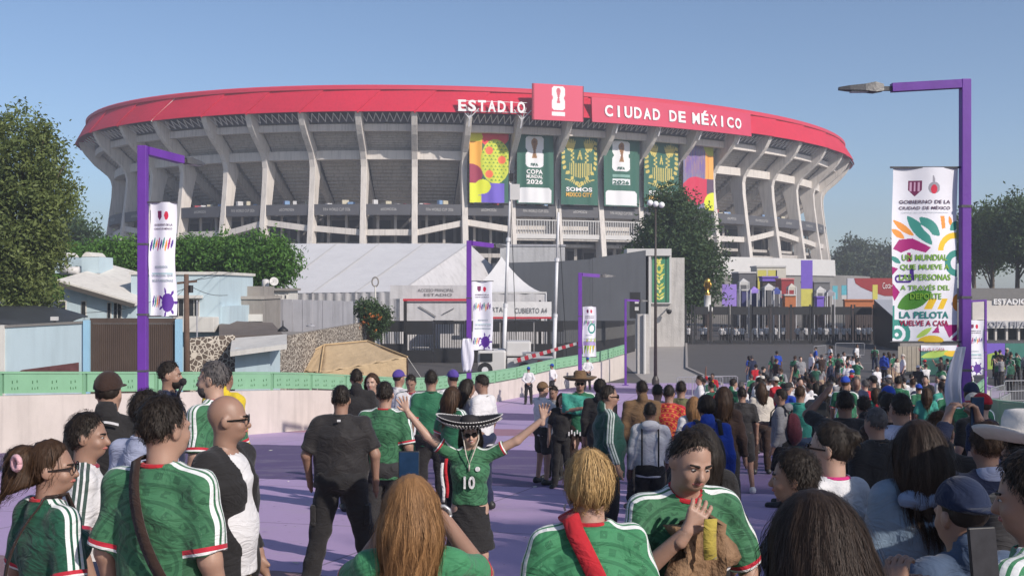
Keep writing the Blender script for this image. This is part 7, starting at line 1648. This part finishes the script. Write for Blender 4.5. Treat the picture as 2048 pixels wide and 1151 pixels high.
# blonde with red strap
blo = person('person with short blonde hair and red strap in green jersey, seen from behind', 1178, 3.8, 4, 1.60, mt_(2, JGB, FB, HBL), fem=True, top='jersey', hair='short', hairvol=1.13, fine_head=True, strands=4000, build=1.15, messy=.003, head=(0, .02, .0))
strap(blo, -1, FR, .06, 1.08)
MBx = MB(); MBx.tube([V_(HPs((0, 0, 0)) * 0) + V_((-.088, .0, 1.555 + .0)), V_((-.095, .0, 1.545)), V_((-.09, .0, 1.53))], .004, 6); worn(blo, MBx, 'earring', GALV)
# man with hand at his chin
fm = person('dark-haired person in green jersey with hand at the chin, facing the camera', 1345, 4.45, 180 + 14, 1.70, mt_(0, JG, FC, HB), top='jersey', hair='short', hairvol=1.0, fine_head=True, face=True, strands=3000, build=1.12, lean=.28, head=(.12, -.02, -.12), hairline=.050, messy=.002, nape=-.04, jaw=1.14,
            armR=((.27, .16, 1.16), (.09, .235, 1.42)), armL=((.29, .05, 1.14), (.20, .25, 1.02)), fine_hands={1: ((-.45, -.1, .75), (-.4, -.75, .2), .55, .1), -1: ((-.5, .6, -.1), (-.5, -.5, -.6), .9, .06)}, vox=.0105)
MBx = MB(); MBx.lathe([(.001, .014), (.030, .010), (.040, 0), (.001, -.002)], (0, 0, 0), 18); em = worn(fm, MBx, 'crest', FW); em.location = (-.085, .305, 1.225); em.rotation_euler = (R(-62), 0, R(8)); em.scale = (1, 1.25, 1)
bagm = MB(); rows = []
for j in range(9):
    f = j / 8; rows.append([(( -.09 + .18 * k / 8) * (1 - .15 * math.sin(3 * f)), .02 * math.sin(k * 1.7 + j) + .03 * math.sin(math.pi * k / 8), -.30 * f) for k in range(9)])
bg2 = empty('paper_bag', (wx(1412, 4.1), 4.1, wz(1052, 4.1)), R(12), 'crumpled brown bag with yellow print held under the arm', 'bag'); solidify(bagm.grid(rows).build('sack', M('kraft_paper', (.22, .13, .07), .8, .25, 8, .8, 30, dist=.02), bg2, True), .09); MBx = MB(); MBx.grid([[(-.03 + .05 * k, -.06 + .01 * math.sin(j), .04 - .05 * j) for k in range(2)] for j in range(4)]); solidify(MBx.build('yellow_wrapper', fabric('dull_yellow', (.38, .30, .06)), bg2, True), .004); rc = MB().tube([(.05, -.05, -.27), (.14, -.06, -.22)], .018, 10).build('rolled_paper', FW, bg2, True); MB().lathe([(.001, -.02), (.024, -.012), (.024, .012), (.001, .02)], (.155, -.05, -.2), 12).build('orange_cap', ORA, bg2)
person('person with big dark hair directly behind the hand-at-chin person', 1402, 6.2, 10, 1.58, mt_(1, FB, FB, HB), fem=True, top='jacket', hair='long', hairvol=1.1)
# middle right
wt_ = person('person in white shirt and grey shorts filming to the right of the raised hand', 1085, 18.6, -60, 1.72, mt_(0, FW, FC, HB, hat=FBR), top='tee', bottom='shorts', hair='short', hat='cap', build=1.1, armR=((.26, .18, 1.22), (.20, .42, 1.32)), armL=((.25, .18, 1.22), (.15, .42, 1.30)))
person('person with short dark hair beside the white shirt filmer', 1108, 19.5, 150, 1.66, mt_(1, FG, FB, HB), top='tee', hair='short', face=True, head=(0, -.3, 0))
person('person with dark curly hair and black top between the filmer and the hat', 1124, 18, 170, 1.55, mt_(1, FB, FB, HB), fem=True, top='tee', hair='bob', messy=.006)
hm_ = person('person in wide brown hat and sunglasses with a green flag over the chest', 1160, 18.0, 178, 1.84, mt_(1, JGP, FCOC, HB), top='jersey', hair='short', face=True, shades=True, fine_head=True, armR=((.26, .10, 1.2), (.05, .24, 1.25)))
bh = MB(); bh.lathe([(.10, .0), (.2, -.01), (.26, .03), (.265, .045), (.2, .008), (.105, .02), (.1, .11), (.07, .14), (.001, .145)], (0, .0, 1.685), 26); worn(hm_, bh, 'hat', FBR, True)
fg = MB(); fg.grid([[(-.22 + .5 * k / 8, .17 + .03 * math.sin(k * 1.5 + j), 1.42 - .30 * j / 6 + .07 * k / 8) for k in range(9)] for j in range(7)]); fo = worn(hm_, fg, 'flag', FTL, True); solidify(fo, .006, 0)
sk_ = MB()
for k in range(9): a = k * .34; sk_.box((-.17 + .043 * k, .155, .86 + .03 * (k % 2)), (.02, .01, .06))
worn(hm_, sk_, 'belt_ornament', FW)['kind'] = 'stuff'
gj = person('person in dark green track jacket with white stripe and sunglasses, facing right', 1216, 12.0, -84, 1.75, mt_(1, JGJ, FB, HB), top='jacket', hair='short', shades=True, fine_head=True, face=True, build=1.2, belly=1.1, hem=.74)
person('person with round dark hair behind the green track jacket', 1200, 16.2, -10, 1.78, mt_(1, FB, FB, HB), top='jacket', hair='short', hairvol=1.2)
person('person in brown jacket, seen from behind beside the red jersey', 1284, 15.0, 5, 1.78, mt_(1, FBR, FB, HB), top='jacket', hair='short', build=1.25)
person('person with dark hair just right of the brown jacket', 1315, 16.0, -20, 1.72, mt_(1, FG, FB, HB), top='tee', hair='short')
kid = person('young person in white hoodie with dark backpack straps, seen from behind', 1300, 12.0, -6, 1.56, mt_(3, FW, FB, HB), top='hoodie', hair='short', armR=((.25, .05, 1.16), (.22, .2, .98)))
for s in (1, -1): m_ = MB(); m_.grid([[(s * (.09 + .02 * k), y, z) for k in (0, 1)] for (y, z) in ((.13, 1.2), (.14, 1.36), (.06, 1.50), (-.06, 1.495), (-.15, 1.36), (-.155, 1.1), (-.14, .98))]); solidify(worn(kid, m_, 'backpack_strap', FB, True), .012, 0)
person('person in red patterned jersey with white hood, seen from behind', 1338, 15.0, -20, 1.72, mt_(1, JR, FB, HB, hat=FR), top='jersey', hair='short', build=1.05)
person('person with short hair and olive shirt right of the red jersey', 1362, 16.5, -10, 1.76, mt_(1, fabric('olive', (.12, .12, .06)), FB, HB), top='tee', hair='short')
person('person with long straight brown hair right of the red jersey', 1388, 14.0, 0, 1.58, mt_(1, FW, FJN, HLT), fem=True, top='tee', hair='long')
bb_ = person('person in bright blue jacket with a black backpack, seen from behind', 1413, 10.4, 4, 1.66, mt_(1, FBL, FJN, HB), top='jacket', hair='short', hairvol=1.15, build=1.15)
def backpack(label, o, mat, sx=1.0, dy=-.14):
    b = empty('backpack', o.matrix_basis @ V_((0, dy, 1.18)), o.rotation_euler.z, label, 'backpack'); b.scale = o.scale
    f = Field((-.25, -.25, -.35), (.25, .15, .35), .014); f.ell((0, -.05, -.03), (.14 * sx, .09, .24), .03); f.ell((0, -.10, -.10), (.11 * sx, .06, .12), .03); f.ell((0, -.0, .0), (.145 * sx, .05, .22), .03); f.wrinkle(.003, 2); v, q = f.mesh(); body = link('sack', npmesh('sack', v, q), mat, b)
    MB().tube([(0, 0, .2), (.03, -.02, .26), (-.03, -.02, .26), (0, 0, .2)], .01, 6).build('handle', FB, b); MB().box((.02, -.158, -.02), (.018, .008, .05)).build('zip_pull', SHW, b)
    for s in (1, -1): m_ = MB(); m_.grid([[(s * (.085 + .045 * k), y, z) for k in (0, 1)] for (y, z) in ((.0, .2), (.08, .325), (.17, .33), (.27, .22), (.285, .02))]); solidify(m_.build('strap', FB, b, True), .012, 0)
    return b
backpack('black backpack on the bright blue jacket', bb_, FB, 1.0, -.16)
person('person with brown hair in dark top right of the blue jacket', 1448, 13.0, -20, 1.72, mt_(1, FCOC, FB, HBR), fem=True, top='jacket', hair='long')
person('young person in black shirt, black shorts and white trainers, seen from behind', 1484, 17.2, -4, 1.66, mt_(1, JBK, FB, HB, SHW), top='tee', bottom='shorts', hair='short', stance=.16, slv=.9, build=1.08)
person('person in cream jacket with dark trousers beyond the black shorts', 1522, 20.5, 5, 1.70, mt_(0, FBG, FCOC, HBR), fem=True, top='jacket', hair='bob', build=1.15)
gh_ = person('young person in grey hoodie and black shorts with a backpack, facing left', 1562, 15.5, 62, 1.66, mt_(1, FG, FB, HB, SHB), top='hoodie', bottom='shorts', hair='short', face=True, armR=((.25, .1, 1.18), (.15, .24, 1.2)))
backpack('maroon backpack worn by the grey hoodie', gh_, fabric('maroon', (.09, .02, .03)), .95, -.15)
cam_ = person('camera operator in teal shirt and jeans beside a tripod', 1600, 15.8, -30, 1.70, mt_(1, FTL, FJN, HBR, SHB), top='tee', hair='short', armR=((.26, .2, 1.25), (.2, .42, 1.42)))
tr_ = empty('tripod_camera', (wx(1634, 14.2), 14.2, ground(14.2)), 0, 'black video camera on a tripod amid the crowd', 'camera')
for k in range(3): a = 2.1 * k + .4; MB().tube([(0, 0, 1.15), (.38 * math.cos(a), .38 * math.sin(a), 0)], [.02, .014], 6).build('leg', SHB, tr_)
MB().tube([(0, 0, 1.1), (0, 0, 1.32)], .03, 8).build('column', SHB, tr_); bevel(MB().box((0, 0, 1.44), (.16, .34, .2)).build('camera_body', SHB, tr_), .02); MB().tube([(0, .17, 1.44), (0, .36, 1.44)], [.05, .065], 12).build('lens', SHB, tr_, True); MB().beam((0, -.1, 1.58), (0, .12, 1.58), .03).build('handle', SHB, tr_)
person('person in black shirt with one arm raised beside the tripod', 1690, 10.0, -8, 1.72, mt_(3, JBK, FB, HB), top='tee', hair='short', build=1.25, armL=((.30, .15, 1.50), (.16, .24, 1.66)), fine_head=True)
vj = person('person in black varsity jacket with white back lettering', 1728, 11.5, 2, 1.64, mt_(1, FB, FJN, HB), top='jacket', hair='short', build=1.15, hem=.86)
for s, z, w in (('GUIDO', 1.335, .20), ('IS', 1.27, .05), ('THE', 1.20, .11), ('GOAT', 1.13, .14)): lettering(s, lambda u, v, q, z=z, s=s: V_((u, -.168 - .0 + .9 * u * u - .006 * (z < 1.2), z + v - (1.6 * u * u if s == 'GUIDO' else 0))), w, .045, FW, vj, 'back_lettering', .02)
person('person in neon green shirt right of the varsity jacket', 1768, 13.2, -5, 1.66, mt_(1, FLM, FB, HB), top='tee', hair='short', build=1.1)
person('person in pale shirt and bright blue cap in the right-hand crowd', 1777, 14.2, 10, 1.70, mt_(1, FLB, FB, HB, hat=FBL), top='tee', hair='short', hat='cap')
lb = person('large person in loose pale blue shirt with a brown back print', 1802, 8.6, 14, 1.72, mt_(1, FLB, FG, HB), top='tee', hair='short', build=1.36, hem=.74, fine_head=True, slv=.9)
pr_ = Paint(40, 40, 1, lin(150, 150, 175)); pr_.ell(.55, .72, .28, .2, lin(90, 60, 50)); pr_.ell(.5, .6, .2, .22, lin(110, 75, 60)); pr_.ring(.5, .42, .3, .36, lin(50, 55, 90), -3.0, -.1); pr_.ring(.5, .38, .2, .25, lin(60, 60, 80), -3.0, -.1)
bpo = pr_.build('back_print', lambda u, v: ((u - .5) * .3, -.196 + ((u - .5) * .3) ** 2 * 1.0 + 0 * v - .01 * np.sin(v * 3), 1.05 + v * .32), lb)
# right foreground
dn = person('person with very long straight dark hair in denim jacket with pale hood, seen from behind', 1838, 4.75, 4, 1.66, mt_(1, FDN, FB, HNB), fem=True, top='jacket', hair='long', hairlen=1.0, hairvol=1.12, fine_head=True, strands=7000, build=1.15)
hd_ = Field((-.25, -.3, 1.3), (.25, .1, 1.6), .011); hd_.ell((0, -.12, 1.425), (.15, .05, .055), .03); hd_.wrinkle(.006, 3, 2.0); v, q = hd_.mesh(); worn(dn, npmesh('hood', v, q), 'hood', fabric('satin_blue', (.18, .24, .36), .5, .3))
person('person with dark bobbed hair in blue-grey top left of the pink collar', 1592, 4.5, 60, 1.56, mt_(1, fabric('blue_grey', (.07, .09, .11)), FB, HB), fem=True, top='tee', hair='short', hairvol=1.1, fine_head=True, face=True, strands=400, head=(.2, 0, 0))
person('person with tied black hair in white shirt with magenta collar', 1664, 4.9, 34, 1.66, mt_(2, jersey('white_pink', (.6, .6, .62), (.6, .6, .6), False, False, True, (.55, .02, .16), (.55, .02, .16)), FB, HB), fem=True, top='jersey', hair='bun', fine_head=True, face=True, specs=True, strands=500, head=(.45, 0, 0))
person('nearest person at the bottom edge with thick dark hair, seen from behind', 1632, 2.75, 12, 1.545, mt_(1, FCOC, FB, HNB), fem=True, top='jacket', hair='long', hairvol=1.4, hairlen=.8, fine_head=True, strands=10000, build=1.0, messy=.0015, vox=.0095)
person('person with short dark hair and black jacket right of the long dark hair', 1882, 6.3, -14, 1.66, mt_(1, FB, FB, HBR), top='jacket', hair='short', fine_head=True, strands=600, head=(-.5, 0, 0), build=1.1)
np_ = person('person in navy top with pale collar holding a phone overhead', 1975, 5.6, 4, 1.62, mt_(1, FN, FB, HBR), top='shirt', hair='short', hairvol=1.1, fine_head=True, strands=600, armR=((.24, .16, 1.50), (.10, .28, 1.72)), armL=((.24, .16, 1.50), (.10, .28, 1.72)), fine_hands={1: ((-.35, .1, .9), (-.8, 0, -.3), .8, .05), -1: ((.35, .1, .9), (.8, 0, -.3), .8, .05)})
cl_ = Field((-.2, -.2, 1.4), (.2, .2, 1.6), .01); cl_.cap((0, -.02, 1.47), (0, -.01, 1.50), .085, .078, .01, 1); cl_.minus_cap((0, -.01, 1.4), (0, 0, 1.62), .06, .06); v, q = cl_.mesh(); worn(np_, npmesh('collar', v, q), 'collar', FLB)
phone('dark phone held overhead at the right edge', (wx(1957, 5.85), 5.87, wz(822, 5.87)), R(6), R(4))
ch = person('person in white cowboy hat and dark grey jacket at the right edge', 2055, 4.35, 24, 1.66, mt_(1, FC, FB, HB), top='jacket', hair='short', fine_head=True, build=1.2)
hh_ = MB(); prof = [(.098, 0), (.16, -.012), (.205, .012), (.212, .028), (.16, .004), (.104, .014), (.098, .09), (.085, .125), (.05, .132), (.001, .118)]; nn = 30
for r_, z in prof:
    for k in range(nn): a = 2 * math.pi * k / nn; hh_.v.append((r_ * .9 * math.cos(a), r_ * 1.12 * math.sin(a), 1.69 + z + .05 * max(0, r_ - .1) / .11 * math.cos(a) ** 2))
for i in range(len(prof) - 1):
    for k in range(nn): hh_.f.append((i * nn + k, i * nn + (k + 1) % nn, (i + 1) * nn + (k + 1) % nn, (i + 1) * nn + k))
ho_ = worn(ch, hh_, 'cowboy_hat', M('white_straw', (.6, .57, .54), .8, .08, 20, .5, 120, dist=.004), True); bd = MB(); bd.lathe([(.102, 0), (.102, .022)], (0, 0, 1.703), 26); b2 = worn(ho_, bd, 'hat_band', FCOC); b2.scale = (.9, 1.12, 1)
pfm = person('dark-haired person in green jersey holding a phone at the bottom right corner', 2075, 2.95, 40, 1.66, mt_(1, JGB, FB, HB), top='jersey', hair='short', hairvol=1.1, fine_head=True, face=True, strands=700, head=(.35, -.1, 0), armL=((.26, .14, 1.22), (.12, .36, 1.28)), armR=((.26, .12, 1.18), (.05, .34, 1.22)), fine_hands={-1: ((.3, .25, .9), (.8, 0, 0), .7, .05), 1: ((-.3, .25, .9), (-.8, 0, 0), .7, .05)})
phone('grey phone held at the bottom right corner', (wx(1967, 2.75), 2.75, wz(1118, 2.75)), R(12), R(-8), .078, .16, (.03, .03, .035))
nc = person('person in navy cap worn backwards and denim top near the right corner', 1925, 3.5, 20, 1.53, mt_(1, FJN, FB, HB, hat=fabric('navy_cap', (.012, .02, .05))), top='jacket', hair='short', hat='cap', capdir=-1, fine_head=True, build=1.1)

# ================================================================== THE CROWD farther off: shared bodies, own clothes
VAR = {}
def variant(key, **sp): sp['vox'] = .024; sp['seed'] = len(VAR) + 2; VAR[key] = person_parts(sp)
variant('m_stand', top='tee', hair='short'); variant('m_pack', top='tee', hair='short', pack=True); variant('f_pack', fem=True, top='tee', hair='bob', pack=True); variant('m_hat', top='tee', hair='short', hat='cap', capdir=-1, build=1.1); variant('m_big', top='tee', hair='short', build=1.22, belly=1.1); variant('m_phone', top='tee', hair='short', armR=((.24, .2, 1.3), (.08, .34, 1.52)), armL=((.24, .2, 1.3), (.06, .34, 1.5)))
variant('m_cap', top='tee', hair='short', hat='cap'); variant('m_jacket', top='jacket', hair='short', build=1.1); variant('f_long', fem=True, top='tee', hair='long'); variant('f_pony', fem=True, top='tee', hair='pony', armR=((.24, .08, 1.17), (.16, .3, 1.12))); variant('m_shorts', top='tee', bottom='shorts', hair='short', step=.12); variant('m_raise', top='tee', hair='short', armR=((.3, .05, 1.62), (.26, .1, 1.9))); variant('m_walk', top='tee', hair='short', step=.2); variant('guard', top='shirt', hair='short', hat='cap', armR=((.27, -.1, 1.17), (.08, -.16, 1.0)), armL=((.27, -.1, 1.17), (.08, -.16, 1.0)))
KEYS = ['m_stand', 'm_big', 'm_cap', 'm_jacket', 'f_long', 'f_pony', 'm_shorts', 'm_walk', 'm_stand', 'm_jacket', 'f_long', 'm_big', 'm_phone', 'm_raise', 'm_pack', 'f_pack', 'm_hat', 'm_pack', 'm_cap']
TOPS = [(JGP, 'green', 30), (JGD, 'dark green patterned', 12), (FW, 'white', 28), (FB, 'black', 14), (FG, 'grey', 8), (FR, 'red', 7), (FBL, 'blue', 5), (FBG, 'beige', 6), (FTL, 'teal', 4), (FN, 'navy', 5), (FCOC, 'dark brown', 5)]
BOT = [FB, FC, FJN, FN, FKH, FCOC]
rg = random.Random(21); wts = [t[2] for t in TOPS]
NAMES = {'m_pack': 'with a backpack', 'f_pack': 'with bobbed hair and backpack', 'm_hat': 'in a backwards cap', 'm_stand': 'standing', 'm_big': 'stocky and standing', 'm_phone': 'holding up a phone', 'm_cap': 'wearing a cap', 'm_jacket': 'with long sleeves', 'f_long': 'with long hair', 'f_pony': 'with a ponytail', 'm_shorts': 'in shorts', 'm_raise': 'with one arm raised', 'm_walk': 'walking'}
taken = []
def crowd(n, area, where, group, yaw0=0, ysp=40, mind=.62, hz=None, hmul=1.0):
    k = 0; tries = 0
    while k < n and tries < n * 60:
        tries += 1; px, d = area(rg); x = wx(px, d)
        if any((x - a) ** 2 + (d - b) ** 2 < mind ** 2 for a, b in taken): continue
        taken.append((x, d)); key = rg.choice(KEYS); top, tn_, _ = rg.choices(TOPS, wts)[0]
        if d < 16 and tn_ in ('red', 'blue', 'teal'): top, tn_, _ = TOPS[rg.choice([0, 2, 3, 4, 9])]
        hr = rg.choice([HB, HB, HB, HBR, HBR, HGR]); fem_ = key.startswith('f')
        yaw = yaw0 + rg.gauss(0, ysp) + (180 if rg.random() < .12 else 0)
        place(VAR[key], px, d, yaw, (rg.uniform(1.54, 1.68) if fem_ else rg.uniform(1.6, 1.82)) * hmul, dict(skin=rg.choice(SK), top=top, bottom=rg.choice(BOT), hair=hr, shoe=rg.choice([SHB, SHB, SHW]), hat=rg.choice([FB, FBL, FR, FN, FW, FBG]), pack=rg.choice([FB, FN, FC, FG, FR])), f'person in {tn_} top {NAMES[key]}, {where}', f'{group}: {tn_}, {NAMES[key]}', z=hz); k += 1
taken += [(o.location.x, o.location.y) for o in bpy.data.objects if o.name.startswith('person') and o.parent is None and o.type == 'MESH']
crowd(24, lambda r: (r.uniform(1560, 1915), r.uniform(20, 29)), 'nearer rows of the crowd', 'nearer crowd', 0, 30)
crowd(54, lambda r: (r.uniform(1510, 1935), r.uniform(27, 42)), 'middle rows of the crowd', 'middle crowd', 0, 35)
crowd(64, lambda r: (r.uniform(1490, 1945), r.uniform(42, 62)), 'far rows of the crowd', 'far crowd', 0, 45)
crowd(7, lambda r: (r.uniform(1390, 1520), r.uniform(24, 44)), 'scattered left of the crowd', 'scattered crowd', 0, 60)
crowd(6, lambda r: (r.uniform(1580, 1800), r.uniform(60, 72)), 'out on the asphalt', 'people on the asphalt', 0, 90, hz=0.0)
crowd(16, lambda r: (r.uniform(1985, 2075), r.uniform(54, 66)), 'beyond the right parapet', 'people beyond the right parapet', 0, 90, hz=0.0)
crowd(2, lambda r: (r.uniform(1700, 1780), r.uniform(8.0, 10.5)), 'near the loose blue shirt', 'half hidden near crowd', 0, 30)
crowd(5, lambda r: (r.uniform(1850, 1990), r.uniform(10, 16)), 'near the banner pole foot', 'crowd round the banner pole', 0, 35)
# stewards and guards
for i, (px, d, lab) in enumerate(((1057, 50, 'steward in white shirt and blue cap alone by the far parapet'), (1104, 52, 'steward in white shirt and blue cap beside the first one, arms folded'), (1175, 57, 'steward in white shirt before the green banner post'))):
    place(VAR['guard'], px, d, (0, 60, 10)[i], 1.7, dict(skin=SK[1], top=FW, bottom=FB, hair=HB, shoe=SHB, hat=FBL), lab, 'stewards by the parapet', z=ground(d) + .018)
stw = place(VAR['m_raise'], 1425, 46, 150, 1.72, dict(skin=SK[3], top=FR, bottom=FB, hair=HB, shoe=SHB, hat=FB), 'steward in red top with yellow vest waving at the ramp foot', 'stewards by the parapet', z=.018)
for s in (1, -1): m_ = MB(); m_.box((s * .07, .135, 1.2), (.05, .02, .5)); worn(stw, m_, 'vest_stripe', FYE)
gx = [1377, 1404, 1410, 1443, 1450, 1457, 1470, 1476, 1485, 1510, 1522, 1533, 1551, 1566, 1595, 1612, 1626, 1640, 1652, 1662, 1673, 1688, 1700, 1717, 1728, 1738]
for i, px in enumerate(gx):
    place(VAR['guard'], px, 105.5 + (i % 3) * .5, rg.uniform(150, 210), rg.uniform(1.64, 1.76), dict(skin=SK[1], top=FW, bottom=FB, hair=HB, shoe=SHB, hat=FB), 'guard in white shirt lined up behind the black security fence', 'guards behind the fence', z=0.0)

# scraps of litter on the ramp and tread plates
lt_ = MB()
for k in range(70):
    x, y = rg.uniform(-9, 9), rg.uniform(8, 42); x = max(x, lerp_line(LEFT, y) + .3); s = rg.uniform(.02, .07); a = rg.uniform(0, 6); z = ground(y) + .02
    p = [V_((x + s * math.cos(a + t) * q, y + s * math.sin(a + t) * q, z + rg.uniform(0, .02))) for t, q in ((0, 1), (1.5, .6), (3.1, 1), (4.6, .6))]; lt_.add(p, [(0, 1, 2, 3)])
tag(lt_.build('litter', M('litter_paper', (.5, .48, .44), .8, .3, 30)), 'small scraps of paper litter scattered over the purple ramp', 'litter', kind='stuff')
